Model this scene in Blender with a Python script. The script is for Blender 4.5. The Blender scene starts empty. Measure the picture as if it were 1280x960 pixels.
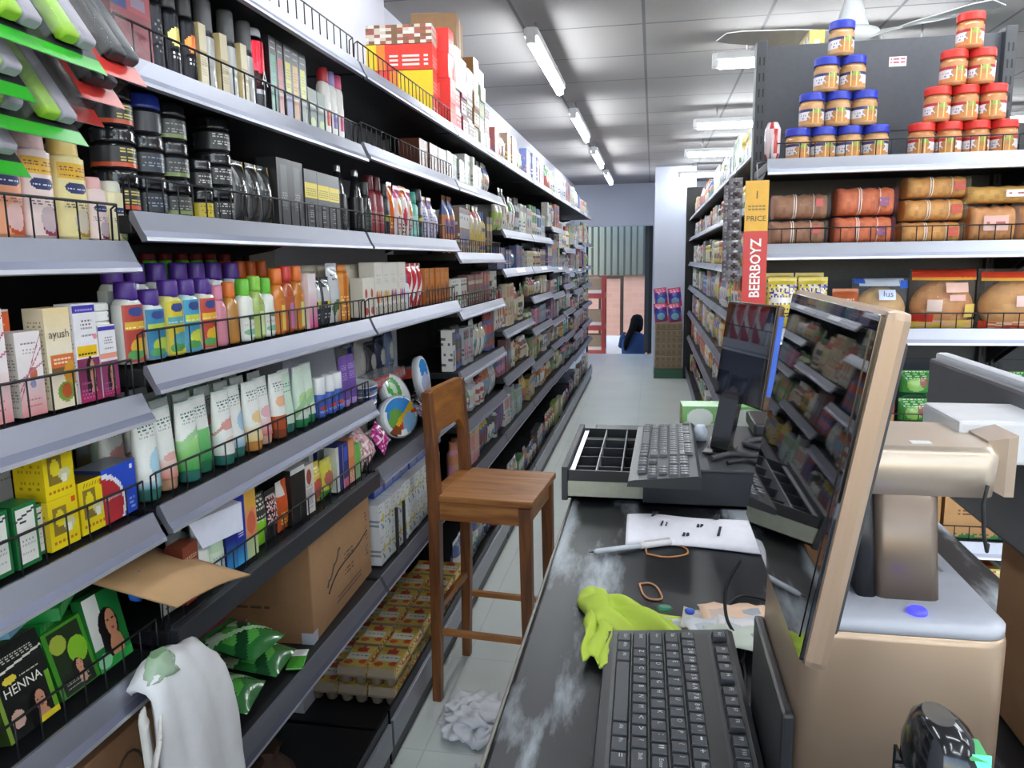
import bpy, bmesh, math, random
from mathutils import Vector, Matrix, Euler
random.seed(7)
SC = bpy.context.scene
COL = SC.collection
PI = math.pi
EXPO = 0.9

# ------------------------------------------------------------------ colour
def C(h):
    if not isinstance(h, str): return h
    h = h.lstrip('#'); out = []
    for i in (0, 2, 4):
        x = int(h[i:i+2], 16) / 255.0
        out.append(x / 12.92 if x <= 0.04045 else ((x + 0.055) / 1.055) ** 2.4)
    return tuple(out)
def mixc(a, b, t): return tuple(a[i] * (1 - t) + b[i] * t for i in range(3))

# ------------------------------------------------------------------ materials (all procedural; print colours come from the mesh's own colour attribute)
MATS = {}
def nodes_of(name):
    m = bpy.data.materials.new(name); m.use_nodes = True
    nt = m.node_tree; b = nt.nodes['Principled BSDF']
    return m, nt, b
def printed(name, rough, metal=0.0, spec=0.5, coat=0.0, alpha=1.0, bump=0.0, bscale=60, var=0.08):
    m, nt, b = nodes_of(name); N, L = nt.nodes, nt.links
    at = N.new('ShaderNodeAttribute'); at.attribute_name = 'Col'
    tc = N.new('ShaderNodeTexCoord')
    no = N.new('ShaderNodeTexNoise'); no.inputs['Scale'].default_value = bscale; no.inputs['Detail'].default_value = 2
    L.new(tc.outputs['Object'], no.inputs['Vector'])
    mr = N.new('ShaderNodeMapRange'); mr.inputs['To Min'].default_value = 1 - var; mr.inputs['To Max'].default_value = 1 + var
    L.new(no.outputs['Fac'], mr.inputs['Value'])
    mx = N.new('ShaderNodeMix'); mx.data_type = 'RGBA'; mx.blend_type = 'MULTIPLY'; mx.inputs['Factor'].default_value = 1
    L.new(at.outputs['Color'], mx.inputs['A']); L.new(mr.outputs['Result'], mx.inputs['B'])
    L.new(mx.outputs['Result'], b.inputs['Base Color'])
    b.inputs['Roughness'].default_value = rough; b.inputs['Metallic'].default_value = metal
    b.inputs['Specular IOR Level'].default_value = spec; b.inputs['Coat Weight'].default_value = coat
    b.inputs['Alpha'].default_value = alpha
    if bump:
        bp = N.new('ShaderNodeBump'); bp.inputs['Strength'].default_value = bump; bp.inputs['Distance'].default_value = 0.004
        L.new(no.outputs['Fac'], bp.inputs['Height']); L.new(bp.outputs['Normal'], b.inputs['Normal'])
    MATS[name] = m
    return m
printed('paper', 0.6); printed('card_gloss', 0.32); printed('plastic', 0.38); printed('gloss', 0.15, coat=0.3)
printed('film', 0.2, coat=0.4, bump=0.25, bscale=45); printed('metal', 0.28, 0.85); printed('satin_black', 0.5, var=0.15)
printed('cloth', 0.9, bump=0.4, bscale=25); printed('rubber', 0.7); printed('cardboard', 0.75, bump=0.1, bscale=30, var=0.12)
printed('champagne', 0.36, 0.55, var=0.03, bscale=15); printed('clear', 0.08, alpha=0.10, coat=0.6); printed('haze_film', 0.25, alpha=0.55, coat=0.3, bump=0.4, bscale=60)
printed('rail', 0.40, 0.7, var=0.06, bscale=8); printed('screen', 0.025, spec=0.8, coat=0.5, var=0.0)
printed('skin', 0.5); printed('hair', 0.8, spec=0.15, bump=0.5, bscale=80); printed('paint', 0.7, var=0.03, bscale=3); printed('bag_film', 0.4, alpha=0.86, bump=0.3, bscale=30)
printed('bread', 0.6, bump=0.3, bscale=40, var=0.2)

def emis(name, col, strength):
    m, nt, b = nodes_of(name)
    b.inputs['Base Color'].default_value = (*col, 1)
    b.inputs['Emission Color'].default_value = (*col, 1); b.inputs['Emission Strength'].default_value = strength
    MATS[name] = m
    return m

# ------------------------------------------------------------------ mesh builder
class MB:
    def __init__(s): s.v = []; s.f = []; s.c = []; s.s = []
    def add(s, vs, fs, col=(.5, .5, .5), smooth=False, per=None):
        o = len(s.v); s.v += [Vector(p) for p in vs]
        for i, f in enumerate(fs):
            s.f.append([o + k for k in f]); s.c.append(C(per[i]) if per else C(col)); s.s.append(smooth)
        return s
    def mesh_in(s, other, M=Matrix.Identity(4)):
        o = len(s.v); s.v += [M @ p for p in other.v]
        s.f += [[o + k for k in f] for f in other.f]; s.c += other.c; s.s += other.s
        return s
    def xf(s, M): s.v = [M @ p for p in s.v]; return s
    def box(s, x0, y0, z0, x1, y1, z1, col, faces=None, b=0.0):
        if b > 0:
            bm = bmesh.new(); bmesh.ops.create_cube(bm, size=1.0)
            for v in bm.verts:
                v.co = Vector(((x0 + x1) / 2 + v.co.x * (x1 - x0), (y0 + y1) / 2 + v.co.y * (y1 - y0), (z0 + z1) / 2 + v.co.z * (z1 - z0)))
            bmesh.ops.bevel(bm, geom=list(bm.edges), offset=b, segments=2, profile=0.6, affect='EDGES')
            bm.verts.index_update()
            s.add([v.co.copy() for v in bm.verts], [[v.index for v in f.verts] for f in bm.faces], col); bm.free()
            return s
        vs = [(x0, y0, z0), (x1, y0, z0), (x1, y1, z0), (x0, y1, z0), (x0, y0, z1), (x1, y0, z1), (x1, y1, z1), (x0, y1, z1)]
        fs = [(0, 3, 2, 1), (4, 5, 6, 7), (0, 1, 5, 4), (1, 2, 6, 5), (2, 3, 7, 6), (3, 0, 4, 7)]  # bottom top -Y +X +Y -X
        return s.add(vs, fs, col, False, faces)
    def panel(s, o, U, V, nu, nv, art, bulge=None, smooth=False):
        """a printed sheet: o + u*U + v*V, coloured by art(u, v); bulge(u, v) -> offset along the normal"""
        o, U, V = Vector(o), Vector(U), Vector(V); n = U.cross(V).normalized()
        vs = []
        for j in range(nv + 1):
            for i in range(nu + 1):
                u, v = i / nu, j / nv; p = o + U * u + V * v
                if bulge: p = p + n * bulge(u, v)
                vs.append(p)
        fs, per = [], []
        for j in range(nv):
            for i in range(nu):
                a = j * (nu + 1) + i; fs.append((a, a + 1, a + nu + 2, a + nu + 1))
                per.append(art((i + .5) / nu, (j + .5) / nv, i, j) if callable(art) else art)
        return s.add(vs, fs, None, smooth, per)
    def loft(s, rings, col=(.5, .5, .5), caps=True, smooth=True, art=None, closed=True):
        n = len(rings[0]); vs = [p for r in rings for p in r]; fs, per = [], []
        m = n if closed else n - 1
        for j in range(len(rings) - 1):
            for i in range(m):
                a, b = j * n + i, j * n + (i + 1) % n
                fs.append((a, b, b + n, a + n))
                per.append(art((i + .5) / n, (j + .5) / (len(rings) - 1), i, j) if art else col)
        if caps and closed:
            fs.append(tuple(reversed(range(n)))); per.append(per[0])
            fs.append(tuple((len(rings) - 1) * n + i for i in range(n))); per.append(per[-2] if len(per) > 1 else per[0])
        o = len(s.f); s.add(vs, fs, None, smooth, per)
        if caps and closed: s.s[-1] = s.s[-2] = False
        return s
    def lathe(s, prof, n=16, c=(0, 0, 0), sx=1, sy=1, col=(.5, .5, .5), art=None, caps=True, smooth=True):
        """profile of (r, z); u runs round so that u = .5 faces +X"""
        rings = [[(c[0] + r * sx * math.cos(PI + 2 * PI * i / n), c[1] + r * sy * math.sin(PI + 2 * PI * i / n), c[2] + z) for i in range(n)] for r, z in prof]
        return s.loft(rings, col, caps, smooth, art)
    def tube(s, pts, r, col, n=6, closed=False):
        pts = [Vector(p) for p in pts]; rings = []; k = len(pts); ref = None
        for i, p in enumerate(pts):
            a = pts[i - 1] if (i > 0 or closed) else p; b = pts[(i + 1) % k] if (i < k - 1 or closed) else p
            t = (b - a).normalized()
            if ref is None: ref = Vector((0, 0, 1)) if abs(t.z) < .9 else Vector((1, 0, 0))
            x = ref - t * ref.dot(t)
            if x.length < 1e-5: x = t.orthogonal()
            x.normalize(); y = t.cross(x); ref = x
            rr = r[i] if isinstance(r, (list, tuple)) else r
            rings.append([p + x * (rr * math.cos(2 * PI * q / n)) + y * (rr * math.sin(2 * PI * q / n)) for q in range(n)])
        if closed: rings.append(rings[0])
        return s.loft(rings, col, not closed)
    def rod(s, a, b, r, col): # square thin wire
        return s.tube([a, b], r, col, 4)
    def text(s, body, o, U, V, w, h, col, shear=0.0, lift=0.0006, fit=False, bold=0.0):
        """letters lying on the plane through o along U (reading direction) and V (up), fitted into w x h"""
        t = text_mesh(body, shear, bold); vs, fs, bw, bh = t
        k = min(w / bw, h / bh); kx, ky = (w / bw, h / bh) if fit else (k, k)
        U, V = Vector(U).normalized(), Vector(V).normalized(); n = U.cross(V); o = Vector(o) + n * lift
        ox = (w - bw * kx) / 2; oy = (h - bh * ky) / 2
        return s.add([o + U * (x * kx + ox) + V * (y * ky + oy) for x, y in vs], fs, col)
    def mesh(s, name):
        me = bpy.data.meshes.new(name); me.from_pydata([tuple(p) for p in s.v], [], s.f)
        ca = me.color_attributes.new('Col', 'FLOAT_COLOR', 'CORNER'); buf = []
        for f, c in zip(s.f, s.c): buf += [c[0], c[1], c[2], 1.0] * len(f)
        ca.data.foreach_set('color', buf); me.polygons.foreach_set('use_smooth', s.s)
        return me
    def build(s, name, mat, parent=None, label=None, loc=None):
        me = s.mesh(name); me.materials.append(MATS[mat] if isinstance(mat, str) else mat)
        o = bpy.data.objects.new(name, me); COL.objects.link(o)
        if parent: o.parent = parent
        if label: o['label'] = label
        if loc: o.location = loc
        return o

TXT = {}
def text_mesh(body, shear=0.0, bold=0.0):
    k = (body, shear, bold)
    if k not in TXT:
        cu = bpy.data.curves.new('lettering', 'FONT'); cu.body = body; cu.shear = shear; cu.offset = bold; cu.resolution_u = 2
        ob = bpy.data.objects.new('lettering', cu); me = bpy.data.meshes.new_from_object(ob)
        vs = [(v.co.x, v.co.y) for v in me.vertices]; fs = [tuple(p.vertices) for p in me.polygons]
        x0 = min(v[0] for v in vs); y0 = min(v[1] for v in vs)
        vs = [(x - x0, y - y0) for x, y in vs]
        TXT[k] = (vs, fs, max(v[0] for v in vs), max(v[1] for v in vs))
        bpy.data.objects.remove(ob); bpy.data.curves.remove(cu); bpy.data.meshes.remove(me)
    return TXT[k]

# ------------------------------------------------------------------ things
def empty(name, loc=(0, 0, 0), rz=0.0):
    o = bpy.data.objects.new(name, None); COL.objects.link(o); o.empty_display_size = 0.05
    o.location = loc; o.rotation_euler = (0, 0, rz); return o
LABELS = set()
def tag(o, label, cat, group=None):
    nw = len(label.split())
    if not 4 <= nw <= 16: print('LABEL LENGTH', nw, label)
    if label in LABELS and not group: print('SAME LABEL', label)
    LABELS.add(label)
    o['label'] = label; o['category'] = cat
    if group: o['group'] = group
    return o
def struct(o): o['kind'] = 'structure'; return o
def copy_tree(o, parent=None):
    c = o.copy(); COL.objects.link(c)
    if parent: c.parent = parent
    for ch in list(o.children): copy_tree(ch, c)
    return c

# ------------------------------------------------------------------ printed artwork
def art(base, *shapes):
    base = C(base)
    sh = [(q[0],) + tuple(C(x) if isinstance(x, str) and x.startswith('#') else x for x in q[1:]) for q in shapes]
    def f(u, v, i=0, j=0):
        c = base
        for q in sh:
            k = q[0]
            if k == 'r' and q[1] <= u <= q[3] and q[2] <= v <= q[4]: c = q[5]
            elif k == 'e' and ((u - q[1]) / q[3]) ** 2 + ((v - q[2]) / q[4]) ** 2 <= 1: c = q[5]
            elif k == 't' and q[1] <= u <= q[3] and q[2] <= v <= q[4] and j % 2 == 0 and (i * 7 + j * 13 + (i * j) % 5) % 5 < q[6] * 5: c = q[5]
            elif k == 'g' and q[1] <= v <= q[2]: c = mixc(q[3], q[4], (v - q[1]) / (q[2] - q[1]))
            elif k == 'b' and abs(v - (q[1] + q[2] * u)) < q[3]: c = q[4]        # slanting band
            elif k == 'a' and v < q[1] + q[2] * u: c = q[3]                       # everything below a slanting line
            elif k == 'z' and q[1] <= u <= q[3] and q[2] <= v <= q[4]: c = q[5][(i * 5 + j * 3 + (i * j) % 7) % len(q[5])]
        return c
    return f
def face_art(cx, cy, s, hair='#1d1416', skin='#c98f72', top='#7a1440'):
    return [('e', cx - .05 * s, cy - .1 * s, .30 * s, .26 * s, hair), ('r', cx - .34 * s, cy - .55 * s, cx + .1 * s, cy - .05 * s, hair), ('e', cx + .06 * s, cy - .42 * s, .2 * s, .2 * s, skin),
            ('e', cx + .04 * s, cy - .08 * s, .16 * s, .2 * s, skin), ('e', cx + .06 * s, cy - .16 * s, .05 * s, .02 * s, '#a8404a'),
            ('r', cx - .07 * s, cy - .04 * s, cx - .01 * s, cy - .02 * s, hair), ('r', cx + .08 * s, cy - .04 * s, cx + .14 * s, cy - .02 * s, hair)]
# ------------------------------------------------------------------ camera
F, H = 950.0, 1.6
def cam_basis(ps, th, r):
    fw = Vector((-math.sin(ps) * math.cos(th), math.cos(ps) * math.cos(th), -math.sin(th)))
    rt = Vector((math.cos(ps), math.sin(ps), 0)); up = rt.cross(fw)
    return rt * math.cos(r) - up * math.sin(r), rt * math.sin(r) + up * math.cos(r), fw
R_, U_, W_ = cam_basis(0.18304734631274547, 0.16124814580264515, math.radians(0.8))
cd = bpy.data.cameras.new('camera'); cam = bpy.data.objects.new('camera', cd); COL.objects.link(cam)
cd.sensor_width = 36; cd.lens = F / 1280 * 36; cd.clip_start = 0.02; cd.clip_end = 100
cam.matrix_world = Matrix(((R_.x, U_.x, -W_.x, 0), (R_.y, U_.y, -W_.y, 0), (R_.z, U_.z, -W_.z, H), (0, 0, 0, 1)))
SC.camera = cam
SC.view_settings.view_transform = 'Standard'; SC.view_settings.look = 'None'; SC.view_settings.gamma = 1
SC.view_settings.use_curve_mapping = False; SC.view_settings.exposure = 0.0
SC.cycles.use_denoising = True; SC.cycles.max_bounces = 8; SC.cycles.transparent_max_bounces = 16
SC.cycles.sample_clamp_indirect = 6.0

# ------------------------------------------------------------------ surface materials of the room
def mat_floor():
    m, nt, b = nodes_of('floor_tiles'); N, L = nt.nodes, nt.links
    tc = N.new('ShaderNodeTexCoord'); mp = N.new('ShaderNodeMapping'); mp.inputs['Location'].default_value = (0.12, 0.2, 0)
    L.new(tc.outputs['Object'], mp.inputs['Vector'])
    br = N.new('ShaderNodeTexBrick'); br.offset = 0; br.squash = 1
    br.inputs['Scale'].default_value = 1; br.inputs['Brick Width'].default_value = 0.6; br.inputs['Row Height'].default_value = 0.6
    br.inputs['Mortar Size'].default_value = 0.0022; br.inputs['Color1'].default_value = (*C('#dce1dc'), 1); br.inputs['Color2'].default_value = (*C('#d8ddd8'), 1)
    br.inputs['Mortar'].default_value = (*C('#c4c9c5'), 1)
    L.new(mp.outputs['Vector'], br.inputs['Vector'])
    no = N.new('ShaderNodeTexNoise'); no.inputs['Scale'].default_value = 2.2; no.inputs['Detail'].default_value = 5
    L.new(tc.outputs['Object'], no.inputs['Vector'])
    mr = N.new('ShaderNodeMapRange'); mr.inputs['To Min'].default_value = .9; mr.inputs['To Max'].default_value = 1.08; L.new(no.outputs['Fac'], mr.inputs['Value'])
    mx = N.new('ShaderNodeMix'); mx.data_type = 'RGBA'; mx.blend_type = 'MULTIPLY'; mx.inputs['Factor'].default_value = 1
    L.new(br.outputs['Color'], mx.inputs['A']); L.new(mr.outputs['Result'], mx.inputs['B']); L.new(mx.outputs['Result'], b.inputs['Base Color'])
    b.inputs['Roughness'].default_value = 0.3
    MATS['floor_tiles'] = m
mat_floor()
def mat_ceiling():
    m, nt, b = nodes_of('ceiling_tiles'); N, L = nt.nodes, nt.links
    tc = N.new('ShaderNodeTexCoord'); mp = N.new('ShaderNodeMapping'); mp.inputs['Location'].default_value = (0.065, 0.1, 0)
    L.new(tc.outputs['Object'], mp.inputs['Vector'])
    br = N.new('ShaderNodeTexBrick'); br.offset = 0; br.squash = 1
    br.inputs['Scale'].default_value = 1; br.inputs['Brick Width'].default_value = 0.63; br.inputs['Row Height'].default_value = 0.63
    br.inputs['Mortar Size'].default_value = 0.009; br.inputs['Color1'].default_value = (*C('#9a9695'), 1); br.inputs['Color2'].default_value = (*C('#979392'), 1)
    br.inputs['Mortar'].default_value = (*C('#6a6a6c'), 1); br.inputs['Mortar Smooth'].default_value = 0.1
    L.new(mp.outputs['Vector'], br.inputs['Vector']); L.new(br.outputs['Color'], b.inputs['Base Color'])
    no = N.new('ShaderNodeTexNoise'); no.inputs['Scale'].default_value = 90; L.new(tc.outputs['Object'], no.inputs['Vector'])
    bp = N.new('ShaderNodeBump'); bp.inputs['Strength'].default_value = .08; L.new(no.outputs['Fac'], bp.inputs['Height']); L.new(bp.outputs['Normal'], b.inputs['Normal'])
    b.inputs['Roughness'].default_value = 0.75
    MATS['ceiling_tiles'] = m
mat_ceiling()
def mat_wood(name, c1, c2, scale=(3, 3, 26)):
    m, nt, b = nodes_of(name); N, L = nt.nodes, nt.links
    tc = N.new('ShaderNodeTexCoord'); mp = N.new('ShaderNodeMapping'); mp.inputs['Scale'].default_value = scale
    L.new(tc.outputs['Object'], mp.inputs['Vector'])
    no = N.new('ShaderNodeTexNoise'); no.inputs['Scale'].default_value = 1.6; no.inputs['Detail'].default_value = 6; no.inputs['Distortion'].default_value = .8
    L.new(mp.outputs['Vector'], no.inputs['Vector'])
    cr = N.new('ShaderNodeValToRGB'); cr.color_ramp.elements[0].position = .32; cr.color_ramp.elements[1].position = .68
    cr.color_ramp.elements[0].color = (*C(c1), 1); cr.color_ramp.elements[1].color = (*C(c2), 1)
    L.new(no.outputs['Fac'], cr.inputs['Fac']); L.new(cr.outputs['Color'], b.inputs['Base Color'])
    b.inputs['Roughness'].default_value = 0.38
    MATS[name] = m
mat_wood('wood_across', '#7c4a1c', '#a66c2c', (26, 3, 26))    # grain along Y
mat_wood('wood_along', '#865026', '#b0783f', (3, 26, 26))     # grain along X
mat_wood('wood_up', '#57311a', '#834f26', (26, 26, 2.5))      # grain along Z
def mat_counter():
    m, nt, b = nodes_of('counter_laminate'); N, L = nt.nodes, nt.links
    tc = N.new('ShaderNodeTexCoord'); mp = N.new('ShaderNodeMapping'); mp.inputs['Scale'].default_value = (14, 3.2, 1); mp.inputs['Rotation'].default_value = (0, 0, .12)
    L.new(tc.outputs['Object'], mp.inputs['Vector'])
    a = N.new('ShaderNodeTexNoise'); a.inputs['Scale'].default_value = .8; a.inputs['Detail'].default_value = 7; a.inputs['Roughness'].default_value = .65
    L.new(mp.outputs['Vector'], a.inputs['Vector'])
    a2 = N.new('ShaderNodeTexNoise'); a2.inputs['Scale'].default_value = .5; a2.inputs['Detail'].default_value = 3; L.new(mp.outputs['Vector'], a2.inputs['Vector'])
    mu = N.new('ShaderNodeMath'); mu.operation = 'MULTIPLY'; L.new(a.outputs['Fac'], mu.inputs[0]); L.new(a2.outputs['Fac'], mu.inputs[1])
    cr = N.new('ShaderNodeValToRGB'); cr.color_ramp.elements[0].position = .27; cr.color_ramp.elements[0].color = (*C('#15171b'), 1)
    cr.color_ramp.elements[1].position = .37; cr.color_ramp.elements[1].color = (*C('#a2a9b0'), 1)
    L.new(mu.outputs['Value'], cr.inputs['Fac']); L.new(cr.outputs['Color'], b.inputs['Base Color'])
    mr = N.new('ShaderNodeMapRange'); mr.inputs['To Min'].default_value = .28; mr.inputs['To Max'].default_value = .5
    L.new(a.outputs['Fac'], mr.inputs['Value']); L.new(mr.outputs['Result'], b.inputs['Roughness'])
    b.inputs['Specular IOR Level'].default_value = .3
    MATS['counter_laminate'] = m
mat_counter()
def mat_brick():
    m, nt, b = nodes_of('yard_brick'); N, L = nt.nodes, nt.links
    tc = N.new('ShaderNodeTexCoord'); mp = N.new('ShaderNodeMapping'); mp.inputs['Rotation'].default_value = (PI / 2, 0, 0)
    L.new(tc.outputs['Object'], mp.inputs['Vector'])
    br = N.new('ShaderNodeTexBrick'); br.inputs['Scale'].default_value = 1; br.inputs['Brick Width'].default_value = .3; br.inputs['Row Height'].default_value = .12
    br.inputs['Mortar Size'].default_value = .008; br.inputs['Color1'].default_value = (*C('#b58d7b'), 1); br.inputs['Color2'].default_value = (*C('#ad8571'), 1)
    br.inputs['Mortar'].default_value = (*C('#b4907e'), 1)
    L.new(mp.outputs['Vector'], br.inputs['Vector']); L.new(br.outputs['Color'], b.inputs['Base Color']); b.inputs['Roughness'].default_value = .9
    MATS['yard_brick'] = m
mat_brick()
emis('tube_light', (0.92, 0.97, 1.0), 22.0)
emis('tube_light_bright', (0.92, 0.97, 1.0), 38.0)
emis('led_blue', (0.05, 0.05, 0.9), 0.9)
emis('led_green', (0.05, 0.9, 0.25), 1.5)

# ------------------------------------------------------------------ room shell
ZC = 2.82
def slab(name, x0, y0, z0, x1, y1, z1, col, mat='paint'):
    return struct(MB().box(x0, y0, z0, x1, y1, z1, col).build(name, mat))
slab('floor', -1.45, -4, -.1, 5.0, 13.0, 0, '#b0b0b0', 'floor_tiles')
slab('ceiling', -1.45, -4, ZC, 5.0, 13.0, ZC + .1, '#b0b0b0', 'ceiling_tiles')
slab('wall_left', -1.45, -4, 0, -1.30, 13.0, ZC, '#bcbeca')
slab('wall_right', 5.0, -4, 0, 5.15, 13.2, ZC, '#cfd2da')
w = MB()                                     # end wall with the doorway in it
w.box(-1.45, 13.0, 0, -1.12, 13.2, ZC, '#cdd2e0'); w.box(-1.12, 13.0, 2.14, 0.0, 13.2, ZC, '#cdd2e0'); w.box(0.0, 13.0, 0, 5.0, 13.2, ZC, '#cdd2e0')
struct(w.build('wall_back', 'paint'))
p = MB(); p.box(0.02, 10.8, 0, 0.56, 13.0, ZC, '#cdd3e4'); struct(p.build('trim_1', 'paint'))          # white pier at the aisle end
p = MB(); p.box(-1.30, 2.15, 0, -1.115, 3.22, ZC, '#c8cad4'); struct(p.build('trim_2', 'paint'))         # column behind the left shelving
p = MB(); p.box(-0.06, 13.2, 0.0, 0.0, 13.26, 2.14, '#2a2c30'); p.box(-1.12, 13.2, 0, -1.09, 13.26, 2.14, '#2a2c30')
d = struct(p.build('door_1', 'paint'))
p = MB(); p.box(-.13, 13.22, 0.0, -.06, 13.30, 2.14, '#45474b'); p.build('door_leaf', 'paint', d)

# yard behind the doorway
slab('trim_3', -4, 13.2, -.95, 4, 20, -.85, '#8f8a84')
slab('trim_4', -.75, 13.75, -.85, .15, 14.25, -.535, '#8f8a84')
yw = MB().box(-4, 17.6, -.9, 4, 17.8, 1.28, '#c09a86').build('wall_yard', 'yard_brick'); struct(yw)
def corrugated():
    m = MB(); n = 96; x0, x1 = -3.0, 1.6
    top = []; bot = []
    for i in range(n + 1):
        t = i / n; k = i % 6; dy = 0.0 if k in (0, 1, 5) else 0.05
        top.append((x0 + (x1 - x0) * t, 17.3 - dy, 3.3)); bot.append((x0 + (x1 - x0) * t, 17.3 - dy, 1.24))
    m.loft([bot, top], '#727a77', closed=False, smooth=False)
    o = m.build('corrugated_sheet', 'metal')
    so = o.modifiers.new('thickness', 'SOLIDIFY'); so.thickness = .004
    o.location.y = .2
    return tag(o, 'grey green corrugated metal sheet standing on the pink wall beyond the doorway', 'sheet metal')
corrugated()

# ------------------------------------------------------------------ light fittings
def tube_fixture(loc, along_y, label, group=None, lamp='tube_light'):
    t = empty('tube_light', loc, 0 if along_y else PI / 2)
    m = MB(); m.box(-.036, -.62, -.008, .036, .62, .03, '#e6e8ea', b=.004)
    for s in (-1, 1): m.box(-.024, s * .62 - .018, -.045, .024, s * .62 + .018, .03, '#dfe2e4', b=.004)
    m.build('housing', 'plastic', t)
    m = MB(); m.tube([(0, -.60, -.03), (0, .60, -.03)], .0235, '#ffffff', 10); m.build('tube', lamp, t)
    for s in (-.45, .45): MB().tube([(0, s, .02), (0, s, ZC - loc[2])], .006, '#c9ccd0', 6).build('hanger', 'metal', t)
    tag(t, label, 'light', group); return t
ORD = ['first', 'second', 'third', 'fourth', 'fifth', 'sixth', 'seventh', 'eighth', 'ninth', 'tenth', 'eleventh', 'twelfth', 'thirteenth', 'fourteenth', 'fifteenth', 'sixteenth', 'seventeenth', 'eighteenth', 'nineteenth', 'twentieth'] + ['%s' % x for x in ('twenty-first', 'twenty-second', 'twenty-third', 'twenty-fourth', 'twenty-fifth', 'twenty-sixth', 'twenty-seventh', 'twenty-eighth', 'twenty-ninth', 'thirtieth', 'thirty-first', 'thirty-second', 'thirty-third', 'thirty-fourth', 'thirty-fifth', 'thirty-sixth', 'thirty-seventh', 'thirty-eighth', 'thirty-ninth', 'fortieth')]
for i, y in enumerate((4.62, 6.72, 8.82, 10.92)):
    tube_fixture((-.62, y, 2.72), True, '%s lit tube light from the camera, row running along the left shelves' % ORD[i], 'tube lights over the left aisle', 'tube_light_bright')
for i, y in enumerate((4.65, 6.72, 8.5, 10.6)):
    tube_fixture((.95, y, 2.70), False, '%s lit tube light from the camera, crosswise row above the right shelving' % ORD[i], 'tube lights over the right shelving', 'tube_light_bright')
for x, y, al in ((-.55, .35, True), (-.55, 2.45, True), (.95, 2.3, False), (.9, -.1, False), (-.5, -2.2, True), (2.8, .6, False), (2.8, 2.7, False), (2.8, 4.8, False), (2.8, 7.2, False), (2.8, 9.6, False), (1.4, -2.2, False), (1.9, .9, True), (1.9, -1.2, True), (3.6, .9, True), (3.6, -1.2, True), (.5, -1.4, True), (1.9, 1.9, False)):
    tube_fixture((x, y, 2.72), al, 'lit tube light under the ceiling out of view, several added as fill light', 'tube lights outside the view')  # unseen tubes; those towards the right front are added to brighten the left shelves

def ceiling_fan():
    t = empty('ceiling_fan', (.74, 3.3, 2.5))
    m = MB(); m.tube([(0, 0, .02), (0, 0, .32)], .011, '#d9dce0', 10); m.build('rod', 'plastic', t)
    m = MB(); m.lathe([(.012, .10), (.022, .085), (.038, .045), (.052, .0), (.064, -.04)], 20, col='#d8dcdf'); m.build('canopy', 'plastic', t)
    m = MB(); m.lathe([(.06, -.035), (.098, -.05), (.112, -.07), (.105, -.10), (.06, -.118), (.01, -.122)], 24, col='#ced3d6'); m.build('motor_housing', 'plastic', t)
    for a in (-.75, -.75 + 2.094, -.75 + 4.188):
        m = MB(); rings = []
        for k in range(9):
            s = .10 + .42 * k / 8; w = .04 + .03 * min(1, k / 3); tz = .02 * (1 - k / 8)
            w = w if k < 8 else .05
            rings.append([(s, -w, -.078 - tz), (s, w, -.078 + tz), (s, w, -.074 + tz), (s, -w, -.074 - tz)])
        m.loft(rings, '#d6d8da', smooth=False).xf(Matrix.Rotation(a, 4, 'Z')); m.build('blade', 'plastic', t)
    tag(t, 'white ceiling fan above the jar pyramids on the end display', 'ceiling fan')
ceiling_fan()
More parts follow.
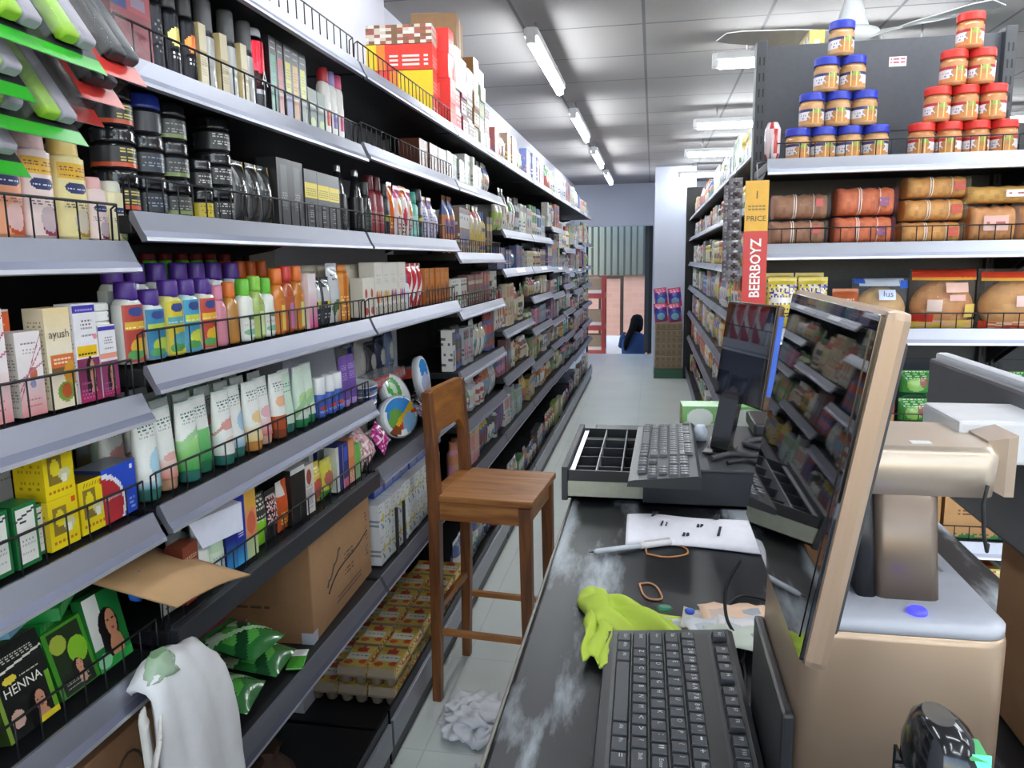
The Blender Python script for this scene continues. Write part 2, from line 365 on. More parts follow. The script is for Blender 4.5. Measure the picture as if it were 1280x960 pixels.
# ------------------------------------------------------------------ shelving
XF, XB = -0.79, -1.22            # price rail face and back panel of the left run
RAILC, BLK = '#898b97', '#17181c'
def guard(y0, y1, z, x, h=.062, step=.042, parent=None, r=.0016):
    m = MB(); n = max(2, round((y1 - y0) / step))
    for k in range(n + 1):
        y = y0 + (y1 - y0) * k / n; m.rod((x, y, z), (x, y, z + h), r, '#141518')
    for zz in (z + h, z + .004): m.tube([(x, y0, zz), (x, y1, zz)], r * 1.35, '#141518', 5)
    for y in (y0, y1): m.tube([(x, y, z + h), (x - .010, y, z + h * .9), (x - .012, y, z)], r * 1.2, '#141518', 4)
    return m.build('wire_guard', 'satin_black', parent)
def unit(label, y0, y1, levels, guards=(), black=(), base=.13, strips=(), group=None):
    """one bay of the left run; levels = heights of the price-rail tops"""
    t = empty('shelving_unit', (-1.0, (y0 + y1) / 2, 0)); ox, oy = -1.0, (y0 + y1) / 2
    def L(m): return m.xf(Matrix.Translation((-ox, -oy, 0)))
    m = MB().box(XB - .03, y0, .02, XB, y1, 2.14, '#15171d'); L(m).build('back_panel', 'satin_black', t)
    for y in (y0, y1 - .03):
        m = MB().box(XB, y + .002, 0, XB + .025, y + .028, 2.12, '#1c1d22')
        for k in range(40): m.box(XB + .0251, y + .009, .1 + k * .05, XB + .0256, y + .021, .125 + k * .05, '#050506')
        L(m).build('upright', 'satin_black', t)
    g = .004
    for i, z in enumerate(levels):
        m = MB().box(XB, y0 + g, z - .034, XF - .022, y1 - g, z - .006, BLK, b=.003)
        s = L(m).build('shelf', 'satin_black', t)
        for y in (y0 + .006, y1 - .010):
            m = MB(); v = [(XB + .025, z - .034), (XB + .025, z - .062), (XF - .32, z - .048), (XF - .28, z - .034)]
            m.add([(a, y, b) for a, b in v] + [(a, y + .004, b) for a, b in v], [(0, 1, 2, 3), (7, 6, 5, 4), (0, 4, 5, 1), (1, 5, 6, 2), (2, 6, 7, 3), (3, 7, 4, 0)], '#1a1b20')
            L(m).build('bracket', 'satin_black', s)
        if i in black:
            m = MB().box(XF - .022, y0 + g, z - .045, XF - .004, y1 - g, z, '#26282e', b=.003); L(m).build('front_lip', 'satin_black', s)
        else:
            m = MB(); pr = [(XF - .024, z), (XF - .018, z + .001), (XF - .004, z - .030), (XF + .003, z - .040), (XF + .004, z - .046), (XF - .006, z - .048), (XF - .012, z - .036), (XF - .026, z - .012)]
            r0 = [(a, y0 + g, b) for a, b in pr]; r1 = [(a, y1 - g, b) for a, b in pr]
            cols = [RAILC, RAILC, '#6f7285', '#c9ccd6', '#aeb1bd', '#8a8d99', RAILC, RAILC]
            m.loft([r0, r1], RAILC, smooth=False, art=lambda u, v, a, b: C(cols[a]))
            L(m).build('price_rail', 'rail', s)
            for (li, a, b) in strips:
                if li == i:
                    m = MB().panel((XF - .0145, a, z - .006), (0, b - a, 0), (.0105, 0, -.0215), max(2, int((b - a) / .04)), 3, lambda u, v, p, q: C('#f4f5f8') if p % 3 else C('#dfe3ee'))
                    m.f = [list(reversed(f)) for f in m.f]
                    L(m).build('price_strip', 'card_gloss', s)
        if i in guards: L(MB()); gm = guard(y0 + .012 - oy, y1 - .012 - oy, z - .006, XF - .026 - ox, parent=s)
    # base
    m = MB().box(XB, y0 + g, .02, XF - .02, y1 - g, base - .006, '#121317', b=.003)
    s = L(m).build('base_deck', 'satin_black', t)
    m = MB().box(XF - .02, y0 + g, .0, XF - .012, y1 - g, .19, '#17181c'); m.box(XF - .012, y0 + g, .065, XF, y1 - g, .155, '#9b9da6', b=.002)
    L(m).build('base_rail', 'rail', s)
    tag(t, label, 'shelving', group); return t
LV = dict(A=[2.15, 1.637, 1.396, 1.195, .955, .635], B=[2.15, 1.925, 1.685, 1.438, 1.20, .98, .64], C=[2.15, 1.935, 1.685, 1.438, .985, .64],
          D=[2.15, 1.935, 1.637, 1.397, 1.13, .89, .63], E=[2.15, 1.77, 1.555, 1.215, .95, .63], F=[2.15, 1.77, 1.555, 1.35, 1.13, .88, .63],
          G=[2.15, 1.87, 1.54, 1.32, 1.10, .90, .62], H=[2.15, 1.71, 1.52, 1.37, 1.12, .88, .60], I=[2.15, 1.76, 1.50, 1.28, 1.04, .80, .58], J=[2.15, 1.80, 1.52, 1.30, 1.06, .82, .58])
YR = dict(A=(.10, 1.085), B=(1.095, 2.10), C=(2.11, 3.125), D=(3.135, 4.125), E=(4.135, 5.16), F=(5.17, 6.18), G=(6.19, 7.05), H=(7.06, 7.98), I=(7.99, 8.99), J=(9.0, 10.3))
unit('black left shelving bay nearest the camera, with lotion and skincare cartons', *YR['A'], LV['A'], (1, 2, 3, 4))
unit('black left shelving bay holding perfumes, clear bottles and face wash tubes', *YR['B'], LV['B'], (0, 1, 2, 3, 4, 5), (5,))
unit('black left shelving bay behind the wooden chair, with messy plate shelf', *YR['C'], LV['C'], (0, 1, 2, 3), (), strips=((0, 2.66, 3.10),))
unit('fourth left shelving bay from the camera, just past the wooden chair', *YR['D'], LV['D'], (2, 3), (), strips=((0, 3.62, 4.0), (1, 3.15, 3.5)))
for k, n in zip('EFGHIJ', ('fifth', 'sixth', 'seventh', 'eighth', 'ninth', 'tenth')):
    unit('%s black left shelving bay from the camera, farther down the aisle' % n, *YR[k], LV[k], (), (), strips=((0, YR[k][0] + .1, YR[k][0] + .55), (2, YR[k][0] + .4, YR[k][0] + .7)))

# ------------------------------------------------------------------ registry of goods
REG = {}
def reg(o, desc, cat, where):
    REG.setdefault((where, desc, cat), []).append(o)
def finish_labels():
    for (where, desc, cat), os_ in REG.items():
        end = 'left' if 'end display' in where else 'near end'
        for i, o in enumerate(os_):
            lab = '%s %s' % (desc, where) if len(os_) == 1 else '%s %s from %s, %s' % (ORD[i], desc, end, where.replace('on the ', '', 1) if where.startswith('on the ') else where)
            tag(o, lab, cat)
            if len(os_) > 1: o['group'] = '%ss, %s' % (desc, where)
GOODS = []
class Good:
    def __init__(s, root, w, d, h, desc, cat): s.root, s.w, s.d, s.h, s.desc, s.cat, s.used = root, w, d, h, desc, cat, False; GOODS.append(s)
    def get(s):
        if not s.used: s.used = True; return s.root
        return copy_tree(s.root)
def put(g, x, y, z, where, rz=0.0, tilt=None, desc=None):
    o = g.get(); o.location = (x, y, z + .0015); o.rotation_euler = (tilt[0], tilt[1], rz) if tilt else (0, 0, rz)
    reg(o, desc or g.desc, g.cat, where); return o
RN = random.Random(3)
def row(g, n, y, z, where, xf=-.835, gap=.004, rows=1, high=1, back=None):
    lim = 2.099 if 'second left bay' in where else 3.118 if 'third left bay' in where else 99
    for i in range(n):
        if y + g.w > lim: break
        for r in range(rows):
            for k in range(high):
                put(g, xf - g.d / 2 - r * (g.d + .006) + RN.uniform(-.003, .003), y + g.w / 2 + RN.uniform(-.001, .001), z + k * (g.h + .0006), where if r == 0 else (back or 'back row, ' + where.replace('on the ', '')), RN.uniform(-.05, .05) if high == 1 else 0)
        y += g.w + gap
    return y

# generators: every good stands on its base centre, its face towards +X
def carton(desc, w, d, h, front, side=None, top=None, nu=36, nv=54, mat='card_gloss', name='carton', cat='carton', texts=()):
    m = MB(); side = side or front; X, Y = d / 2, w / 2
    m.panel((X, -Y, 0), (0, w, 0), (0, 0, h), nu, nv, front)
    m.panel((-X, -Y, 0), (d, 0, 0), (0, 0, h), max(4, nu // 2), nv, side)
    m.panel((X, Y, 0), (-d, 0, 0), (0, 0, h), 3, max(4, nv // 2), side)
    m.panel((-X, Y, 0), (0, -w, 0), (0, 0, h), 2, 2, side)
    tc = top or (front(.5, .99, 0, 0) if callable(front) else front)
    m.panel((-X, -Y, h), (d, 0, 0), (0, w, 0), 2, 2, tc); m.panel((-X, Y, 0), (d, 0, 0), (0, -w, 0), 1, 1, tc)
    for (body, u0, v0, u1, v1, col) in texts: m.text(body, (X, -Y + u0 * w, v0 * h), (0, 1, 0), (0, 0, 1), (u1 - u0) * w, (v1 - v0) * h, col)
    o = m.build(name, mat); return Good(o, w, d, h, desc, cat)
def sect(z, w, d, p=2.0, n=18, cx=0.0):
    out = []
    for i in range(n):
        a = PI + 2 * PI * i / n; c, s = math.cos(a), math.sin(a)
        out.append((cx + d / 2 * math.copysign(abs(c) ** (2 / p), c), w / 2 * math.copysign(abs(s) ** (2 / p), s), z))
    return out
def bottle(desc, w, d, h, body_c, cap_c, label=None, cap_h=.24, shoulder=.12, neck=.45, p=2.4, cap_w=.5, mat='plastic', lab=(.08, .62), cat='bottle', name='bottle', capmat='plastic', texts=(), n=18, lv=44):
    t = empty(name); hb = h * (1 - cap_h); sh = hb * (1 - shoulder)
    m = MB(); m.loft([sect(0, w * .9, d * .9, p, n), sect(.006, w, d, p, n), sect(sh * .5, w, d, p, n), sect(sh, w * .98, d * .98, p, n), sect(sh + (hb - sh) * .55, w * (.5 + neck * .5), d * (.55 + neck * .45), p, n), sect(hb, w * neck, max(d * neck, w * neck * .8), 2, n)], body_c, art=body_c if callable(body_c) else None)
    for (b, u0, v0, u1, v1, col) in texts: m.text(b, (d / 2 + .001, -w / 2 + u0 * w, v0 * hb), (0, 1, 0), (0, 0, 1), (u1 - u0) * w, (v1 - v0) * hb, col)
    m.build('body', mat, t)
    cw = w * cap_w; cdp = min(cw, max(d * .95, cw * .7))
    m = MB(); m.loft([sect(hb - .004, cw * .96, cdp * .96, 2.2, n), sect(hb + .002, cw, cdp, 2.2, n), sect(h - .004, cw * .96, cdp * .96, 2.2, n), sect(h, cw * .85, cdp * .85, 2.2, n)], cap_c); m.build('cap', capmat, t)
    if label:
        m = MB(); k = lv; z0, z1 = lab[0] * hb, lab[1] * hb
        m.loft([sect(z0 + (z1 - z0) * i / k, w + .0012, d + .0012, p, 96) for i in range(k + 1)], art=lambda u, v, i, j: label((u * 2) % 1.0 if False else min(1, max(0, (u - .25) * 2)), v, i, j), caps=False)
        m.build('label', 'card_gloss', t)
    return Good(t, w, d, h, desc, cat)
def squeeze_tube(desc, w, d, h, art_f, cap_c, base_c=None, cat='tube', cap_h=.14):
    t = empty('squeeze_tube'); zc = h * cap_h; k = 44; rings = []
    for i in range(k + 1):
        s = i / k; z = zc + (h - zc) * s; rings.append(sect(z, w * (.86 + .14 * s), d * (1 - s) ** .8 + .004, 2.0 + .8 * s, 72))
    m = MB(); m.loft(rings, art=lambda u, v, i, j: art_f(min(1, max(0, (u - .25) * 2)), v, i, j)); m.build('body', 'plastic', t)
    m = MB(); m.loft([sect(0, w * .72, d * .92), sect(.004, w * .76, d * .98), sect(zc - .003, w * .82, d), sect(zc + .001, w * .82, d * .98)], cap_c); m.build('cap', 'plastic', t)
    return Good(t, w, d, h, desc, cat)
def jar(desc, w, h, body_c, lid_c, label=None, lid_h=.32, cat='jar', mat='gloss', lidmat='gloss', n=20):
    t = empty('jar'); r = w / 2; hb = h * (1 - lid_h)
    m = MB(); m.lathe([(r * .82, 0), (r * .95, .003), (r * .97, hb * .25), (r * .97, hb * .8), (r * .9, hb)], n, col=body_c); m.build('body', mat, t)
    if label: m = MB(); m.lathe([(r * .985, hb * .1 + hb * .75 * i / 14) for i in range(15)], 72, art=lambda u, v, i, j: label((u * 2 + .5) % 1, v, i, j), caps=False); m.build('label', 'card_gloss', t)
    m = MB()
    prof = [(r * .98, hb), (r, hb + .002)] + [(r * (1 if i % 2 else .985), hb + .002 + (h - hb - .006) * i / 5) for i in range(1, 6)] + [(r * .94, h), (r * .5, h + .0004)]
    m.lathe(prof, n, col=lid_c); m.build('lid', lidmat, t)
    return Good(t, w, w, h, desc, cat)
def pouch(desc, w, d, h, art_f, cat='pouch', mat='film', name='pouch', nu=20, nv=28, crimp=None, lean=0.0):
    def bl(sg): return lambda u, v: (d / 2) * (max(0, math.sin(PI * min(1, max(0, (v * 1.12 - .02))))) ** .6) * (max(0, math.sin(PI * u)) ** .55)
    m = MB(); m.panel((0, -w / 2, 0), (0, w, 0), (0, 0, h), nu, nv, art_f, bl(1), True)
    m.panel((-.0006, w / 2, 0), (0, -w, 0), (0, 0, h), nu, nv, lambda u, v, i, j: art_f(1 - u, v, i, j), bl(1), True)
    if lean: m.xf(Matrix.Shear('XY', 4, (0, 0)) if False else Matrix.Rotation(-lean, 4, 'Y'))
    return Good(m.build(name, mat), w, d, h, desc, cat)
def can(desc, w, h, body_art, cap_c, cap_h=.3, cat='can', cap_r=.8, mat='metal', nv=30):
    t = empty('spray_can'); r = w / 2; hb = h * (1 - cap_h)
    m = MB(); prof = [(r * .9, 0), (r, .003)] + [(r, .003 + (hb - .013) * i / nv) for i in range(1, nv + 1)] + [(r * .93, hb - .004), (r * cap_r, hb)]
    m.lathe(prof, 40, art=lambda u, v, i, j: body_art((u * 2 - .5) if .25 <= u <= .75 else (0 if u < .25 else 1), v, i, j)); m.build('body', 'card_gloss' if mat == 'card' else mat, t)
    m = MB(); m.lathe([(r * cap_r, hb - .001), (r * cap_r * 1.02, hb + .003), (r * cap_r * .98, h - .005), (r * cap_r * .85, h)], 20, col=cap_c); m.build('cap', 'plastic', t)
    return Good(t, w, w, h, desc, cat)
# ------------------------------------------------------------------ goods on the near left bays
W = '#f2f2f0'
def bay(n, s): return "on the %s left bay's %s shelf" % (n, s)
# ---- first bay, lotions
navy = '#1b2d63'
def lotion(desc, w, h, body, cap, leaf, sticker):
    sh = [('e', .5, .62, .20, .07, navy), ('t', .36, .60, .64, .64, '#dfe6f5', .6), ('t', .25, .36, .75, .5, '#7d6a78', .5), ('e', .62, .14, .16, .2, leaf), ('e', .56, .2, .12, .16, mixc(C(leaf), (1, 1, 1), .45))]
    if sticker: sh += [('r', .14, .74, .9, .93, '#e9b52a'), ('t', .2, .77, .84, .9, '#8a4a10', .6)]
    return bottle(desc, w, .036, h, C(body), C(cap), art(body, *sh), cap_h=.17, shoulder=.05, neck=.8, cap_w=.80, p=3, lab=(.04, .97), lv=60)
y = .60; z = LV['A'][1]; wh = bay('first', 'lotion')
for g in (lotion('white lotion bottle', .056, .15, '#efe9e2', '#e6e0da', '#b44a6a', False), lotion('peach lotion bottle', .056, .15, '#ecae8a', '#e8e0d8', '#c9622e', False)):
    y = row(g, 2, y, z, wh, gap=.006)
y = .905 - .058
y = .862
y = row(lotion('tall orange lotion bottle', .058, .148, '#e9a078', '#e3ddd6', '#c2491c', False), 1, y, z, wh, gap=.004)
y = row(lotion('tall pink capped lotion bottle', .058, .148, '#efd9d4', '#e8bdbb', '#8e2c52', True), 1, y, z, wh, gap=.004)
y = row(lotion('tall yellow lotion bottle', .058, .146, '#ecdd9c', '#e3c66e', '#a8862f', True), 1, y, z, wh, gap=.003)
y = row(lotion('small pink lotion bottle', .04, .096, '#eed6d2', '#e6b3b2', '#7c2444', False), 1, y, z, wh, gap=.003)
y = row(lotion('small cream lotion bottle', .04, .094, '#ebe2b8', '#dcdccb', '#8aa03a', False), 1, y, z, wh)
# ---- first bay, skincare cartons
z = LV['A'][2]; wh = bay('first', 'skincare'); y = .735
pinkc = lambda big: art('#efe6e6', ('g', 0, .45, C('#d98f8e'), C('#efdedf')), ('t', .2, .86, .8, .93, '#3a5a6a', .6), ('t', .25, .68, .75, .8, '#8a8a90', .4), ('e', .6, .5, .16, .07, '#c96a4a'), ('b', .3, .5, .012, '#b0506a'), ('b', .2, .75, .012, '#b0506a'), ('b', .42, .2, .012, '#c07a90'), ('e', .55, .38, .12, .05, '#9a9ac0'), ('t', .2, .12, .8, .2, '#b86a70', .5))
y = row(carton('large pink white carton', .058, .035, .15, pinkc(1), art('#d8d0ca', ('t', .1, .1, .9, .9, '#8c8680', .5))), 2, y, z, wh, gap=.004)
row(carton('orange topped carton', .046, .035, .146, art('#d9d2c8', ('r', 0, .80, 1, .99, '#d9622c'), ('t', .2, .84, .8, .92, '#f0c8b0', .6), ('t', .1, .3, .9, .7, '#8a8278', .5), ('r', .1, .18, .9, .24, '#b8352c'))), 1, .855, z, wh, xf=-.868)
y = row(carton('small pink white carton', .042, .03, .116, pinkc(0), art('#d5cdc6', ('t', .1, .1, .9, .9, '#8c8680', .5))), 1, .875, z, wh, xf=-.838)
y = row(carton('cream herbal carton', .048, .034, .145, art('#efe3c6', ('g', .55, 1, C('#f0e6d0'), C('#ecd4a0')), ('r', .1, .40, 1, .53, '#d87038'), ('t', .2, .43, .9, .5, '#f4d8c0', .7), ('r', .1, .36, .6, .40, '#7a5a36'), ('e', .86, .34, .3, .12, '#d0942c'), ('e', .6, .16, .34, .1, '#7c9a3c'), ('e', .62, .17, .2, .075, '#b8562c')), art('#e9dcbc', ('t', .1, .1, .9, .9, '#a09478', .4)), texts=[('ayush', .12, .66, .9, .80, '#4a4440')]), 1, .927, z, wh)
glow = art('#efecf0', ('r', 0, .91, 1, .985, '#3c34a8'), ('t', .1, .92, .9, .97, '#c0bce8', .5), ('t', .3, .64, .8, .86, '#77707c', .5), ('e', .9, .66, .1, .03, '#e890a0'), ('r', .05, .46, .95, .57, '#eec31e'), ('t', .1, .48, .9, .55, '#4a3a10', .7), ('r', 0, 0, 1, .45, '#86335c'), *face_art(.62, .34, .75), ('r', 0, 0, 1, .1, '#a02a58'), ('t', .1, .02, .7, .22, '#d07ab8', .4))
glow2 = art('#efecf0', ('r', 0, .93, 1, .985, '#3c34a8'), ('t', .3, .66, .8, .86, '#77707c', .5), ('r', 0, .54, 1, .62, '#f0a088'), ('r', 0, 0, 1, .5, '#93416a'), *face_art(.6, .36, .75), ('r', 0, 0, 1, .1, '#a02a58'), ('t', .1, .02, .7, .22, '#d07ab8', .4))
y = row(carton('tall cream carton with yellow sticker', .046, .03, .148, glow, art('#e6e2e6', ('t', .1, .1, .9, .9, '#9a94a0', .4))), 1, .98, z, wh)
y = row(carton('small magenta cream carton', .038, .03, .112, glow2, art('#e6e2e6', ('t', .1, .1, .9, .9, '#9a94a0', .4))), 1, 1.03, z, wh)
tub = jar('white round cream tub', .062, .0285, '#f2f1ee', '#efeeea', art('#f2f1ee', ('e', .75, .5, .14, .3, '#3a6ab0')), lid_h=.42, mat='plastic', lidmat='plastic')
for k in range(5): put(tub, -.875, 1.058, z + k * .0292, wh)
# ---- first bay, soap and green boxes
z = LV['A'][3]; wh = bay('first', 'ointment'); y = .70
grn = art('#24703c', ('r', .12, .06, .9, .93, '#e7e6de'), ('b', .74, .16, .018, '#3a4048'), ('t', .25, .5, .8, .66, '#45447a', .7), ('t', .25, .2, .8, .45, '#9a98a8', .4), ('e', .4, .72, .14, .03, '#2a3038'))
y = row(carton('green and white ointment carton', .04, .036, .088, grn, C('#1d5f33'), nv=30), 4, y, z, wh, gap=.004)
y = row(carton('shorter green white ointment carton', .034, .03, .074, grn, C('#1d5f33'), nv=30), 1, y, z, wh, xf=-.848)
ylw = art('#e8ce1c', ('r', .14, .28, .6, .86, '#8a7430'), ('e', .38, .6, .16, .17, '#e6d228'), ('e', .68, .44, .2, .14, '#d9d6a0'), ('e', .66, .36, .1, .1, '#f4f0e0'), ('r', .8, .84, .95, .94, '#d24a1e'), ('t', .1, .06, .9, .2, '#b8741c', .6))
yb = carton('yellow soap carton', .056, .05, .074, ylw, art('#dcbf18', ('t', .1, .2, .9, .8, '#a8881c', .3)), nv=18)
for k in range(2): put(yb, -.862, .925, z + k * .0745, wh, desc='stacked yellow soap carton')
ob = carton('opened yellow soap box', .056, .05, .082, ylw, art('#dcbf18', ('t', .1, .2, .9, .8, '#a8881c', .3)), '#5a4a20', nv=18)
mk = MB()
for q in range(6): mk.add([(.0254, -.018 + .006 * q, .072), (.0254, -.0168 + .006 * q, .072), (.0254, -.0138 + .006 * q, .0785 - .001 * (q % 3)), (.0254, -.015 + .006 * q, .0785 - .001 * (q % 3))], [(0, 1, 2, 3)], '#3a3a22')
mk.build('handwriting', 'paper', ob.root)
fl = MB().panel((-.05 / 2, .028, .082), (.02, .0, .018), (0, -.056, 0), 2, 2, C('#c9ad16')); put(ob, -.866, .99, z, wh)
blue = art('#2a4ec4', ('a', .98, -.0, '#2a4ec4'), ('e', -.02, .3, .66, .62, '#e8e8f0'), ('e', -.05, .28, .62, .56, '#b8323a'), ('t', .7, .1, .95, .4, '#a0b4ec', .5), ('r', .84, .84, .92, .92, '#e0e4f4'))
put(carton('blue and red toothpaste box', .085, .05, .088, blue, C('#24305c'), C('#6a6c74'), nu=24, nv=24, texts=[('Pepsodent', .04, .36, .5, .54, '#f2e6ea')]), -.868, 1.052, z, wh, .06)
gt = squeeze_tube('grey white tube behind the toothpaste', .05, .03, .13, art('#c9c8c4', ('t', .2, .6, .8, .8, '#8a8a8a', .5)), C('#3a4a48'), cat='tube')
row(gt, 3, .93, z, wh, xf=-.96, gap=.006)
put(carton('tall grey cream box', .05, .04, .12, art('#bdb9b0', ('t', .1, .1, .9, .9, '#8f8b84', .4)), None), -.99, .885, z, wh)
put(carton('dark yellow upright soap box', .04, .04, .12, art('#8c7c1e'), None), -.96, .83, z, wh)

# ---- first bay, hair colour packs
z = LV['A'][4]; wh = bay('first', 'hair colour')
hblack = art('#1c1e1b', ('r', 0, 0, .08, 1, '#7f9c3e'), ('e', .30, .63, .13, .045, '#d6c040'), ('t', .48, .60, .85, .66, '#c8c4b4', .7), ('b', .72, .08, .012, '#d8d4c4'), ('r', 0, .7, .14, .85, '#1c1e1b'), ('r', .9, .0, 1, .5, '#6aa02e'), *face_art(.68, .28, .62, hair='#120c0c', top='#e0c030'), ('e', .25, .2, .13, .1, '#d8b0a0'), ('t', .15, .8, .85, .9, '#c8c4b4', .5), ('r', .6, 0, 1, .07, '#e0c82c'))
hgreen = art('#3f8a26', ('r', .12, .3, .9, .95, '#22301c'), ('e', .3, .75, .2, .14, '#9aa83a'), ('e', .7, .55, .24, .2, '#7cb02a'), ('r', .12, .02, .9, .3, '#20241e'), *face_art(.6, .36, .5), ('t', .2, .08, .8, .2, '#c8c8b8', .5))
hlady = art('#1f7a36', ('r', 0, .3, .4, 1, '#d8d8d0'), *face_art(.58, .62, .95, hair='#160f10', skin='#c98a66', top='#1f8a3a'), ('r', 0, 0, 1, .12, '#2a9a44'), ('e', .2, .12, .2, .1, '#8ed0a0'))
hb = carton('black henna pack', .088, .022, .128, hblack, C('#3a4a22'), nu=54, nv=76, texts=[('HENNA', .14, .46, .86, .57, '#ece8da')])
hg = carton('lime green henna pack', .078, .02, .105, hgreen, C('#2f7a24'), nu=54, nv=70)
hl = carton('green hair colour pack with woman', .075, .02, .122, hlady, C('#1a6a30'), nu=54, nv=76)
hd = carton('dark green hair colour pack', .075, .02, .13, art('#1d3a20', ('b', .6, -.5, .02, '#c8d0c0'), ('e', .7, .4, .2, .3, '#2c8a3a'), ('r', .7, .2, .95, .5, '#c08a70')), C('#18301c'), nu=40, nv=60)
z += .005
put(hb, -.85, .725, z, wh, tilt=(0, -.2, 0)); put(hb, -.85, .838, z, wh, tilt=(0, -.22, 0)); put(hg, -.857, .935, z, wh, tilt=(0, -.26, 0)); put(hl, -.855, 1.012, z, wh, tilt=(0, -.2, 0)); put(hd, -.885, 1.046, z, wh, tilt=(0, -.3, 0))
for k in range(8):
    g = (hg, hl, hg, hd)[k % 4]
    put(g, -.925 - .012 * k, .72 + (k % 4) * .094, z + .016 + .009 * k, 'leaning pile behind henna packs', tilt=(0, -.42 - .03 * k, 0))
flat = carton('flat bright green hair pack', .12, .09, .02, art('#1f9a40', ('t', .1, .2, .9, .8, '#b8e0b0', .5)), C('#178a38'), C('#21a044'))
for k in range(5): put(flat, -.93 - .015 * (k % 2), .93 + .012 * k, z + .075 + k * .021, 'on the leaning hair colour pile', .3 + .1 * k)
put(carton('pale blue flat box', .10, .05, .03, art('#79a8c2'), C('#6c9cb8'), C('#8ab4ca')), -.90, .87, z + .135, 'on the hair colour pile', .35, tilt=None)
tape = MB(); ring = []
tape.lathe([(.011, -.006), (.026, -.006), (.026, .006), (.011, .006), (.011, -.006)], 22, sx=1.0, sy=1.0, col='#2a6ad0', caps=False); tape.xf(Matrix.Rotation(PI / 2, 4, 'Y'))
o = tape.build('tape_roll', 'gloss'); o.location = (-.842, 1.070, z + .11); o.rotation_euler = (0, 0, .3); tag(o, 'small blue tape roll beside the hair colour packs', 'tape roll')
put(carton('small green box with portrait', .045, .02, .075, art('#46583c', *face_art(.55, .55, .8, hair='#201814')), C('#3a4a32')), -.93, 1.03, z + .125, 'on the hair colour pile', tilt=(0, -.35, 0))

# ---- second bay, perfumes
z = LV['B'][1]; wh = bay('second', 'perfume'); y = 1.125
y = row(carton('maroon and navy gift box', .105, .05, .115, art('#8e3a46', ('r', 0, .68, .38, 1, '#34407c'), ('r', .38, .68, 1, 1, '#a4444e'), ('r', .5, .76, .85, .9, '#8a7a90')), C('#8a3038')), 1, y, z, wh, gap=.01)
blackcan = lambda dot: art('#232327', ('e', .55, .62, .34, .14, dot), ('t', .3, .3, .8, .4, '#c8c8c0', .6), ('t', .3, .82, .8, .9, '#b8b0a0', .5), ('r', 0, 0, 1, .05, '#8a8a90'))
y = row(can('slim black deodorant can', .034, .172, art('#2a2a2e', ('t', .3, .3, .7, .8, '#6a6a70', .3)), C('#16161a')), 1, y, z, wh, gap=.004)
y = row(can('black can with yellow disc', .042, .17, blackcan('#c9bc6a'), C('#232326')), 1, y, z, wh, gap=.004)
y = row(can('black can with orange disc', .042, .168, blackcan('#d0733a'), C('#232326')), 1, y, z, wh, gap=.004)
crm = carton('slim cream carton', .024, .05, .118, art('#d9cba8', ('r', .0, .55, 1, .6, '#b8a06a'), ('t', .1, .2, .9, .5, '#8a7a50', .4)), C('#d8c490'))
gbt = bottle('grey capped cologne bottle', .042, .034, .172, art('#3b3b3f', ('r', 0, 0, 1, .5, '#c9c9c6')), C('#5a5a5c'), None, cap_h=.34, shoulder=.1, neck=.75, cap_w=.8, mat='gloss')
for k in range(3):
    y = row(crm, 1, y, z, wh, gap=.002); y = row(gbt, 1, y, z, wh, gap=.003)
redc = art('#2c1518', ('r', 0, .55, 1, .95, '#c02634'), ('e', .5, .6, .3, .1, '#d83a48'), ('r', 0, 0, 1, .25, '#3a3a3e'), ('r', 0, .25, 1, .30, '#8a8a90'))
gr = can('red and black deodorant can', .05, .172, redc, C('#c7c7cc'), .1)
tm = MB(); tm.text('A', (.0253, -.015, .055), (0, 1, 0), (0, 0, 1), .03, .03, '#f0f0f0'); tm.build('lettering', 'paper', gr.root)
y = row(gr, 1, y, z, wh, gap=.004)
for nm, c1, c2 in (('teal', '#2a8a72', '#2a8a72'), ('red', '#b83c3a', '#c08480'), ('yellow', '#c8bc3a', '#7a78a0'), ('amber', '#c9982c', '#b88a6a'), ('lime yellow', '#c4c436', '#8a8e8a')):
    y = row(carton('slim black carton with %s panel' % nm, .034, .05, .168, art('#3c3d41', ('r', .15, .38, .8, .78, c1), ('t', .2, .42, .75, .74, '#2c2c30', .3), ('r', .15, .05, .8, .34, c2), ('t', .2, .85, .8, .95, '#b8b8b0', .5)), C('#232428')), 1, y, z, wh, gap=.003)
gcar = carton('dark green talc carton', .052, .045, .098, art('#3f5248', ('t', .2, .5, .8, .7, '#c8ccc4', .5), ('e', .5, .2, .3, .12, '#8aa05a')), C('#2a3a32'))
yy = y
y = row(gcar, 2, y, z, wh, gap=.004)
wb = bottle('white domed bottle', .05, .04, .165, C('#d8d4cc'), C('#cfcac2'), None, cap_h=.12, neck=.8, cap_w=.75)
row(wb, 2, yy + .02, z, 'behind the dark green talc cartons', xf=-.90, gap=.02)
for nm, cc, ac in (('red', '#b8303a', '#c0564a'), ('lilac', '#8d80b8', '#7a6ab0'), ('pink', '#d0507c', '#c83a7a'), ('mauve', '#7a4a6a', '#8a4a70')):
    y = row(bottle('white spray bottle with %s cap' % nm, .040, .034, .172, C('#e9e6e2'), C(cc), art('#ebe8e4', ('r', .3, .2, .6, .75, ac), ('t', .6, .3, .9, .8, '#a0a0a8', .4)), cap_h=.2, neck=.75, cap_w=.72), 1, y, z, wh, gap=.005)

